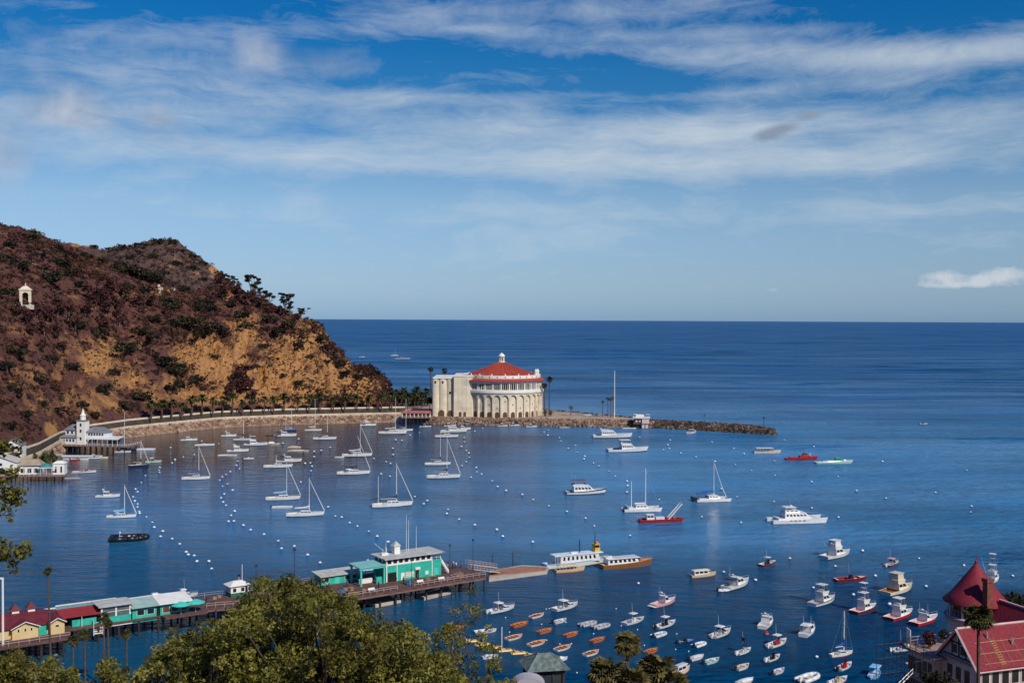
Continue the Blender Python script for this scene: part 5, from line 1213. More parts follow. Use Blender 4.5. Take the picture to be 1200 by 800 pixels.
KINDS['rib'] = ('patrol_boat', inflatable); CATS['patrol_boat'] = 'patrol boat'; KINDS['dock'] = None
BO('rib', 132, 170, 633.5, 14, 'black rigid inflatable patrol boat with white console and radar arch', c='black', floor='ltgrey', con='white', motor='ltgrey')
BO('cruiser', 212.5, 230, 516.5, 8, 'small white cabin boat first in line under the seafront rocks', fly=False, arch=False, aer=0)
BO('console', 229, 250, 522.5, 8, 'long white open boat with a small console off the seafront rocks', top=None, motor=None, aer=0)
BO('cruiser', 260, 276, 511.5, 8, 'small white cruiser tucked behind the sloop with the slim mast by the rocks', fly=False, arch=True, aer=0)
BO('sailboat', 274, 292, 516, 6, 'grey white sloop with dark covered boom close under the seafront rocks', [487], cover='black', jib=False, c='ltgrey')
BO('cruiser', 267, 290, 529.5, 8, 'white flybridge cruiser with open stern beside the low white tender', fly=True, aer=1)
BO('cruiser', 287, 312, 522, 8, 'largest white flybridge yacht of the group off the seafront rocks', fly=True, hard=True, aer=1, cab=(.26, .66))
BO('skiff', 256, 277, 534, 8, 'low long white tender beside the flybridge cruiser with open stern', motor=None)
BO('console', 286, 297, 538, 10, 'tiny white open boat with crew seats in front of the cruisers', motor='black', top=None, aer=0)
BO('raft', 309, 327, 520.5, 4, 'low cream boat shaded by a raised flat black canopy')
BO('cruiser', 322, 346, 511.5, 5, 'white cruiser with navy canvas over its stern next to the black canopy boat', fly=False, canvas='navy', aer=1)
BO('sailboat', 333, 347, 504.5, 5, 'small blue hulled two masted boat right under the seafront rocks', [477], c='blue', cover='blue', jib=False, mizzen=9, deck='ltgrey')
BO('skiff', 338, 352, 524.5, 3, 'covered cream dinghy moored behind a longer covered one', cover='cream', motor=None, c='cream')
BO('skiff', 338, 361, 529, 3, 'long low covered cream tender in front of a shorter covered dinghy', cover='cream', motor=None, c='cream')
BO('sailboat', 310, 341, 548, 8, 'white sloop with a short steeply raked pole and no standing mast', [533], jib=False, cover=None, boom=False, mx=-.08)
BO('cruiser', 325, 352, 541.5, 6, 'white cruiser with navy cockpit cover behind the sloop with the raked pole', fly=False, canvas='navy', aer=0)
BO('sailboat', 358, 376, 505, 4, 'broad white sloop with very tall mast under the seafront rocks', [467], jib=False, cover='cream')
BO('sailboat', 368, 393, 515, 5, 'white sloop with dark dodger and bare mast beside the tall masted one', [487], jib=False, cover='black', dodger='navy')
BO('cruiser', 423, 440, 499, 6, 'white cabin motorboat by the rocks at the headland end', fly=True, aer=0)
BO('sailboat', 402, 434.5, 535, 6, 'white sloop with a tender trailing astern and thin raked forestay', [496], jib=True, cover='white', dodger='grey')
BO('skiff', 393, 403, 536, 4, 'small pale tender trailing behind the white sloop', motor=None)
BO('sailboat', 396, 432, 556, 8, 'white sloop with a black mast and black sail cover', [508], spar='black', cover='black', dodger='white')
BO('sailboat', 445, 475, 508.5, 3, 'white sloop before the landing arcade, its mast tallest of two together', [466], jib=False, cover='cream')
BO('sailboat', 464, 483, 505, 3, 'white sloop behind its taller twin before the landing arcade', [467], jib=False, cover=None)
BO('sailboat', 214, 244, 562, 8, 'white sloop with blue sail cover alone in the dark reflection of the hill', [522], cover='blue')
BO('sailboat', 312.5, 350, 586, 10, 'white sloop with light blue sail cover and a tender below it', [542], cover='ltblue')
BO('skiff', 320, 341, 595, 10, 'white tender with outboard floating between two white sloops', c='white', motor='black')
BO('sailboat', 338, 376.5, 605, 10, 'white sloop with white sail cover, navy boot stripe and flagged forestay', [560], cover='white')
BO('sailboat', 438, 481, 594, 18, 'white ketch with navy sail covers on both masts', [543], cover='navy', mizzen=11.5)
BO('sailboat', 499, 527, 545, 5, 'white sloop with black boom cover just behind a matching one off the theatre', [504], cover='black', jib=False)
BO('sailboat', 501.5, 538, 560.5, 6, 'white sloop with furled forestay sail and black cover off the theatre', [512], cover='black', boot='black')
BO('console', 492, 505, 500.5, 4, 'small grey motorboat at the piles of the landing arcade', c='ltgrey', top='grey', motor=None, aer=0)
BO('cruiser', 518, 546, 506.5, 4, 'long white motor yacht with dark waterline off the corner of the theatre', fly=False, arch=True, boot='black', aer=1, cab=(.3, .75))
BO('cuddy', 521, 534, 499.5, 4, 'white cabin boat under a white sunshade by the theatre rocks', motor=None)
BO('cruiser', 535, 551, 503.5, 4, 'small white cruiser behind the bow of the long motor yacht', fly=False, arch=False, aer=1)
BO('sailboat', 511, 536, 512.5, 3, 'white sloop with a cream covered boom below the long motor yacht', [497], jib=False, cover='cream')
for x0, x1, y, lb in ((540, 560, 497.5, 'white runabout in line with others along the theatre rocks, by the stage house'), (584, 594.5, 499.5, 'white cabin runabout before the arches of the theatre'), (597, 608, 499, 'white open runabout just seaward of the cabin one before the theatre arches'), (617, 629, 500.5, 'white runabout before the seaward edge of the theatre')):
    BO('cuddy', x0, x1, y, 8, lb, motor=None, aer=0, group='runabouts along the theatre rocks')
BO('skiff', 656, 668, 501.5, 5, 'dark skiff with crew seats under the plaza rocks by the small palm', c='grey', motor='black')
# open roads
BO('cruiser', 697, 739.5, 513, 3, 'long white motor yacht with a tall slim mast stack off the dock house', fly=True, arch=True, cab=(.22, .66), aer=1, boot='black')
BO('cruiser', 713, 759.5, 529.5, 10, 'white sportfisher with dark aft deck and row of cabin windows', fly=True, hard=True, boot='navy', inner='navy', aer=2)
BO('cuddy', 804, 819, 507.5, 60, 'small white boat moored against the dark breakwater rocks', motor=None, aer=0)
BO('launch', 885, 915, 531, 4, 'buff passenger launch under a long canopy off the breakwater tip', c='buff', boot='pink', roofc='buff')
BO('redtour', 922, 959, 539, 8, 'bright red tour boat with raised pilothouse')
BO('sub', 958, 1000, 543.5, 6, 'pale green semi submersible tour boat with green pilothouse')
BO('cruiser', 664.5, 710, 579, 10, 'white trawler yacht with navy stripe and red canvas on its upper deck', fly=True, hard=True, canvas='maroon', stripe='navy', arch=False, cab=(.18, .74), house='white', aer=2)
BO('ketchcat', 732, 771.5, 599, 8, 'white two masted catamaran with bare spars', [549, 564])
BO('crane', 753, 799, 612, 6, 'red workboat with twin white boom arms raised at the bow')
BO('sailcat', 814, 854, 587, 10, 'sailing catamaran with royal blue bimini and black dinghy astern', [541])
BO('powercat', 905, 964, 612.5, 8, 'big white power catamaran with flybridge')
BO('cruiser', 962, 1002, 653, 36, 'white sportfisher with tall flybridge and outriggers', fly=True, enclosed='white', outr=3.5, aer=2)
BO('launch', 810, 840, 676, 22, 'cream canopied launch with low roof and tan hull', c='tan', boot='brown', roofc='cream', low=True, winband=True)
t3 = BO('cruiser', 846, 884, 688, 46, 'white cruiser with navy bimini and tender tied to its stern', fly=False, canvas='navy', arch=True, aer=1)
BO('inflatable', 842, 855, 692.5, 10, 'white tender tied to the stern of the cruiser with navy bimini', c='white', motor='black')
BO('console', 889, 912.5, 662, 40, 'small fishing boat with rusty hull and white canopy on posts', c='maroon', boot='maroon', con='black', top='ltgrey', motor=None)
BO('cruiser', 763, 795, 709, 42, 'white fishing boat with pink hull, open aft deck and white swim platform', c='pink', boot='maroon', fly=False, arch=True, inner='pink', aer=1, platform=True, cab=(.42, .70))
BO('console', 729.5, 757.5, 730, 42, 'grey white centre console boat with square white canopy', c='ltgrey', inner='grey', top='white', motor=None)
BO('console', 767, 795, 734, 44, 'white centre console boat with black console and oval white canopy', con='black', top='white')
BO('inflatable', 764.5, 782.5, 745, 44, 'pale inflatable dinghy right under the boat with black console', c='ltgrey')
BO('cuddy', 832, 861, 744.5, 46, 'white hardtop cuddy with outboard, bow pointing to two white cruisers', motor='ltgrey')
BO('cruiser', 887, 912, 733, 62, 'white express cruiser seen from astern with open windscreen frame', fly=False, arch=True, hard=True, aer=0)
BO('cruiser', 935, 962, 742.5, 58, 'white hardtop fishing cruiser seen from astern between smaller skiffs', fly=False, canvas='white', arch=False, aer=2)
BO('cruiser', 947.5, 985, 707.5, 40, 'white sportfisher with dark green tower and black hull line', boot='dkgreen', stripe='dkgreen', fly=True, tower=1.6, arch=False, aer=2, house='white', inner='grey')
BO('console', 898, 927, 756, 44, 'white centre console boat with red console near a red mooring buoy', con='red', top='white', motor='white')
BO('console', 981, 1016, 681, 12, 'long dark red workboat with a small wheel stand amidships', c='maroon', boot='maroon', inner='maroon', con='navy', top=None, motor=None, rail='red')
BO('console', 862, 883.5, 765, 44, 'white skiff with black tower bucket', tower='navy', top=None, con='white', motor='white')
BO('inflatable', 793, 804.5, 753, 40, 'navy inflatable dinghy with seats, paired with another beside it', c='navy', floor='ltgrey')
BO('inflatable', 803, 814, 751, 40, 'blue and white dinghy paired beside the navy one', c='blue', floor='white')
BO('inflatable', 812, 829, 756.5, 44, 'white inflatable dinghy just ahead of the paired navy dinghies', c='white')
BO('cuddy', 1036, 1058, 662.5, 44, 'small dark red motorboat with pink canopy', c='maroon', boot='maroon', top='pink', motor='white')
BO('cruiser', 1032, 1078, 694.5, 38, 'large cream sportfisher with buff canvas enclosed flybridge', c='cream', house='cream', deck='cream', inner='brown', fly=True, enclosed='buff', canvas='buff', arch=False, aer=0)
BO('cruiser', 997, 1032.5, 717, 38, 'red hulled sportfisher with slender metal tower', c='maroon', boot='maroon', rail='white', fly=True, tower=1.0, arch=False, inner='pink', aer=2)
BO('cruiser', 1037, 1076.5, 724.5, 38, 'red hulled fishing yacht with railed white flybridge', c='red', boot='maroon', rail='white', fly=True, hard=True, arch=False, inner='pink', aer=2)
BO('cruiser', 1067, 1105.5, 730.5, 36, 'red hulled fishing boat with white wheelhouse and crow nest mast', c='red', boot='maroon', rail='white', fly=False, tower=False, arch=True, inner='pink', aer=2, cab=(.40, .62))
BO('cruiser', 1152, 1178, 681.5, 48, 'white sportfisher with raised outriggers beyond the red turret', fly=True, tower=1.6, outr=6, arch=False, aer=2)
BO('sailboat', 973, 1001.5, 768.5, 24, 'small white daysailer with blue furled sail on its mast', [716], cover='blue', jib=False, c='white', boot='red')
BO('console', 979, 1003.5, 783, 46, 'white skiff with red seat floating under the daysailer', con='red', top=None, motor='black', aer=0)
BO('skiff', 1016, 1037, 791.5, 58, 'light blue skiff with blue bimini', c='ltblue', inner='ltblue', bim='ltblue', motor='ltgrey')
BO('inflatable', 935, 963.5, 796.5, 42, 'long white inflatable with outboard near the frame edge', c='white', floor='grey', motor='white')
BO('console', 896, 918, 773, 44, 'white open skiff with black seats below the red console boat', top=None, con='black', motor='white', aer=0)
BO('skiff', 904, 922.5, 788, 44, 'small pale grey skiff with outboard below the open skiff', c='ltgrey', motor='black')
BO('cuddy', 1046, 1073, 762.5, 20, 'white outboard boat moored behind the scaffolding', motor='white', top=None)
BO('console', 970, 998, 800, 40, 'white boat with tan seats cut by the frame bottom under the daysailer', con='tan', top=None, motor='white', aer=0)
BO('skiff', 1063, 1078, 779, 20, 'white skiff half hidden behind the scaffolding foot', motor=None)
BO('skiff', 807, 827, 772, 40, 'white skiff with a grey cover beside the greenish one', cover='ltgrey')
BO('skiff', 824, 845.5, 776, 40, 'greenish skiff beside the one with the grey cover', c='pgreen', inner='pgreen')
BO('skiff', 861, 881, 783, 44, 'plain white skiff with outboard below the skiff with black tower', inner='tan')
BO('skiff', 863, 886, 800, 40, 'white covered skiff at the bottom of the frame', cover='white', motor=None)
BO('launch', 788, 812, 789, 48, 'cream cabin launch with orange trim beside the fan palms', c='cream', boot='orange', roofc='ltgrey', low=True, winband=True, rail='orange')
BO('cuddy', 572, 603.5, 716.5, 38, 'white hardtop cuddy with outboard near the end of the float', motor='ltgrey')
BO('cuddy', 648, 679, 713.5, 42, 'white walkaround fishing boat with tall aerial above the rowboats', motor=None)
# rental fleet
RB = 'rowboats moored in the rental fleet'
for x0, x1, y, c, lb in ((621, 638.5, 722.5, 'white', 'white rowboat with orange inside, first below the hardtop cuddy'), (599, 620, 733, 'orangered', 'orange rowboat nearest the fisherman skiff and bush side of the fleet'), (630, 648.5, 740.5, 'orangered', 'orange rowboat between two white rimmed rowboats'),
                         (593, 613, 748, 'white', 'white rimmed rowboat just above the yellow pedal boats'), (619, 640.5, 755, 'white', 'white rimmed rowboat above the kiosk end of the pedal boats'), (661, 679, 744.5, 'orangered', 'orange rowboat under the grey inflatables'),
                         (650, 670.5, 760.5, 'white', 'white rimmed rowboat above the green roofed kiosk'), (692, 710.5, 751, 'orangered', 'orange rowboat beside the fan palm, above a white rimmed one'), (684, 703.5, 766.5, 'white', 'white rimmed rowboat directly beside the fan palm fronds'),
                         (755, 773, 764, 'orangered', 'orange rowboat alone on the open water side of the fan palms'), (520, 546, 738, 'orangered', 'orange rowboat half hidden by the leafy shrub')):
    BO('rowboat', x0, x1, y, 44, lb, group=RB, c=c, inner='orange' if c == 'white' else 'orangered', seat='brown' if c == 'white' else 'orange')
BO('skiff', 648, 665, 729, 44, 'white outboard skiff among the orange rowboats', c='ltgrey', motor='black')
BO('inflatable', 680, 700, 732.5, 40, 'grey inflatable dinghy, the one nearer the rowboats of a touching pair', c='grey', floor='ltgrey', motor='grey')
BO('inflatable', 696, 716, 735.5, 40, 'grey inflatable dinghy, the outer one of a touching pair', c='grey', floor='ltgrey', motor='grey')
BO('skiff', 557, 581, 741, 20, 'white flat skiff between the shrub and the rowboats', motor=None)
BO('skiff', 566, 583, 771, 20, 'white skiff behind the row of yellow pedal boats', motor=None, cover='ltgrey')
BO('skiff', 646, 665, 774, 24, 'white skiff poking out beyond the kiosk roof', motor=None, cover='white')
for k, (x0, x1, y) in enumerate(((543, 558, 752), (557, 573.5, 756), (570, 588, 759.5), (583, 600, 763), (599, 616.5, 766), (615, 632.5, 769), (631, 647.5, 772))):
    BO('pedal', x0, x1, y, 14, f'{ORD[k]} yellow pedal boat counted from the leafy shrub along its row', group='yellow pedal boats tied in a row', fix=3.3)
# at the float and along the pier
BO('ferry', 640, 712, 664.5, 24, 'white passenger ferry with ice blue roof and small yellow pilothouse beside the float')
BO('launch', 652, 685, 670, 20, 'open tan launch tied alongside the white ferry', c='tan', boot='orange', roofc='tan', low=True)
BO('browntour', 706, 765, 665, 22, 'brown hulled glass bottom tour boat with pale roof beside the ferry')
# far out
BO('sailboat', 458, 466.5, 417, 10, 'tiny far sailboat with bare mast beyond the headland', [407], jib=False, cover=None)
BO('console', 463.5, 480, 421, 4, 'far fishing workboat with dark hull beyond the headland', c='grey', con='white', top='white', motor=None, aer=2)
BO('cuddy', 421, 427, 418.5, 4, 'white speck of a motorboat furthest toward the cliff edge', motor=None, aer=0, top=None)
BO('console', 1078, 1087, 497, 4, 'small dark speedboat under way on the open water past the breakwater', c='ltgrey', motor='black', top=None, con='black', aer=0)
BO('skiff', 1172, 1179, 381, 4, 'white speck of a ship near the horizon', motor=None, cover='white')

# ------------------------------------------------------------------ mooring buoys
def P4(ox, oy, s, pts): return [(ox + x / s, oy + y / s) for x, y in pts]
BU = P4(640, 400, 4, [(10, 413), (8, 438), (62, 450), (70, 466), (137, 485), (104, 500), (147, 518), (181, 537), (178, 550), (221, 568), (246, 583), (294, 606), (323, 630), (379, 653), (381, 675), (377, 705), (438, 447), (581, 460), (570, 483), (578, 500), (551, 506), (631, 523), (703, 540), (777, 470), (792, 562), (880, 500), (927, 526), (887, 577), (962, 604), (1070, 560), (1115, 460), (1073, 627), (895, 727), (1068, 750), (530, 740), (12, 770), (97, 798), (820, 690)])
BU += P4(700, 560, 4, [(489, 180), (674, 208), (1005, 140), (1005, 18), (1130, 184), (154, 270), (192, 492), (593, 440), (740, 478), (903, 376), (1115, 412)])
BU += P4(800, 490, 5.714, [(1040, 388), (867, 428), (1165, 485), (953, 35), (1043, 663), (877, 188)])
BU += P4(900, 600, 4, [(443, 180), (103, 216), (317, 254), (708, 216), (503, 298), (401, 386), (211, 353), (570, 432), (741, 347), (1146, 298), (918, 248), (228, 678)])
BU += P4(1000, 470, 4.705, [(115, 162), (160, 331), (624, 380), (453, 502), (179, 535), (651, 578), (647, 610)])
BU += P4(380, 480, 4, [(19, 455), (52, 497), (82, 503), (120, 528), (154, 545), (209, 569), (248, 594), (300, 620), (266, 300), (308, 312), (290, 242), (310, 252), (322, 180), (324, 210), (335, 140), (363, 143), (425, 406), (484, 426), (466, 442), (580, 467), (575, 486), (633, 513), (706, 541), (808, 562), (836, 594), (977, 620), (712, 270), (714, 290), (738, 300), (687, 316), (645, 262), (666, 243), (678, 202), (680, 222), (665, 190), (643, 172), (655, 130), (656, 150), (788, 333), (812, 360), (852, 378), (928, 398), (980, 420), (1053, 450), (1137, 478), (1110, 145), (1145, 180), (1178, 165), (1187, 200), (1047, 120), (1030, 103), (743, 85), (705, 100), (446, 105), (233, 228), (402, 118)])
BU += P4(180, 460, 4, [(28, 350), (28, 372), (100, 313), (86, 328), (138, 300), (80, 255), (190, 290), (395, 320), (403, 355), (388, 340), (360, 370), (339, 382), (321, 395), (310, 410), (346, 427), (323, 438), (371, 456), (330, 475), (317, 492), (325, 512), (340, 528), (379, 555), (362, 575), (376, 603), (350, 603), (421, 622), (455, 643), (518, 663), (585, 695), (600, 730), (722, 760), (820, 535), (852, 580), (881, 582), (921, 608), (954, 625), (1009, 650), (1047, 675), (690, 418), (741, 345), (738, 365), (753, 275), (710, 330), (752, 300), (735, 328), (3, 630), (43, 650), (32, 675), (87, 685), (123, 710), (153, 747), (191, 765), (163, 760), (258, 790), (1033, 303), (785, 270), (828, 255), (680, 215), (605, 235), (305, 238), (225, 225)])
BU += P4(0, 600, 4, [(686, 22), (713, 47), (722, 70), (763, 90), (752, 115), (807, 127), (843, 150), (873, 186), (882, 200), (911, 205), (924, 230), (979, 230), (993, 265), (1082, 15), (1096, 42), (1141, 63), (1174, 83), (654, 5)])
BU += P4(100, 540, 8, [(565, 135), (525, 200), (470, 262), (492, 290), (447, 335), (466, 375), (490, 405), (490, 432), (507, 475), (575, 525), (628, 570), (645, 615), (728, 658), (704, 710), (705, 60), (688, 85), (703, 110)])
BU += P4(500, 600, 4, [(153, 33), (227, 62), (329, 82), (358, 114), (497, 138), (744, 28), (785, 63), (955, 112), (993, 332)]) + [(375, 659), (345, 640)]
kept = []
for b in BU:
    if all((b[0] - c[0]) ** 2 + (b[1] - c[1]) ** 2 > 3.2 for c in kept): kept.append(b)
m_buoyw, m_buoyb = pm('buoy_white', (.80, .80, .78), .4, .06, 2), pm('buoy_blue', (.05, .12, .30), .5, .1, 2)
bo = thing('mooring_buoy', 'white mooring buoy with blue waterline band floating on the bay', 'buoy', group='white mooring buoys on the bay')
m = MB(); m.lathe([(.02, .98), (.34, .90), (.58, .68), (.66, .48)], 10); m.tube((0, 0, .88), (0, 0, 1.12), .07, n=5); m.build('float', m_buoyw, bo)
m = MB(); m.lathe([(.665, .49), (.70, .2), (.6, -.25)], 10); m.build('band', m_buoyb, bo)
for k, (x, y) in enumerate(kept):
    p = at(x, y + 1.0); p.z = 0
    o = bo if k == 0 else copy_thing(bo, p)
    o.location = p; s = rng.uniform(.55, .80) * (1.0 if p.y < 520 else 1.12); o.scale = (s, s, s); o.rotation_euler = (rng.uniform(-.22, .22), rng.uniform(-.22, .22), rng.uniform(0, 6))
rbuoy = thing('mooring_buoy', 'single red mooring buoy beside the boat with red console', 'buoy', at(898, 743)); m = MB(); m.ball((0, 0, .25), .55); m.tube((0, 0, .7), (0, 0, 1.1), .06); m.build('float', P_('red'), rbuoy); MB().lathe([(.56, .22), (.565, .3)], 12).build('band', P_('white'), rbuoy)
# swim floats and small white pick-up floats about the rental fleet
sf = tag(MB().ball((0, 0, .06), .16, 8).build('pickup_float', m_buoyw), 'tiny white pick up float on the water among the small boats', 'float', 'white pick up floats among the small boats')
for k, (x, y) in enumerate([(640, 713.5), (643.5, 713), (634.6, 731.4), (592.5, 723.5), (663, 729), (695.5, 742.4), (656, 754.5), (728, 733), (747, 737.5), (755, 756), (740.7, 750.5), (722.5, 764.5), (791.7, 760.7), (807, 763), (793, 742.5), (597, 740.5), (640.5, 750), (676, 788), (669.5, 754), (722, 713)]):
    o = sf if k == 0 else sf.copy()
    if k: col.objects.link(o)
    p = at(x, y); p.z = 0; o.location = p
# ------------------------------------------------------------------ the pier
PU, PV, PO = Vector((.826, .564, 0)), Vector((-.564, .826, 0)), Vector((-110, 216, 0)); PR = math.atan2(.564, .826)
def PP(u, v, z=0): return PO + PU * u + PV * v + Vector((0, 0, z))
def uv(px, py, z):                                    # a pixel on the level z, in pier coordinates
    d = at(px, py, z) - PO; return d.dot(PU), d.dot(PV)
m_turq = pm('turquoise_board', (.025, .40, .30), .7, .22, .9)
m_turq2 = pm('turquoise_trim', (.06, .52, .42), .6, .1, .8)
m_greyroof = pm('pale_flat_roof', (.46, .46, .42), .85, .22, .7, detail=8)
m_whitew = pm('white_board', (.76, .74, .68), .6, .08, .6)
m_red = pm('dark_red_shingle', (.13, .014, .022), .7, .25, .8)
m_redaw = pm('red_awning', (.30, .026, .026), .7, .12, .6)
m_yel = pm('pale_yellow_board', (.62, .47, .22), .7, .08, .5)
m_rail = pm('pinkish_rail', (.42, .30, .27), .8, .15, 1)
m_reddeck = pm('red_brown_deck', (.11, .055, .045), .9, .35, .9)
m_float = pm('grey_float', (.42, .36, .31), .85, .15, .5)
m_brownfloat = pm('brown_float_boards', (.34, .16, .09), .85, .2, .6)
def railing(t, pts, h=1.05, step=2.2, mat=m_rail, r=.06, z=0, name='railing', mids=1):
    b = MB()
    for p, q in zip(pts[:-1], pts[1:]):
        p, q = Vector((*p, z)), Vector((*q, z)); n = max(1, int(round((q - p).length / step)))
        for k in range(n + 1):
            s = p + (q - p) * k / n; b.tube(s, s + Vector((0, 0, h)), r, n=4)
        for m in range(mids + 1):
            hh = h * (1 - m * .45); b.tube(p + Vector((0, 0, hh)), q + Vector((0, 0, hh)), r * .9, n=4)
    return b.build(name, mat, t)
def windows(t, axis, xs, y, z0, z1, w, mat=m_darkwin, out=.04, frame=m_whitew, fr=.08):
    """panes with frames on a wall: axis 'x' runs along x at y (facing -y when out > 0)"""
    for x in xs:
        f = MB(); p = MB()
        if axis == 'x':
            f.box(x - w / 2 - fr, x + w / 2 + fr, min(y, y - out), max(y, y - out), z0 - fr, z1 + fr); p.box(x - w / 2, x + w / 2, min(y - out, y - out * 1.6), max(y - out, y - out * 1.6), z0, z1)
        else:
            f.box(min(y, y - out), max(y, y - out), x - w / 2 - fr, x + w / 2 + fr, z0 - fr, z1 + fr); p.box(min(y - out, y - out * 1.6), max(y - out, y - out * 1.6), x - w / 2, x + w / 2, z0, z1)
        o = f.build('window', frame, t); p.build('pane', mat, o)
pier = thing('pier', 'long timber pleasure pier on dark piles reaching into the bay', 'pier', PO, PR)
b = MB(); b.prism([(-12, 0), (23.6, 0), (24.6, 6.6), (44, 7.0), (44.4, 4.6), (54, 4.8), (54.4, 7.4), (66, 4.4), (82, -2.0), (100, -1.4), (125, -.6), (127, 9), (120, 19), (84, 18.6), (72, 15.5), (60, 17.6), (-12, 18)], 3.55, 4.0); b.build('deck', m_reddeck, pier)
b = MB(); b.prism([(54.4, 7.35), (66, 4.35), (82, -2.05), (100, -1.45), (125.05, -.65), (125, -.3), (100, -1.1), (82, -1.6), (66, 4.7), (54.4, 7.7)], 3.2, 3.54); b.build('fascia', m_deck, pier)
for u in np.arange(-8, 126, 4.3):
    for v in (.6, 6, 12, 18):
        lo = float(np.interp(u, [-12, 23.6, 24.6, 54, 66, 82, 125], [.5, .5, 7.1, 7.4, 5.0, -1.2, 0])); vv = max(v, lo)
        if v > 17 and u > 56 or (v == 6 and vv > 6.5): continue
        MB().tube((u, vv, -3), (u, vv, 3.5), .24, n=6).build('pile' if True else '', m_pile, pier)
railing(pier, [(-12, .25), (23.3, .25)], 1.1, 2.0, m_rail, .07, 4.0)
railing(pier, [(54.6, 7.6), (66, 4.65), (82, -1.7), (99, -1.15)], 1.1, 2.0, m_rail, .07, 4.0)
railing(pier, [(104, -.8), (125, -.5)], 1.1, 2.0, m_rail, .07, 4.0)
railing(pier, [(50, 17.5), (60, 17.3), (72, 15.2), (84, 18.3), (119, 18.7)], 1.1, 2.4, m_rail, .05, 4.0)
def pthing(name, label, cat, u, v, z=4.0, rz=0.0, group=None): return thing(name, label, cat, PP(u, v, z), PR + rz, group)

# restaurant: yellow walls, dark red hipped roof, two gables to the front, two cupolas
ye = pthing('restaurant', 'pale yellow restaurant with dark red hipped roof and two small roof cupolas', 'building', 13.0, 4.4)
b = MB(); b.box(-8, 10.2, 1.2, 10.5, 0, 2.3); b.box(0, 5.0, 0, 1.3, 0, 2.3); b.box(7.2, 10.1, -.3, 1.3, 0, 2.5)
b.add([(0, 0, 2.3), (5, 0, 2.3), (2.5, 0, 3.35), (0, .3, 2.3), (5, .3, 2.3), (2.5, .3, 3.35)], [(0, 1, 2), (5, 4, 3)]); b.add([(7.2, -.3, 2.5), (10.1, -.3, 2.5), (8.65, -.3, 3.3), (7.2, 0, 2.5), (10.1, 0, 2.5), (8.65, 0, 3.3)], [(0, 1, 2), (5, 4, 3)]); b.build('wall', m_yel, ye)
r = MB(); r.hexa([(-9, .5, 2.25), (10.9, .5, 2.25), (10.9, 11.2, 2.25), (-9, 11.2, 2.25)], [(-4.5, 5.4, 4.3), (6.4, 5.4, 4.3), (6.4, 6.2, 4.3), (-4.5, 6.2, 4.3)])
def gable(m, x0, x1, y0, y1, ze, zr, th=.16, ov=.35):
    xm = (x0 + x1) / 2
    for s, a in ((1, x0 - ov), (-1, x1 + ov)):
        dz_ = (zr - ze) * ov / ((x1 - x0) / 2); m.hexa([(a, y0, ze - dz_), (xm, y0, zr), (xm, y1, zr), (a, y1, ze - dz_)] if s > 0 else [(xm, y0, zr), (a, y0, ze - dz_), (a, y1, ze - dz_), (xm, y1, zr)],
               [(a, y0, ze - dz_ + th), (xm, y0, zr + th), (xm, y1, zr + th), (a, y1, ze - dz_ + th)] if s > 0 else [(xm, y0, zr + th), (a, y0, ze - dz_ + th), (a, y1, ze - dz_ + th), (xm, y1, zr + th)])
gable(r, 0, 5, -.5, 5.2, 2.35, 3.4); gable(r, 7.2, 10.1, -.8, 4.6, 2.55, 3.35); rr_ = r.build('roof', m_red, ye)
tr = MB()
for x0, x1, y, ze, zr in ((0, 5, -.55, 2.35, 3.4), (7.2, 10.1, -.85, 2.55, 3.35)):
    xm = (x0 + x1) / 2; tr.tube((x0 - .35, y, ze - .1), (xm, y, zr + .12), .1, n=4); tr.tube((x1 + .35, y, ze - .1), (xm, y, zr + .12), .1, n=4)
tr.build('barge_board', m_whitew, ye)
for x in (1.6, 4.7):
    q = MB(); q.box(x - .7, x + .7, 5.1, 6.5, 3.6, 4.9); c_ = q.build('cupola', m_whitew, rr_)
    q = MB(); q.frus(x - 1.1, x + 1.1, 1.1, 4.9, x - .05, x + .05, .05, 6.1, y=5.8); q.build('cupola_roof', m_red, rr_)
q = MB(); q.box(5.2, 6.9, .95, 1.19, 0, 2.2); q.build('door', m_turq, ye)
windows(ye, 'x', (1.2, 2.5, 3.7), -.0, 1.5, 2.1, .35); windows(ye, 'x', (8.65,), -.3, 1.6, 2.0, .7)
# stall with a red awning, stair, counter
aw = pthing('market_stall', 'turquoise market stall under a long red awning', 'stall', 24.9, 7.6)
MB().box(.6, 5.6, .4, 3.6, -.2, 1.5).build('counter', m_turq, aw); b = MB(); b.hexa([(-1.8, -.6, 2.3), (6.8, -.6, 2.3), (6.8, 4.6, 3.0), (-1.8, 4.6, 3.0)], [(-1.8, -.6, 2.42), (6.8, -.6, 2.42), (6.8, 4.6, 3.15), (-1.8, 4.6, 3.15)]); b.build('awning', m_redaw, aw)
for x in (-1.6, 2.4, 6.6): MB().tube((x, -.4, 0), (x, -.4, 2.35), .07, n=5).build('post', m_whitew, aw)
MB().box(-1, 6, 4.0, 4.3, 0, 2.9).build('back_wall', m_brownarch, aw)
st_ = pthing('stairway', 'white slatted stair between the red awning and the glassed pavilion', 'stair', 29.6, 6.6); b = MB()
for k in range(6): b.box(.0, 1.9, .1 + .4 * k, .5 + .4 * k, -1.9 + .36 * k, -1.75 + .36 * k)
b.box(-.05, .05, 0, 2.6, -2.2, 1.0); b.box(1.85, 1.95, 0, 2.6, -2.2, 1.0); b.build('flight', m_whitew, st_)
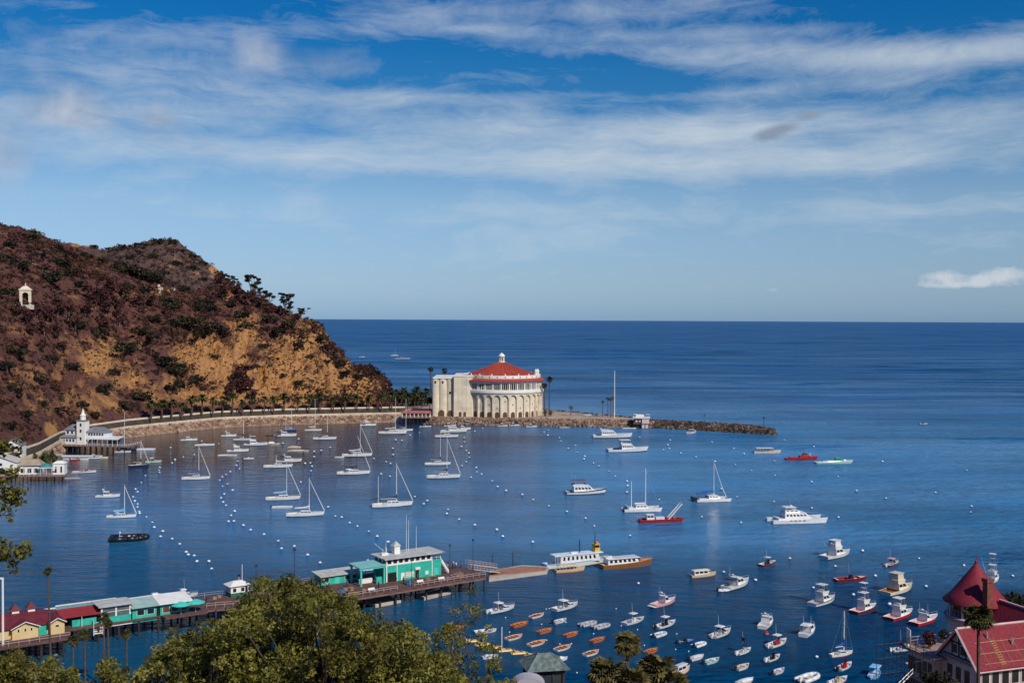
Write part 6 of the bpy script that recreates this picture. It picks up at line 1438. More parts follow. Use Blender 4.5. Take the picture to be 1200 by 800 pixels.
# glassed pavilion and long turquoise shed
gp = pthing('glazed_pavilion', 'flat roofed pavilion with big windows over turquoise boarding on piles', 'pavilion', 31.2, 7.2)
MB().box(0, 6.4, 0, 4.8, -.6, 1.3).build('wall', m_turq, gp); MB().box(-.3, 6.6, -.35, 5, -.75, -.6).build('sill_beam', m_whitew, gp)
for x in (0.05, 3.05, 6.05): MB().box(x, x + .35, -.02, .3, 1.3, 3.6).build('post', m_whitew, gp)
for y in (2.3, 4.5): MB().box(-.02, .3, y, y + .3, 1.3, 3.6).build('post', m_whitew, gp)
for x in (.4, 3.4): MB().box(x, x + 2.65, .08, .16, 1.32, 3.3).build('window', pm('grey_green_glass', (.10, .13, .13), .2, .4, .8), gp); MB().box(x, x + 2.65, .02, .07, 2.3, 2.4).build('glazing_bar', m_whitew, gp)
for y in (.35, 2.65): MB().box(.08, .16, y, y + 1.8, 1.32, 3.3).build('window', m_glass, gp)
MB().box(0, 6.45, -.03, 4.8, 3.3, 3.62).build('lintel', m_whitew, gp); MB().box(-.6, 6.9, -.7, 5.4, 3.63, 3.85).build('roof', m_greyroof, gp)
tsn = pthing('pier_shed', 'long turquoise pier shed with pale sloping roof and shop hatches', 'building', 37.9, 7.3)
b = MB(); b.box(0, 12.6, 0, 4.0, -.9, 2.4); b.build('wall', m_turq, tsn); b = MB(); b.hexa([(-.4, -.9, 2.45), (5.6, -.9, 2.45), (5.6, 4.6, 3.3), (-.4, 4.6, 3.3)], [(-.4, -.9, 2.65), (5.6, -.9, 2.65), (5.6, 4.6, 3.5), (-.4, 4.6, 3.5)]); b.build('roof', pm('greenish_felt_roof', (.33, .47, .42), .8, .15, .5), tsn); b = MB(); b.hexa([(5.6, -1.0, 2.5), (13.1, -1.0, 2.5), (13.1, 4.7, 3.4), (5.6, 4.7, 3.4)], [(5.6, -1.0, 2.72), (13.1, -1.0, 2.72), (13.1, 4.7, 3.62), (5.6, 4.7, 3.62)]); b.build('roof', m_whitew, tsn)
windows(tsn, 'x', (1.8, 4.0), 0, .7, 1.8, 1.5); windows(tsn, 'x', (7.4, 9.4, 11.4), 0, .5, 1.7, 1.4, m_brownarch); MB().box(5.3, 6.1, -.06, 0, -.2, 1.9).build('door', m_darkwin, tsn)
for k, x in enumerate((48.2, 51.6)):
    um = pthing('patio_umbrella', ['turquoise patio umbrella before the hatches of the pier shed', 'turquoise patio umbrella at the bay end of the pier shed'][k], 'umbrella', x, 5.9 + .3 * k)
    MB().tube((0, 0, 0), (0, 0, 2.7), .05).build('pole', m_whitew, um); MB().lathe([(2.2, 2.05), (1.1, 2.5), (.05, 2.85)], 8).build('canopy', m_turq2, um)
# wind screen with pale cap along the back of the pier
ws = pthing('wind_screen', 'long glazed wind screen with white cap along the seaward edge of the pier', 'screen', 0, 17.2)
for k, (u0, u1, z0, z1) in enumerate(((-6, 12, 0, 2.4), (12.2, 24, 0, 2.2), (24.2, 37, 0, 2.6), (37.2, 49, 0, 2.1))):
    MB().box(u0, u1, 0, .12, z0, z1).build('panel', m_turq2 if k in (0,) else pm('hazy_glazing', (.16, .30, .36), .25, .1, .4), ws); MB().box(u0 - .1, u1 + .1, -.12, .24, z1, z1 + .22).build('cap', m_whitew, ws)
    for u in np.arange(u0, u1 + .1, 3.0): MB().box(u - .06, u + .06, -.08, 0, 0, z1).build('post', m_turq2, ws)
wb = boat('cruiser', 176, 201, 706, 30, 'white canvas covered boat behind the turquoise pier shed', fly=False, canvas='white', arch=False, aer=0)
boat('cuddy', 205, 229, 700, 30, 'white fishing boat with tall aerial behind the bay end of the pier shed', motor=None, aer=2)
kb = pthing('harbour_kiosk', 'small white harbour kiosk with hipped roof, dark green base and lamp mast', 'kiosk', *(62.6, 13.8))
MB().box(0, 4.4, 0, 3.4, 0, .95).build('base', pm('dark_green_board', (.02, .12, .09), .6, .1, 1), kb); MB().box(0, 4.4, 0, 3.4, .95, 2.6).build('wall', m_whitew, kb); windows(kb, 'x', (.9, 2.9), 0, 1.2, 2.1, .8); windows(kb, 'y', (.9, 2.4), 0, 1.2, 2.1, .8); MB().box(3.5, 4.1, -.05, 0, .95, 2.3).build('door', m_darkwin, kb)
b = MB(); b.hexa([(-.5, -.5, 2.6), (4.9, -.5, 2.6), (4.9, 3.9, 2.6), (-.5, 3.9, 2.6)], [(1.2, 1.4, 3.5), (3.2, 1.4, 3.5), (3.2, 2.0, 3.5), (1.2, 2.0, 3.5)]); b.build('roof', m_whitew, kb); MB().tube((3.4, 1.7, 3.3), (3.4, 1.7, 7.2), .07).build('mast', m_spar, kb); MB().ball((2.6, 1.7, 4.6), .35).build('signal_ball', m_darkwin, kb); MB().tube((2.6, 1.7, 3.4), (2.6, 1.7, 4.6), .05).build('stanchion', m_spar, kb)
# low turquoise hut, frame shelter, two storey harbour office
lh = pthing('boat_hire_hut', 'low turquoise hut with pale roof on the middle of the pier', 'hut', 85.5, 13.2)
MB().box(0, 10.2, 0, 4.2, 0, 2.1).build('wall', m_turq, lh); b = MB(); b.hexa([(-.6, -.7, 2.11), (10.8, -.7, 2.11), (10.8, 4.8, 2.5), (-.6, 4.8, 2.5)], [(-.6, -.7, 2.33), (10.8, -.7, 2.33), (10.8, 4.8, 2.72), (-.6, 4.8, 2.72)]); b.build('roof', m_greyroof, lh); windows(lh, 'x', (1.4, 7.0, 9.0), 0, .8, 1.7, 1.2); MB().box(3.6, 4.9, -.06, 0, 0, 1.8).build('door', m_turq2, lh)
fs_ = pthing('open_shelter', 'turquoise framed open shelter joining the hut to the harbour office', 'shelter', 93.0, 6.8)
for x, y in ((0, 0), (6.4, 0), (0, 5.2), (6.4, 5.2)): MB().box(x, x + .45, y, y + .45, 0, 4.0).build('post', m_turq2, fs_)
b = MB(); b.box(-.3, 7.0, -.1, .5, 4.0, 4.5); b.box(-.3, 7.0, 5.2, 5.7, 4.0, 4.5)
b.build('beam', m_turq2, fs_); MB().hexa([(-.4, -.3, 4.5), (7.1, -.3, 4.5), (7.1, 5.9, 4.7), (-.4, 5.9, 4.7)], [(-.4, -.3, 4.66), (7.1, -.3, 4.66), (7.1, 5.9, 4.86), (-.4, 5.9, 4.86)]).build('roof', pm('pale_turquoise_roof', (.22, .50, .47), .6, .1, .5), fs_)
MB().box(1.0, 4.6, 2.6, 3.2, 0, 1.1).build('bench', m_whitew, fs_); MB().box(4.6, 6.2, .4, 1.2, 0, 1.6).build('locker', m_turq, fs_)
ho = pthing('harbour_office', 'two storey turquoise harbour office with white window band and roof cupola', 'building', 100.4, 7.4)
b = MB(); b.box(0, 16, 0, 6.6, 0, 4.05); b.build('wall', m_turq, ho)
MB().box(.06, 13.4, .06, 6.54, 4.05, 4.3).build('sill_course', m_whitew, ho); MB().box(.12, 13.3, .12, 6.5, 4.3, 5.75).build('upper_wall', m_whitew, ho)
windows(ho, 'x', [1.0 + 1.62 * k for k in range(8)], .12, 4.5, 5.5, 1.05); windows(ho, 'y', (1.2, 3.3, 5.4), .12, 4.5, 5.5, 1.3)
MB().box(-.8, 16.6, -.9, 7.4, 5.76, 6.0).build('roof', m_greyroof, ho); railing(ho, [(13.5, .1), (15.9, .1), (15.9, 6.4)], 1.0, 1.2, m_whitew, .05, 4.07, 'balcony_railing'); MB().box(15.7, 15.95, .05, .3, 4.05, 5.76).build('corner_post', m_whitew, ho); MB().box(-.02, .28, -.04, .2, 0, 5.76).build('corner_post', m_whitew, ho)
MB().box(13.2, 13.4, -.05, .02, 0, 4.05).build('corner_board', m_whitew, ho); MB().box(3.0, 3.2, -.05, .02, 0, 4.05).build('corner_board', m_whitew, ho)
MB().box(.5, 2.9, -.06, 0, 0, 2.3).build('open_bay', m_darkwin, ho); MB().box(4.2, 5.2, -.06, 0, .1, 1.9).build('door', m_whitew, ho); MB().box(8.4, 9.4, -.06, 0, 0, 2.1).build('doorway', m_darkwin, ho); MB().box(8.2, 9.6, -.4, 0, 2.2, 2.8).build('door_hood', m_whitew, ho)
MB().box(5.5, 8.0, -.06, 0, .5, 1.9).build('notice_board', pm('mixed_posters', (.55, .55, .45), .7, .5, 3), ho); MB().box(13.7, 15.2, -.06, 0, .3, 2.0).build('shutter', m_turq2, ho); MB().box(11.3, 12.2, -.06, 0, .6, 1.5).build('notice_board', m_whitew, ho)
cu = MB(); cu.box(4.2, 5.8, 3.4, 5.0, 6.0, 8.0); co = cu.build('cupola', m_whitew, ho); MB().frus(3.95, 6.05, 1.05, 8.0, 4.95, 5.05, .05, 9.2, y=4.2).build('cupola_roof', m_greyroof, co)
for x, h in ((8.3, 9.5), (8.9, 8.2), (11.2, 6.4)): MB().tube((x, 4.6, 6.0), (x, 4.6, 6 + h), .07, .035, 5).build('aerial', m_spar, ho)
bs = MB(); bs.tube((1.2, 4, 6), (1.2, 4, 7.6), .06, n=4); bs.tube((1.2, 4, 7.2), (-1.0, 4.4, 9.2), .05, n=4); bs.tube((1.8, 4, 6), (2.2, 4, 9.6), .05, n=4); bs.tube((2.3, 4.2, 6), (2.3, 4.2, 7.8), .1, n=4); bs.box(.7, 2.6, 3.6, 4.6, 6.0, 6.5); bs.build('roof_aerial_mount', m_whitew, ho)
es = MB()
for k in range(8): es.box(16.05 + .28 * k, 16.5 + .28 * k, .2, 1.6, 3.6 - .5 * k, 3.75 - .5 * k)
es.hexa([(16.0, .1, 3.4), (18.4, .1, -.0), (18.4, .2, -.0), (16.0, .2, 3.4)], [(16.0, .1, 4.4), (18.4, .1, .9), (18.4, .2, .9), (16.0, .2, 4.4)]); es.build('outside_stair', m_whitew, ho)
boat('cruiser', 425, 447, 668, 28, 'white boat stern moored behind the harbour office end wall', fly=False, arch=True, aer=1)
# lamps and small things on the pier
for k, (px, py, h, lb) in enumerate(((485, 688, 6.5, 'thin dark lamp post before the harbour office front'), (527, 676, 8.0, 'dark lamp post by the stair end of the harbour office'), (554, 669, 8.0, 'dark lamp post at the head of the gangway to the float'), (300, 698, 7.0, 'dark lamp post beside the white harbour kiosk'), (345, 690, 9.5, 'tall dark post beyond the leafy shrub on the pier'))):
    u, v = uv(px, py, 4.0); o = pthing('lamp_post', lb, 'lamp post', u, max(v, .2)); MB().tube((0, 0, 0), (0, 0, h), .09, .06, 6).build('post', m_pile, o); MB().frus(-.25, .25, .25, h, -.12, .12, .12, h + .5).build('lamp', m_darkwin, o)
for k in range(9):
    u = 119.5 + (k % 5) * 1.3 + .4 * (k // 5); v = 11 + 2.5 * (k // 5) + .5 * (k % 2)
    o = thing('person', ['person in dark clothes standing in the group at the pier end, towards the office', 'person in grey top in the group at the pier end', 'person in dark clothes in the middle of the group at the pier end', 'person in white top at the pier end', 'person in blue top at the pier end', 'person in dark clothes leaning at the pier end rail', 'person with red top at the pier end', 'person in black at the far side of the pier end', 'person in tan top at the pier end by the gangway'][k], 'person', PP(u, v, 4.0), k * 1.1, 'people waiting at the pier end')
    top = ['black', 'grey', 'navy', 'white', 'blue', 'black', 'red', 'black', 'tan'][k]
    m = MB(); m.loft([[(r * math.cos(a) + x, .75 * r * math.sin(a), z) for a in np.linspace(0, 2 * math.pi, 9)[:-1]] for x, r, z in ((0, .16, .0), (0, .17, .45), (0, .20, .85), (0, .19, 1.05), (0, .24, 1.35), (0, .20, 1.45), (0, .07, 1.5), (0, .08, 1.55), (0, .115, 1.65), (0, .10, 1.76), (0, .02, 1.8))], 0, True, True, True)
    for sg in (1, -1): m.path([(0, sg * .24, 1.4), (.03, sg * .29, 1.1), (.1, sg * .26, .85)], .055, 6, r2=.04)
    m.build('body', pm('skin', (.45, .25, .17), .6, .1, 2), o); c = MB(); c.loft([[(r * math.cos(a), .78 * r * math.sin(a), z) for a in np.linspace(0, 2 * math.pi, 9)[:-1]] for r, z in ((.215, .84), (.205, 1.05), (.255, 1.35), (.215, 1.46), (.10, 1.49))], 0, True); c.build('shirt', P_(top), o)
    c = MB(); c.loft([[(r * math.cos(a), .78 * r * math.sin(a), z) for a in np.linspace(0, 2 * math.pi, 9)[:-1]] for r, z in ((.175, .06), (.185, .45), (.22, .86))], 0, True); c.build('trousers', m_pile, o); c = MB(); c.lathe([(.12, 1.66), (.12, 1.75), (.05, 1.82), (.01, 1.83)], 8); c.build('hair', m_pile, o)
# floats and gangways
def pad(name, label, pxs_, z, th, mat, cat, top=None):
    P = [at(x, y, z) for x, y in pxs_]; c = sum(P, Vector()) / len(P); c.z = 0
    o = thing(name, label, cat, c); poly = [((p - c).x, (p - c).y) for p in P]
    a = sum(poly[k][0] * poly[(k + 1) % len(poly)][1] - poly[(k + 1) % len(poly)][0] * poly[k][1] for k in range(len(poly)))
    if a < 0: poly = poly[::-1]
    MB().prism(poly, z - th, z).build('float', mat, o)
    if top:
        cx = sum(p[0] for p in poly) / len(poly); cy = sum(p[1] for p in poly) / len(poly); MB().prism([(cx + (x - cx) * .93, cy + (y - cy) * top[1]) for x, y in poly], z + .004, z + .05).build('boards', top[0], o)
    return o
fl = pad('floating_dock', 'long brown boarded float between the pier head and the white ferry', [(573, 677.5), (641, 668.5), (643, 663.5), (612, 661.5), (575, 668)], .9, 1.1, m_float, 'dock', (m_brownfloat, .72))
pad('floating_dock', 'pale grey float under the gangway below the harbour office', [(489, 696), (497, 699.5), (530, 691.5), (523, 688)], .8, 1.0, m_float, 'dock')
pad('floating_dock', 'tan float half hidden by the leafy shrub below the harbour office', [(418, 700), (440, 708), (470, 702), (448, 696)], .8, 1.0, pm('tan_float', (.48, .40, .30), .85, .12, .5), 'dock')
def gang(label, p, q, w=1.5):
    p, q = Vector(p), Vector(q); o = thing('gangway', label, 'gangway', p); d = q - p; s = Vector((-d.y, d.x, 0)).normalized() * w / 2
    z = Vector((0, 0, .25)); MB().hexa([-s, d - s, d + s, s], [-s + z, d - s + z, d + s + z, s + z]).build('walkway', m_float, o)
    r = MB()
    for sg in (1, -1):
        for k in range(9): e = d * k / 8 + s * sg * .95; r.tube(e, e + Vector((0, 0, 1.2)), .05, n=4)
        r.tube(s * sg * .95 + Vector((0, 0, 1.2)), d + s * sg * .95 + Vector((0, 0, 1.2)), .05, n=4); r.tube(s * sg * .95 + Vector((0, 0, .7)), d + s * sg * .95 + Vector((0, 0, .7)), .04, n=4)
    r.build('railing', m_rail, o)
gang('sloping gangway from the pier down to the pale grey float', at(541, 675, 4.0), at(500, 693, 1.0)); gang('gangway from the pier head down to the long brown float', at(552, 667, 4.0), at(582, 670.5, 1.1), 2.2); gang('second gangway on the far side of the pier head to the brown float', at(548, 661, 4.2), at(580, 665, 1.1), 1.6)
gang('gangway down to the tan float by the leafy shrub', at(412, 699, 4.0), at(432, 702, 1.0), 1.4)
for k, (px, py, lb) in enumerate(((577, 668, 'thin dark mooring post at the pier end of the brown float'), (601, 664, 'mooring post with dark cap midway along the brown float'))):
    o = thing('mooring_post', lb, 'post', at(px, py, 0)); MB().tube((0, 0, -2), (0, 0, 4.2), .14).build('post', m_pile, o); MB().lathe([(.2, 4.2), (.02, 4.6)], 8).build('cap', m_darkwin, o)
p = at(588, 764); o = thing('mooring_post', 'tall thin white pole standing in the row of yellow pedal boats', 'post', p); MB().tube((0, 0, -2), (0, 0, 5.2), .1).build('post', m_spar, o); MB().ball((0, 0, 5.25), .13, 8).build('cap', m_spar, o)
# flag pole at the shore end
p = at(3.5, 756, 4.0); o = thing('flagpole', 'thick white pole with a short top arm by the shore end of the pier', 'flagpole', p); h_ = (756 - 677) * p.y / F; MB().tube((0, 0, 0), (0, 0, h_), .24, .2, 8).build('pole', m_spar, o); MB().box(-3.2, .2, -.12, .12, h_ - .1, h_ + .25).build('arm', m_spar, o)
cr = thing('car_deck', 'pinkish stacked railing and barrier at the shore end of the pier', 'barrier', PP(1, 1.5, 4.0), PR); railing(cr, [(0, 0), (9, .4)], 1.4, 1.5, m_rail, .09, 0, 'railing', 2); MB().box(-4, 2, 4, 9, 0, 1.6).build('wall', m_brownarch, cr)
# things on the rocks near the kiosk: small upturned boats on the beach float
for k, (px, py, cc, lb) in enumerate(((259, 714, 'cream', 'upturned cream rowboat on the float before the white kiosk'), (283, 717, 'orange', 'orange rowboat pulled up on the float beside the cream one'))):
    boat('rowboat', px - 9, px + 9, py, 10, lb, c=cc, inner='orange' if k else 'cream')

# clutter of a working pier
m_crate = pm('crate_boards', (.34, .22, .12), .85, .3, 2)
m_tank = pm('blue_tank', (.05, .16, .30), .6, .15, 1)
cr0 = None
for k, (u, v) in enumerate(((68, 12), (69.2, 12.4), (70, 11.2), (80, 14.5), (81.2, 15), (82, 14), (88, 5), (89.2, 4.4), (97, 17), (98.3, 17.2), (118, 2.5), (119.1, 2.0), (59, 14.4), (60.1, 15.1), (110, 3.2), (91, 1.0))):
    if cr0 is None:
        o = cr0 = pthing('crate', 'weathered slatted crate standing on the pier deck', 'crate', u, v, 4.0, 0, 'crates standing on the pier deck')
        MB().box(-.5, .5, -.4, .4, .05, .75).build('box', m_crate, o); q = MB()
        for z in (.1, .35, .6): q.box(-.53, .53, -.43, .43, z, z + .08)
        q.build('slat', m_deck, o)
    else: o = copy_thing(cr0, PP(u, v, 4.0), PR + .5 * k)
    s = .8 + .12 * (k % 4); o.scale = (s, s, s)
for k, (u, v, lb) in enumerate(((71.5, 3.6, 'blue bait tank by the front rail of the pier near the white kiosk'), (86, 2.6, 'blue bait tank by the front rail before the low turquoise hut'), (104, 2.2, 'blue bait tank on the deck before the harbour office'))):
    o = pthing('bait_tank', lb, 'tank', u, v); MB().lathe([(.75, 0), (.8, .1), (.8, 1.0), (.7, 1.05), (.1, 1.1)], 14).build('tank', m_tank, o); MB().lathe([(.83, .45), (.83, .55)], 14).build('hoop', m_metal, o)
for k, (u, v, lb) in enumerate(((75, 4.2, 'white bench on the pier deck facing the town beyond the kiosk'), (93, .8, 'white bench at the front rail before the open shelter'), (107, 1.6, 'white bench at the front rail before the harbour office'), (113, 1.4, 'white bench at the front rail near the stair end of the harbour office'))):
    o = pthing('bench', lb, 'bench', u, v); MB().box(-.9, .9, -.25, .25, .42, .5).build('seat', m_whitew, o); MB().box(-.9, .9, .22, .3, .5, .95).build('backrest', m_whitew, o)
    for x in (-.75, .75): MB().box(x - .05, x + .05, -.2, .25, 0, .42).build('leg', m_whitew, o)
src = [o for o in col.objects if o.name.startswith('person') and o.parent is None]
for k, (u, v, lb) in enumerate(((66.5, 9, 'person in dark clothes walking beside the white harbour kiosk'), (72, 8, 'person in grey walking on the pier beyond the kiosk'), (78, 5, 'person in dark clothes by the pier rail beyond the kiosk'), (85, 9, 'person in white top before the low turquoise hut'), (90, 8, 'person in blue top under the edge of the open shelter'),
                               (96, 3, 'person in dark clothes before the open shelter'), (103.5, 4, 'person in red top before the open bay of the harbour office'), (108.5, 5.4, 'person in black at the harbour office doorway'), (112, 3.6, 'person in tan top on the deck before the notice board'), (56, 12, 'person in dark clothes beside the turquoise umbrellas'), (57.5, 11, 'person in grey top beside the turquoise umbrellas'))):
    s = src[k % len(src)] if k not in () else src[0]
    pick = [0, 1, 5, 3, 4, 2, 6, 7, 8, 0, 1][k]
    copy_thing(src[pick], PP(u, v, 4.0), k * 1.7, lb, 'people on the pier deck')
# ------------------------------------------------------------------ yacht club on piles, and the angling club at the west shore
m_greytile = pm('grey_shingle', (.17, .17, .19), .8, .2, .6)
m_bluewhite = pm('cool_white_board', (.66, .68, .72), .6, .06, .6)
ycp = at_d(72, 519, 588); ycp.z = 3.3
yc = thing('yacht_club', 'white yacht club on piles with square lantern tower and grey roofs', 'building', ycp, R(-9))
s_ = 588 / F
MB().box(-1, 40, -6, 9, -.5, 0).build('deck', m_deck, yc); piles(yc, list(np.arange(0, 40, 3.2)), (-5.4, 1, 7), -5, -.5, .28, m_pile)
MB().box(0, 26, 0, 9, 0, 3.6).build('wall', m_bluewhite, yc); MB().box(1.6, 10, 1.2, 8.4, 3.6, 7.4).build('upper_wall', m_bluewhite, yc); MB().box(14, 24.5, 1.0, 8.0, 3.6, 6.4).build('upper_wall', m_bluewhite, yc)
b = MB(); b.hexa([(-.6, -.8, 3.61), (10.6, -.8, 3.61), (10.6, 1.3, 3.61), (-.6, 1.3, 3.61)], [(.6, 1.1, 4.7), (10.2, 1.1, 4.7), (10.2, 1.3, 4.7), (.6, 1.3, 4.7)]); b.build('lower_roof', m_greytile, yc)
b = MB(); b.hexa([(.9, .5, 7.4), (10.4, .5, 7.4), (10.4, 9.0, 7.4), (.9, 9.0, 7.4)], [(3.6, 4.4, 10.0), (9.2, 4.4, 10.0), (9.2, 5.2, 10.0), (3.6, 5.2, 10.0)]); b.build('roof', m_greytile, yc)
b = MB(); b.hexa([(13.4, .4, 6.4), (25.2, .4, 6.4), (25.2, 8.6, 6.4), (13.4, 8.6, 6.4)], [(15.4, 4.0, 8.9), (21.4, 4.0, 8.9), (21.4, 4.9, 8.9), (15.4, 4.9, 8.9)]); b.build('roof', m_greytile, yc)
tw = MB(); tw.box(9.0, 13.6, -.6, 4.0, 0, 12.2); two = tw.build('tower', m_whitew, yc); MB().box(8.7, 13.9, -.9, 4.3, 12.2, 12.7).build('tower_cornice', m_greytile, two); MB().lathe([(1.5, 12.7), (1.4, 14.6), (1.7, 14.9), (.9, 16.0), (.15, 18.4), (.02, 19)], 10, 11.3, 1.7).build('tower_lantern', m_whitew, two)
for z in (2.2, 6.2, 9.4): windows(two, 'x', (11.3,), -.6, z, z + 1.6, 1.0)
for z in (5.0, 9.0): windows(two, 'y', (1.7,), 9.0, z, z + 1.6, 1.0)
windows(yc, 'x', (1.4, 3.2, 5.0, 6.8), 0, 1.2, 2.6, 1.0); windows(yc, 'x', (3.0, 5.4, 7.8), 1.2, 5.2, 6.8, 1.1); windows(yc, 'x', (14.6, 16.2, 17.8, 19.4), 0, 1.2, 2.6, 1.0); windows(yc, 'x', [15.2 + 1.5 * k for k in range(6)], 1.0, 4.6, 5.8, 1.0)
b = MB(); b.hexa([(17, -5, 3.3), (34.5, -5, 3.3), (33.0, 5, 4.0), (17, 5, 4.0)], [(17, -5, 3.5), (34.5, -5, 3.5), (33.0, 5, 4.2), (17, 5, 4.2)]); b.build('terrace_awning', m_whitew, yc)
for x in np.arange(17.4, 34.6, 2.8): MB().tube((x, -4.8, 0), (x, -4.8, 3.3), .1, n=5).build('post', m_whitew, yc)
MB().box(21, 33, 1.6, 4.8, 0, 3.2).build('terrace_wall', pm('blue_grey_glazing', (.10, .13, .20), .3, .2, .5), yc); railing(yc, [(-1, -5.9), (40, -5.9), (40, 8)], 1.1, 2.5, m_bluewhite, .07, 0)
MB().box(-2.6, -.3, 0, 5, 0, 3.0).build('side_porch', m_bluewhite, yc)
p = at(150, 525.5, .5); o = thing('floating_dock', 'pale blue floating dock beside the yacht club terrace', 'dock', (p.x, p.y, 0), R(4)); MB().box(-.5, 14, -1.5, 1.5, -.3, .6).build('float', m_bluewhite, o); MB().box(-5.5, -.5, -1, .6, 0, 2.6).build('landing', pm('blue_dock_cover', (.10, .20, .34), .6, .1, .5), o)
# inner dinghy docks
DL = ['white', 'red', 'white', 'ltgrey', 'white', 'cream', 'white']
for k, (x0, x1, y, h, c, lb) in enumerate(((74, 84, 538.5, 8, 'ltgrey', 'grey dinghy at the shore end of the inner dinghy dock'), (83, 93, 539, 10, 'red', 'red and white dinghy on the inner dinghy dock'), (92, 103, 538.5, 6, 'white', 'white dinghy midway along the inner dinghy dock'), (104, 117, 537.5, 8, 'white', 'white launch near the bay end of the inner dinghy dock'), (116, 126, 536.5, 4, 'cream', 'pale dinghy at the bay end of the inner dinghy dock'))):
    BO('console' if k == 3 else 'skiff', x0, x1, y, h, lb, c=c, motor='black', group='dinghies on the inner dock') if k != 3 else BO('cuddy', x0, x1, y, h, lb, motor=None, aer=0, group='dinghies on the inner dock')
p = at(73, 533.5, .4); o = thing('floating_dock', 'slim white floating walkway with moored dinghies inside the yacht club', 'dock', (p.x, p.y, 0), R(0)); MB().box(0, 20, -.6, .8, -.3, .5).build('float', m_bluewhite, o); MB().box(-3.5, .1, -.5, .5, .2, 1.4).build('ramp', m_float, o)
BO('skiff', 80, 96, 553.5, 10, 'white tender tied at the end of the angling club deck', motor='white'); BO('cuddy', 92, 111, 554, 12, 'white workboat crowded with red gear off the angling club deck', top='red', motor=None, inner='red', aer=2)
# angling club
tcp = at(4, 557, 3.0); tc = thing('angling_club', 'white angling club on a boarded deck with tan roof and slim porch posts', 'building', tcp, R(8))
W = 25.0
MB().box(-10, W, -1.5, 12, -.5, 0).build('deck', m_deck, tc); piles(tc, list(np.arange(-6, W, 3.2)), (-1.1, 4), -5, -.5, .22, m_pile); railing(tc, [(-8, -1.4), (W, -1.4)], 1.0, 2.0, m_whitew, .05, 0)
MB().box(-10, 5.2, .6, 10, 0, 5.4).build('wall', m_whitew, tc); b = MB(); gable(b, -10, 5.2, 0, 10.4, 5.4, 8.2, .2); b.build('roof', pm('weathered_pale_roof', (.50, .46, .38), .8, .15, .4), tc); b = MB(); b.add([(-10, .6, 5.4), (5.2, .6, 5.4), (-2.4, .6, 8.1), (-10, .9, 5.4), (5.2, .9, 5.4), (-2.4, .9, 8.1)], [(0, 1, 2), (5, 4, 3)]); b.build('gable_end', m_whitew, tc)
windows(tc, 'x', (-6, -3, 0, 3), .6, 1.0, 2.6, 1.3); windows(tc, 'x', (-4, -1.2), .6, 4.0, 5.2, 1.0)
MB().box(5.2, 14, 3.2, 9.6, 0, 3.8).build('wing_wall', m_whitew, tc); b = MB(); b.hexa([(5.3, 2.4, 3.81), (14.6, 2.4, 3.81), (14.6, 10.2, 3.81), (5.3, 10.2, 3.81)], [(5.3, 6, 6.1), (12.6, 6, 6.1), (12.6, 6.6, 6.1), (5.3, 6.6, 6.1)]); b.build('wing_roof', pm('tan_roof', (.34, .26, .18), .8, .2, .5), tc)
windows(tc, 'x', (6.8, 9.6, 12.2), 3.2, .6, 2.6, 1.6)
for x in np.arange(6, 22, 2.3): MB().tube((x, -1.0, 0), (x, -1.0, 3.0), .1, n=5).build('porch_post', m_whitew, tc)
MB().box(5.4, 22, -1.3, -.7, 3.0, 3.25).build('porch_beam', m_whitew, tc)
MB().box(19.6, 24.4, 1.0, 5.6, 0, 4.6).build('end_pavilion', m_whitew, tc); MB().hexa([(19.3, .7, 4.6), (24.7, .7, 4.6), (24.7, 5.9, 4.6), (19.3, 5.9, 4.6)], [(20.8, 2.4, 5.6), (23.2, 2.4, 5.6), (23.2, 4.2, 5.6), (20.8, 4.2, 5.6)]).build('end_pavilion_roof', m_whitew, tc); windows(tc, 'x', (20.9, 23.1), 1.0, .8, 3.4, .7)
MB().box(24.9, 31, -1.3, 1.0, -1.6, -1.3).build('landing_stage', m_float, tc)
um = thing('patio_umbrella', 'large teal canopy over the angling club terrace', 'umbrella', tcp + Vector((16.2, 4.2, 0))); MB().tube((0, 0, 0), (0, 0, 3.4), .07).build('pole', m_whitew, um); MB().lathe([(3.0, 3.0), (2.2, 3.9), (.4, 4.8)], 10).build('canopy', pm('teal_canvas', (.03, .22, .22), .7, .1, .6), um)
# shore settlement: walls, street, houses
gw = thing('retaining_wall', 'pale green and cream wall curving behind the angling club', 'wall', (0, 0, 0)); V, Fc = [], []
for k, px in enumerate(np.arange(4, 62, 3.0)):
    D = float(shore_D(px)) + 21; x = D * (px - 600) / F; V += [(x, D, 2), (x, D, 8.9), (x, D + .5, 8.9), (x, D + .5, 2)]
n = len(V) // 4
for k in range(n - 1):
    for j in range(4): Fc.append((4 * k + j, 4 * k + (j + 1) % 4, 4 * k + 4 + (j + 1) % 4, 4 * k + 4 + j))
np_mesh('wall_face', V, Fc, pm('pale_green_wall', (.40, .44, .34), .8, .1, .2), gw)
def house(label, px, py, D, w, d, h, rh, wall, roofm, rz=0.0, wins=3):
    p = at_d(px, py, D); o = thing('house', label, 'house', p, rz); MB().box(0, w, 0, d, -3, h).build('wall', wall, o); b = MB(); gable(b, 0, w, -.4, d + .4, h, h + rh, .18); b.build('roof', roofm, o)
    MB().add([(0, 0, h), (w, 0, h), (w / 2, 0, h + rh - .02), (0, d, h), (w, d, h), (w / 2, d, h + rh - .02)], [(0, 1, 2), (5, 4, 3)]).build('gable', wall, o); windows(o, 'x', [w * (k + .5) / wins for k in range(wins)], 0, h * .35, h * .75, w / wins * .45)
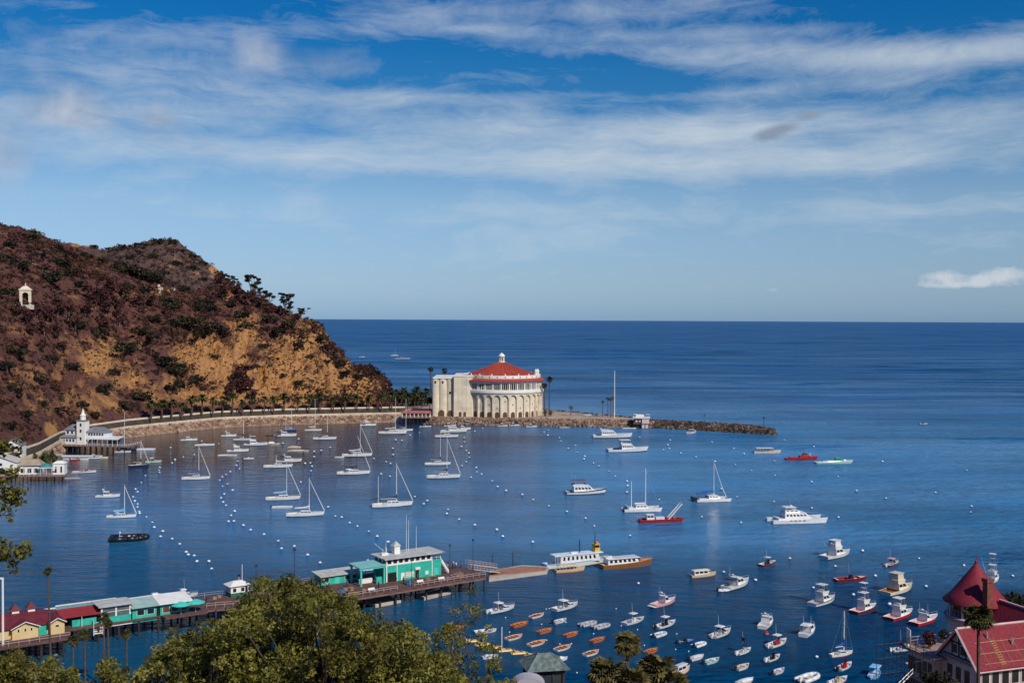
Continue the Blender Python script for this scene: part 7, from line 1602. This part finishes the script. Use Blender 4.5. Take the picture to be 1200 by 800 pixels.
house('small white cottage under the slope behind the angling club', 1, 533, 512, 9, 7, 4.5, 2.4, m_whitew, m_greytile, R(6)); house('tiny pale cottage on the hillside at the frame edge', -3, 438, 640, 6.5, 6, 3.0, 1.2, m_whitew, pm('tan_roof', (.34, .26, .18)), R(4), 2)
# trees by the club
tr_ = [hill_tree('shore_tree', leafmat('green_leaf', [(.012, .02, .006), (.035, .055, .012), (.075, .095, .022), (.12, .12, .04)], .5, .8), 1, 'tall', 700 + k, 360) for k in range(2)]
for k, (px, py, D, s, lb) in enumerate(((52, 549, 498, 7, 'slim green tree standing in the angling club terrace'), (60, 545, 505, 6, 'round green tree beside the end pavilion of the angling club'), (64, 547, 508, 5, 'small green tree between the end pavilion and the water'), (3, 550, 486, 5, 'green tree at the frame edge before the angling club'), (41, 541, 515, 4, 'reddish tree behind the teal canopy'), (10, 533, 520, 5, 'green tree behind the white cottage'))):
    o = tr_[k] if k < 2 else copy_thing(tr_[k % 2], (0, 0, 0)); p = at_d(px, py, D); o.location = p; s *= .62; o.scale = (s * .7, s * .7, s); o.rotation_euler = (0, 0, k); o['label'] = lb; o['group'] = 'trees round the angling club'
# bell tower arch and terrace wall on the hill
p = hill_at(31, 357); bt = thing('bell_tower', 'white arched bell tower standing on the hillside', 'bell tower', p + Vector((0, 0, -.6)), R(20))
for x in (-3.3, 1.7): MB().box(x, x + 1.6, -2.4, 2.4, 0, 9.2).build('pier', m_cream, bt)
b = MB(); n = 10; A = [(-1.75, 6.2)] + [(-1.75 * math.cos(math.pi * k / n), 6.2 + 1.75 * math.sin(math.pi * k / n)) for k in range(1, n)] + [(1.75, 6.2)]
secs = [[(x, -2.35, z), (x, -2.35, 9.4), (x, 2.35, 9.4), (x, 2.35, z)] for x, z in A]; b.loft(secs, 0, True); b.build('arch', m_cream, bt); MB().box(-3.7, 3.7, -2.8, 2.8, 9.2, 10.0).build('cornice', m_cream, bt); MB().frus(-3.2, 3.2, 2.4, 10.0, -1.2, 1.2, .9, 11.8).build('roof', m_cream, bt); MB().lathe([(.5, 11.8), (.4, 12.8), (.05, 13.8)], 8).build('finial', m_cream, bt)
MB().box(-7, 5, -4.2, 3, -2.5, 0.3).build('plinth', m_conc, bt); MB().box(-1.7, 1.7, 1.6, 2.0, .3, 7.6).build('recess', m_brownarch, bt)
ca, cb_ = hill_at(188, 341), hill_at(207, 341); rw = thing('retaining_wall', 'pale buttressed retaining wall with a small gabled end on the hill', 'wall', ca + Vector((0, -2, -1))); d = cb_ - ca; L_ = math.hypot(d.x, d.y); rw.rotation_euler = (0, 0, math.atan2(d.y, d.x)); MB().box(0, L_, -.5, .5, -3, 3.0).build('wall_face', m_conc, rw)
for k in range(8): MB().box(k * L_ / 8, k * L_ / 8 + .5, -.9, -.5, -3, 2.8).build('buttress', m_cream, rw)
MB().frus(-2.4, -.2, 1.0, -3, -1.6, -1.0, .8, 5.0).build('gabled_end', m_cream, rw)
# ------------------------------------------------------------------ red roofed hill house
m_shR = pm('crimson_shingle', (.21, .010, .024), .75, .28, 3.0, .5, detail=9)
m_shR2 = pm('red_shingle', (.20, .014, .024), .8, .35, 3.5, .6, detail=9)
m_hw = pm('house_white_board', (.54, .435, .415), .75, .16, 1.2, detail=8)
m_pinkb = pm('pink_brick_trim', (.42, .24, .20), .8, .15, 1)
m_brick = pm('chimney_brick', (.20, .055, .035), .85, .3, 2.5)
e1, e2 = Vector((.945, .326, 0)), Vector((.326, -.945, 0)); HR = math.atan2(.326, .945)
HO = Vector((55.4, 137.2, 0))                           # the gable's middle; local x along the ridge, local -y towards the camera
hh = thing('hill_house', 'white hillside house with crimson conical turret, red gabled roofs and brick chimney', 'house', HO, HR)
def hl(p): d = Vector(p) - HO; return d.dot(e1), d.dot(Vector((-e1.y, e1.x, 0)))
MB().box(0, 16, -3.1, 3.1, 14, 28.5).build('wall', m_hw, hh)
b = MB(); b.add([(0, -3.1, 28.5), (0, 3.1, 28.5), (0, 0, 31.9), (.3, -3.1, 28.5), (.3, 3.1, 28.5), (.3, 0, 31.9)], [(0, 2, 1), (3, 4, 5)]); b.build('gable', m_hw, hh)
def slope(m, x0, x1, y0, z0, y1, z1, th=.18):
    m.hexa([(x0, y0, z0), (x1, y0, z0), (x1, y1, z1), (x0, y1, z1)] if y0 < y1 else [(x0, y1, z1), (x1, y1, z1), (x1, y0, z0), (x0, y0, z0)],
           [(x0, y0, z0 + th), (x1, y0, z0 + th), (x1, y1, z1 + th), (x0, y1, z1 + th)] if y0 < y1 else [(x0, y1, z1 + th), (x1, y1, z1 + th), (x1, y0, z0 + th), (x0, y0, z0 + th)])
b = MB(); slope(b, -.5, 16.6, -3.7, 27.85, 0, 31.95); slope(b, -.5, 16.6, 3.7, 27.85, 0, 31.95); rf_ = b.build('roof', m_shR2, hh)
q = MB(); q.tube((-.5, 0, 32.2), (16.6, 0, 32.2), .16, n=6); q.build('ridge_cap', pm('pale_ridge', (.62, .42, .40), .7, .1, 1), rf_)
q = MB()
for sg in (1, -1): q.tube((-.55, sg * 3.75, 27.9), (-.55, 0, 32.1), .16, n=4)
q.build('barge_board', m_hw, hh)
# roof battens
q = MB()
for x in np.arange(1.6, 16, 1.75): q.tube((x, -3.6, 28.2), (x, -1.2, 30.85), .05, n=4)
for f in (.12, .36, .62): q.tube((1.0, -3.7 * (1 - f), 28.0 + 4.1 * f + .08), (15.5, -3.7 * (1 - f), 28.0 + 4.1 * f + .08), .05, n=4)
q.build('roof_battens' if False else 'roof_ladder', pm('rusty_batten', (.42, .20, .12), .8, .2, 1), rf_)
# cross gable further along the ridge, its dark slope to the west
b = MB(); V = [(8.2, 0.2, 32.0), (9.2, -3.2, 30.2), (11.2, -3.2, 33.6), (11.2, 3.0, 33.6), (8.2, 3.0, 32.0), (13.6, -3.2, 30.2), (13.6, 3, 30.2)]
slope2 = [(9.0, -3.4, 29.4), (11.6, -3.4, 33.2), (11.6, 6, 33.2), (9.0, 6, 29.4)]; slope3 = [(11.6, -3.4, 33.2), (15, -3.4, 29.4), (15, 6, 29.4), (11.6, 6, 33.2)]
for s in (slope2, slope3): b.hexa(s, [(x, y, z + .18) for x, y, z in s])
b.build('cross_roof', m_shR, hh); b = MB(); b.add([(9.3, -3.1, 28.4), (14.7, -3.1, 28.4), (14.7, -3.1, 29.6), (11.9, -3.1, 33.1), (9.3, -3.1, 29.6)], [(0, 1, 2, 3, 4)]); b.build('cross_gable', m_hw, hh); q = MB(); q.tube((11.6, -3.5, 33.4), (11.6, 6, 33.4), .14, n=5); q.tube((11.6, -3.5, 33.35), (8.9, -3.5, 29.4), .12, n=4); q.tube((11.6, -3.5, 33.35), (15.1, -3.5, 29.4), .12, n=4); q.build('ridge_cap', pm('pale_ridge', (.62, .42, .40)), hh)
# windows: front wall, gable, with frames
windows(hh, 'x', [1.2 + 1.5 * k for k in range(10)], -3.1, 25.9, 27.5, 1.0, out=.08); windows(hh, 'y', [-1.5, 0, 1.5], 0, 25.6, 27.4, .9, out=.08); windows(hh, 'y', [-.7, .7], 0, 29.0, 30.1, .8, out=.08)
q = MB()
for y0, z0, y1, z1 in ((-2.6, 28.6, 2.6, 28.6), (-1.6, 30.3, 1.6, 30.3), (0, 30.3, 0, 31.6), (-1.2, 28.7, -1.2, 30.3), (1.2, 28.7, 1.2, 30.3), (0, 28.7, 0, 30.3)): q.tube((-.09, y0, z0), (-.09, y1, z1), .09, n=4)
q.build('half_timber', m_pile, hh); MB().box(-.35, 16.2, -3.45, 3.4, 28.05, 28.3).build('eave_board', m_pinkb, hh)
MB().tube((-.3, -3.72, 27.78), (16.4, -3.72, 27.78), .1, n=5).build('gutter', m_hw, hh)
for x in (.1, 7.9): MB().tube((x, -3.25, 27.7), (x, -3.25, 15), .06, n=5).build('downpipe', m_hw, hh)
for x, f in ((3.2, .7), (6.4, .5)): MB().tube((x, -3.7 * (1 - f), 28.1 + 4.1 * f), (x, -3.7 * (1 - f), 28.9 + 4.1 * f), .13, n=8).build('roof_vent', m_metal, rf_)
q = MB()
for k in range(11): q.tube((3.55, -3.4 + .2 * k, 28.42 + .225 * k), (4.05, -3.4 + .2 * k, 28.42 + .225 * k), .035, n=4)
for x in (3.55, 4.05): q.tube((x, -3.5, 28.3), (x, -1.1, 31.0), .035, n=4)
q.build('wooden_ladder', pm('yellow_timber', (.55, .34, .10), .7, .2, 2), rf_)
# terrace wing toward the bay with a window wall
lx, ly = -1.2, 2.0
MB().box(lx, 9.5, 3.15, 7.8, 14, 27.6).build('terrace_wall', m_hw, hh); MB().box(lx - .7, 9.6, 2.2, 8.3, 27.61, 27.95).build('terrace_roof', pm('terrace_roof_felt', (.30, .20, .17), .9, .2, .6), hh)
windows(hh, 'y', [3.7, 4.7, 5.7, 6.7, 7.4], lx, 25.0, 26.9, .85, out=.08); MB().box(lx - .5, lx - .02, 3.0, 8.0, 24.2, 24.5).build('string_course', m_pinkb, hh); windows(hh, 'y', [4.0, 5.6, 7.2], lx, 20.6, 22.6, 1.1, out=.08)
MB().hexa([(lx - 2.4, 1.6, 22.8), (lx - .03, 1.6, 24.0), (lx - .03, 8.1, 24.0), (lx - 2.4, 8.1, 22.8)], [(lx - 2.4, 1.6, 23.0), (lx - .03, 1.6, 24.2), (lx - .03, 8.1, 24.2), (lx - 2.4, 8.1, 23.0)]).build('porch_roof', pm('brown_shingle', (.15, .065, .05), .8, .2, 1), hh)
MB().box(lx - 2.2, lx - .03, 2.0, 7.9, 14, 22.6).build('porch_wall', m_pinkb, hh); windows(hh, 'y', [3.2, 5.0, 6.8], lx - 2.2, 19.4, 21.6, 1.1, out=.08)
railing(hh, [(lx - .6, 3.0), (lx - .6, 8.2), (7.2, 8.2)], 1.0, 1.2, m_pinkb, .05, 27.95, 'terrace_railing')
# turret
tx_, ty_ = hl((62.7, 150, 0)); tt = thing('turret_anchor', '', '') if False else None
tur = MB().lathe([(3.5, 14), (3.5, 29.4), (3.75, 29.6), (3.9, 30.0), (3.9, 30.4), (3.6, 30.5), (.2, 30.5)], 28, tx_, ty_).build('turret', m_hw, hh)
MB().lathe([(3.95, 29.95), (4.05, 30.1), (4.05, 30.45), (3.9, 30.46)], 28, tx_, ty_).build('turret_band', m_pinkb, tur)
for k in range(9):
    a = 2 * math.pi * k / 9; MB().tube((tx_ + 3.4 * math.cos(a), ty_ + 3.4 * math.sin(a), 30.4), (tx_ + 3.4 * math.cos(a), ty_ + 3.4 * math.sin(a), 32.6), .16, n=6).build('turret_post', m_hw, tur)
q = MB(); q.lathe([(3.42, 31.3), (3.5, 31.36), (3.42, 31.42)], 28, tx_, ty_)
for k in range(36): a = 2 * math.pi * k / 36; q.tube((tx_ + 3.44 * math.cos(a), ty_ + 3.44 * math.sin(a), 30.45), (tx_ + 3.44 * math.cos(a), ty_ + 3.44 * math.sin(a), 31.36), .035, n=4)
q.build('turret_railing', m_pinkb, tur); MB().lathe([(2.9, 30.52), (2.9, 32.7)], 18, tx_, ty_).build('turret_core', m_brownarch, tur)
cone = MB().lathe([(3.2, 32.45), (4.2, 32.3), (4.25, 32.42), (3.3, 33.3), (2.3, 34.6), (1.2, 36.1), (.16, 37.5), (.05, 37.7)], 40, tx_, ty_).build('turret_roof', m_shR, tur, True); MB().lathe([(.18, 37.4), (.24, 37.7), (.06, 37.9), (.03, 38.7)], 8, tx_, ty_).build('finial', m_shR, tur)
for k in range(5): a = -2.7 + .5 * k; MB().box(-.4, .4, -.06, .0, 25.5, 27.8).build('turret_window', m_darkwin, tur).matrix_local = Matrix.Translation((tx_ + 3.52 * math.cos(a), ty_ + 3.52 * math.sin(a), 0)) @ Matrix.Rotation(a + math.pi / 2, 4, 'Z')
cx_, cy_ = hl(at_d(1157.5, 690, 146.3)); MB().box(cx_ - .45, cx_ + .45, cy_ - .45, cy_ + .45, 28, 36.0).build('chimney', m_brick, hh); MB().box(cx_ - .55, cx_ + .55, cy_ - .55, cy_ + .55, 35.8, 36.3).build('chimney_cap', m_brick, hh)
# planters and chairs on the terrace
for k, (x, y, lb) in enumerate(((1.5, 7.4, 'reddish potted shrub at the bay corner of the house terrace'), (4.0, 7.4, 'green potted plant by the turret on the house terrace'), (.6, 6.0, 'small red potted plant near the gable on the house terrace'))):
    p = HO + e1 * x + Vector((-e1.y, e1.x, 0)) * y; o = thing('potted_plant', lb, 'plant', (p.x, p.y, 27.96)); MB().lathe([(.25, 0), (.38, .6), (.3, .6)], 10).build('pot', m_pinkb, o); v, f = leaf_quads(cloud(220, (0, 0, 1.1), (.7, .7, .7)), np.full(220, .22)); np_mesh('foliage', v, f, m_maroon if k != 1 else m_bush, o)
sgn = thing('white_board_sign', 'small white board standing on the house terrace railing', 'board', HO + e1 * -1.5 + Vector((-e1.y, e1.x, 0)) * 7.6 + Vector((0, 0, 27.95))); MB().box(-.05, .05, -.7, .7, .5, 2.3).build('panel', m_whitew, sgn); MB().box(-.1, .1, -.06, .06, 0, .5).build('post', m_whitew, sgn)
# scaffolding by the house
sc_ = thing('scaffolding', 'thin pole scaffolding standing before the porch of the hill house', 'scaffolding', HO + e1 * -7.0 + Vector((-e1.y, e1.x, 0)) * -.6 + Vector((0, 0, 14)), HR)
for x in (0, 1.2, 2.4, 3.6):
    for y in (0, 2.5, 5, 7.4): MB().tube((x, y, 0), (x, y, 17.2 - (2.8 if x > 2 else 0)), .035, n=5).build('pole', m_bspar, sc_)
for z in (3, 5, 7, 9, 11, 13, 14.8):
    for x in (0, 1.2, 3.6): MB().tube((x, -.2, z), (x, 7.6, z), .03, n=5).build('ledger', m_bspar, sc_)
    for y in (0, 7.4): MB().tube((-.2, y, z + .1), (3.8, y, z + .1), .03, n=5).build('ledger', m_bspar, sc_)
# palm before the house, bushes beside it
o = fan_palm('palm_tree', 'tall slim palm rising before the red roof of the hill house', 19.5, 1.9, 38, 801, tr=.2); o.location = (at_d(1148, 760, 125).x, 125, 17.5)
sbu = hill_tree('garden_shrub', m_bush, 1, 'round', 820, 420); sbu['category'] = 'shrub'
for k, (px, py, D, s, lb) in enumerate(((1188, 713, 172, 3.6, 'dark shrub showing between the turret and the roof edge'), (1197, 716, 168, 3.2, 'dark shrub behind the upper roof at the frame edge'), (1100, 802, 128, 2.6, 'dark garden shrub under the porch of the hill house'))):
    o = sbu if k == 0 else copy_thing(sbu, (0, 0, 0)); o.location = at_d(px, py, D) - Vector((0, 0, .8)); o.scale = (s, s, s); o['label'] = lb
st2 = thing('stair_rail', 'white sloping stair rail below the scaffolding', 'railing', at_d(1048, 800, 138)); q = MB()
for d in (0, .5): q.tube((0, 0, d - 1), (2.8, 1.5, d + .8), .05, n=5)
for k in range(5): q.tube((.7 * k, .375 * k, -1.2 + .45 * k), (.7 * k, .375 * k, -.4 + .45 * k), .04, n=4)
q.build('rail', m_spar, st2)

# ------------------------------------------------------------------ kiosk with green roof, fan palms, near trees
kp = at_d(637, 800, 120); kz = ground_z(kp.x, 120)
ki = thing('lookout_kiosk', 'dark framed lookout kiosk with weathered green hipped roof', 'kiosk', (kp.x, 120, kz), R(12))
zt = 32.6 - kz
for x in (-1.75, 1.75):
    for y in (-1.75, 1.75): MB().box(x - .12, x + .12, y - .12, y + .12, 0, zt).build('post', m_pile, ki)
for x in (-.6, .6): MB().box(x - .07, x + .07, -1.8, -1.68, 0, zt).build('mullion', m_pile, ki)
MB().box(-1.72, 1.72, -1.66, -1.6, zt - 3.0, zt - .1).build('window', pm('dusky_glass', (.03, .045, .055), .1, .2, 1), ki); MB().box(1.6, 1.66, -1.6, 1.6, zt - 3.0, zt - .1).build('window', pm('dusky_glass', (.03, .045, .055)), ki); MB().box(-1.66, -1.6, -1.6, 1.6, zt - 3.0, zt - .1).build('window', pm('dusky_glass', (.03, .045, .055)), ki)
MB().box(-1.9, 1.9, -1.9, 1.9, 0, zt - 3.05).build('base_wall', m_pile, ki); MB().box(-1.72, 1.72, 1.5, 1.66, 0, zt).build('back_wall', m_pile, ki); MB().box(-2.0, 2.0, -2.0, 2.0, zt, zt + .18).build('eave_beam', m_pile, ki)
m_cop = pm('weathered_copper', (.13, .17, .15), .7, .5, 2.0, detail=8)
b = MB(); b.frus(-2.35, 2.35, 2.35, zt + .18, -.6, .6, .05, zt + 1.45); ko = b.build('roof', m_cop, ki); q = MB()
for x in (-2.35, 2.35):
    for y in (-2.35, 2.35): q.tube((x, y, zt + .2), (.6 * (1 if x > 0 else -1), 0, zt + 1.5), .07, n=5)
q.build('hip_rib', m_cop, ko)
ar = thing('arched_hood', 'pale round topped hood before the lookout kiosk', 'hood', (at_d(619, 800, 113).x, 113, at_d(619, 800, 113).z - .6)); b = MB(); n = 12; b.loft([[(1.75 * math.cos(math.pi * k / n), 0, 1.1 * math.sin(math.pi * k / n)), (1.75 * math.cos(math.pi * k / n), 2.0, 1.1 * math.sin(math.pi * k / n))] for k in range(n + 1)]); b.build('vault', pm('pale_grey_canvas', (.40, .38, .40), .7, .08, 1), ar); MB().add([(1.75 * math.cos(math.pi * k / n), .02, 1.1 * math.sin(math.pi * k / n)) for k in range(n + 1)], [tuple(range(n, -1, -1))]).build('end_panel', pm('pale_grey_canvas', (.40, .38, .40)), ar)
MB().box(-1.7, 1.7, .1, 1.9, -6, 0).build('wall', m_pile, ar)
m_fan = leafmat('fan_palm_leaf', [(.022, .022, .009), (.075, .070, .022), (.16, .135, .045), (.28, .21, .085)], 1.2, .65)
m_deadfan = leafmat('brown_fan', [(.035, .02, .012), (.08, .05, .025), (.15, .095, .045)], 1.2, .85)
for k, (px, py, D, r, lb) in enumerate(((735, 752, 134, 1.85, 'fan palm standing highest of the clump against the rowboats'), (712, 787, 112, 2.35, 'broad fan palm on the kiosk side of the clump'), (768, 783, 114, 2.3, 'broad fan palm on the house side of the clump'), (741, 799, 104, 2.0, 'lowest fan palm cut by the frame bottom between two broad ones'), (792, 800, 108, 1.6, 'small fan palm at the outer edge of the clump'))):
    c = at_d(px, py, D); gz = ground_z(c.x, D); o = fan_palm('fan_palm', lb, c.z - gz, r, 52, 900 + k, m_fan, .26, True, 'fan palms below the lookout', m_deadfan); o.location = (c.x, D, gz)
# slim palms on the beach by the pier
for k, (px, yc, D, r, lb) in enumerate(((60, 667, 203, 1.0, 'tallest slim palm rising past the yellow restaurant'), (86, 748, 196, 1.15, 'slim palm first in the beach row after the tallest one'), (100, 741, 198, 1.15, 'slim palm second in the beach row, leaning past the red awning'), (121, 722, 207, 1.1, 'slim palm before the glazed pavilion, the higher of two close ones'), (128, 729, 208, 1.1, 'slim palm before the glazed pavilion, the lower of two close ones'), (148.5, 741, 206, 1.1, 'slim palm standing alone before the turquoise pier shed'))):
    c = at_d(px, yc, D); gz = ground_z(c.x, D); o = fan_palm('palm_tree', lb, c.z - gz, r, 34, 930 + k, leafmat('slim_palm_leaf', [(.02, .026, .008), (.055, .062, .02), (.10, .10, .03)], 1.5, .7), .17, True, 'slim palms on the beach'); o.location = (c.x, D, gz)

m_olive = leafmat('olive_leaf', [(.022, .020, .006), (.080, .078, .014), (.175, .165, .030), (.28, .25, .048), (.38, .32, .10)], 1.3, .5, .32)
m_rust = leafmat('rusty_leaf', [(.04, .018, .008), (.13, .060, .016), (.26, .12, .026), (.17, .13, .035)], 1.2, .55, .2)
m_yelg = leafmat('yellow_green_leaf', [(.022, .022, .006), (.075, .072, .014), (.17, .15, .028), (.30, .25, .055)], 1.2, .5, .25)
m_limb = pm('grey_brown_limb', (.11, .075, .055), .9, .35, 6)
def big_tree(name, label, D, outline, y_bot, n, mat, mat2=None, f2=.25, leaf=.085, depth=2.2, clump=.34, root=None, seed=5, per=70, cat='tree', gap=.25, fill=1.0):
    """a leafy crown that fills a silhouette of its own size and depth, carried on limbs"""
    rg = np.random.default_rng(seed); px = np.array([o[0] for o in outline], float); py = np.array([o[1] for o in outline], float)
    C = []
    tries = 0
    while len(C) < n and tries < n * 60:
        tries += 1
        x = rg.uniform(px[0], px[-1]); top = np.interp(x, px, py); y = top + abs(rg.normal()) * 26 * fill + rg.uniform(0, 1) ** 1.6 * max(0, y_bot - top) * fill
        if y > y_bot: continue
        if rg.uniform() < gap and vnoise(np.array([x / 22.]), np.array([y / 22. + seed]))[0] > .12: continue
        dd = D + rg.normal() * depth * .5; C.append(at_d(x, y + clump * .7 * F / D, dd))
    base = root or at_d((px[0] + px[-1]) / 2, y_bot + 60, D + 1); t = thing(name, label, cat, base); B0 = Vector(base)
    P, S, Q, T = [], [], [], []
    for k, c in enumerate(C):
        r = clump * rg.uniform(.6, 1.25); q = np.asarray(cloud(int(per * r / clump), (c.x - B0.x, c.y - B0.y, c.z - B0.z), (r, r, r * .8), rg, .3)); s = np.full(len(q), leaf)
        if mat2 and vnoise(np.array([c.x * .55 + 9]), np.array([c.z * .7 + seed]))[0] > 1 - 2 * f2: Q.append(q); T.append(s)
        else: P.append(q); S.append(s)
    v, f = leaf_quads(np.concatenate(P), np.concatenate(S), .25, 1.9, rg); np_mesh('crown', v, f, mat, t)
    if Q: v, f = leaf_quads(np.concatenate(Q), np.concatenate(T), .25, 1.9, rg); np_mesh('new_growth', v, f, mat2, t)
    m = MB(); hub = Vector((0, 0, (at_d(600, y_bot, D).z - B0.z) * .55))
    m.path([(0, 0, -1.5), hub * .5, hub], .22, 7, r2=.15)
    for c in C[::4]:
        e = c - B0; mid = hub.lerp(e, .5) + Vector((rg.normal() * .15, rg.normal() * .15, -.12)); m.path([hub, hub.lerp(mid, .6), mid, mid.lerp(e, .6), e], .06, 5, r2=.010)
    m.build('trunk', m_limb, t)
    return t
big_tree('leafy_tree', 'large olive green tree crown rising in front of the pier', 27, [(196, 800), (214, 762), (236, 742), (262, 728), (284, 692), (302, 672), (318, 662), (332, 668), (352, 677), (372, 676), (396, 682), (412, 694), (436, 706), (456, 718), (476, 724), (498, 738), (518, 756), (536, 778), (548, 800)], 850, 1050, m_olive, m_yelg, .22, .046, 2.6, .27, seed=21, per=120, gap=.42)
big_tree('leafy_tree', 'thinner rusty leaved tree beside the large olive one', 25, [(158, 792), (172, 768), (188, 744), (204, 730), (218, 736), (236, 724), (252, 712), (264, 708), (278, 716), (292, 742), (300, 780)], 850, 300, m_olive, m_rust, .42, .045, 1.8, .19, seed=33, per=80, gap=.5)
big_tree('leafy_shrub', 'dark shrub with upright sprigs between the float and the orange rowboats', 34, [(500, 742), (512, 722), (526, 712), (536, 690), (546, 674), (556, 680), (566, 700), (572, 716), (584, 760), (596, 800)], 850, 105, m_olive, None, 0, .045, 1.6, .20, seed=41, per=70, cat='shrub', gap=.45, fill=.75)
big_tree('leafy_shrub', 'low dark green shrub under the large tree beside the kiosk', 30, [(540, 798), (560, 786), (582, 784), (604, 788), (612, 804)], 850, 45, m_yelg, None, 0, .055, 1.4, .24, seed=47, per=90, cat='shrub')
big_tree('leafy_shrub', 'yellow green shrub at the corner under the flagpole', 30, [(-14, 764), (6, 757), (20, 756), (34, 764), (46, 794)], 850, 110, m_yelg, None, 0, .06, 1.6, .28, seed=52, per=110, cat='shrub')
big_tree('leafy_shrub', 'mid green shrub with small leaves between the corner shrub and the slim palms', 28, [(36, 796), (48, 776), (60, 768), (74, 760), (88, 772), (100, 802)], 850, 70, m_olive, m_yelg, .3, .055, 1.4, .24, seed=57, per=100, cat='shrub')
big_tree('leafy_shrub', 'dense green shrub at the foot of the slim palms beside the rusty tree', 29, [(100, 802), (112, 780), (124, 770), (140, 768), (154, 778), (172, 782), (184, 800)], 850, 90, m_olive, m_yelg, .3, .055, 1.5, .26, seed=63, per=110, cat='shrub')
# branch of a tree standing outside the frame
bt_ = thing('leafy_branch_tree', 'tree outside the frame with leafy branches reaching in beside the angling club', 'tree', at_d(-110, 860, 24)); B0 = Vector(bt_.location); P, S = [], []; m = MB(); trunk_top = at_d(-100, 560, 24) - B0; m.path([(0, 0, -2), trunk_top * .5, trunk_top], .22, 7, r2=.12)
rg_ = np.random.default_rng(77)
for bx, by, ex, ey, nn in ((-60, 590, 26, 578, 26), (-60, 560, 22, 556, 16), (-70, 640, 32, 648, 26), (-70, 620, 14, 655, 16), (-60, 530, 8, 528, 14), (-70, 600, 12, 604, 12), (-60, 520, 16, 512, 6)):
    a, e = at_d(bx, by, 24) - B0, at_d(ex, ey, 23.4) - B0; m.path([trunk_top.lerp(a, .3), a, a.lerp(e, .5) + Vector((0, 0, .05)), e], .05, 5, r2=.008)
    for k in range(nn):
        c = a.lerp(e, rg_.uniform(.35, 1.0)) + Vector(rg_.normal(size=3) * .10); q = cloud(16, c, (.13, .13, .10), rg_); P.append(q); S.append(np.full(16, .068))
v, f = leaf_quads(np.concatenate(P), np.concatenate(S), .25, 1.7, rg_); np_mesh('crown', v, f, m_yelg, bt_); m.build('trunk', m_limb, bt_)
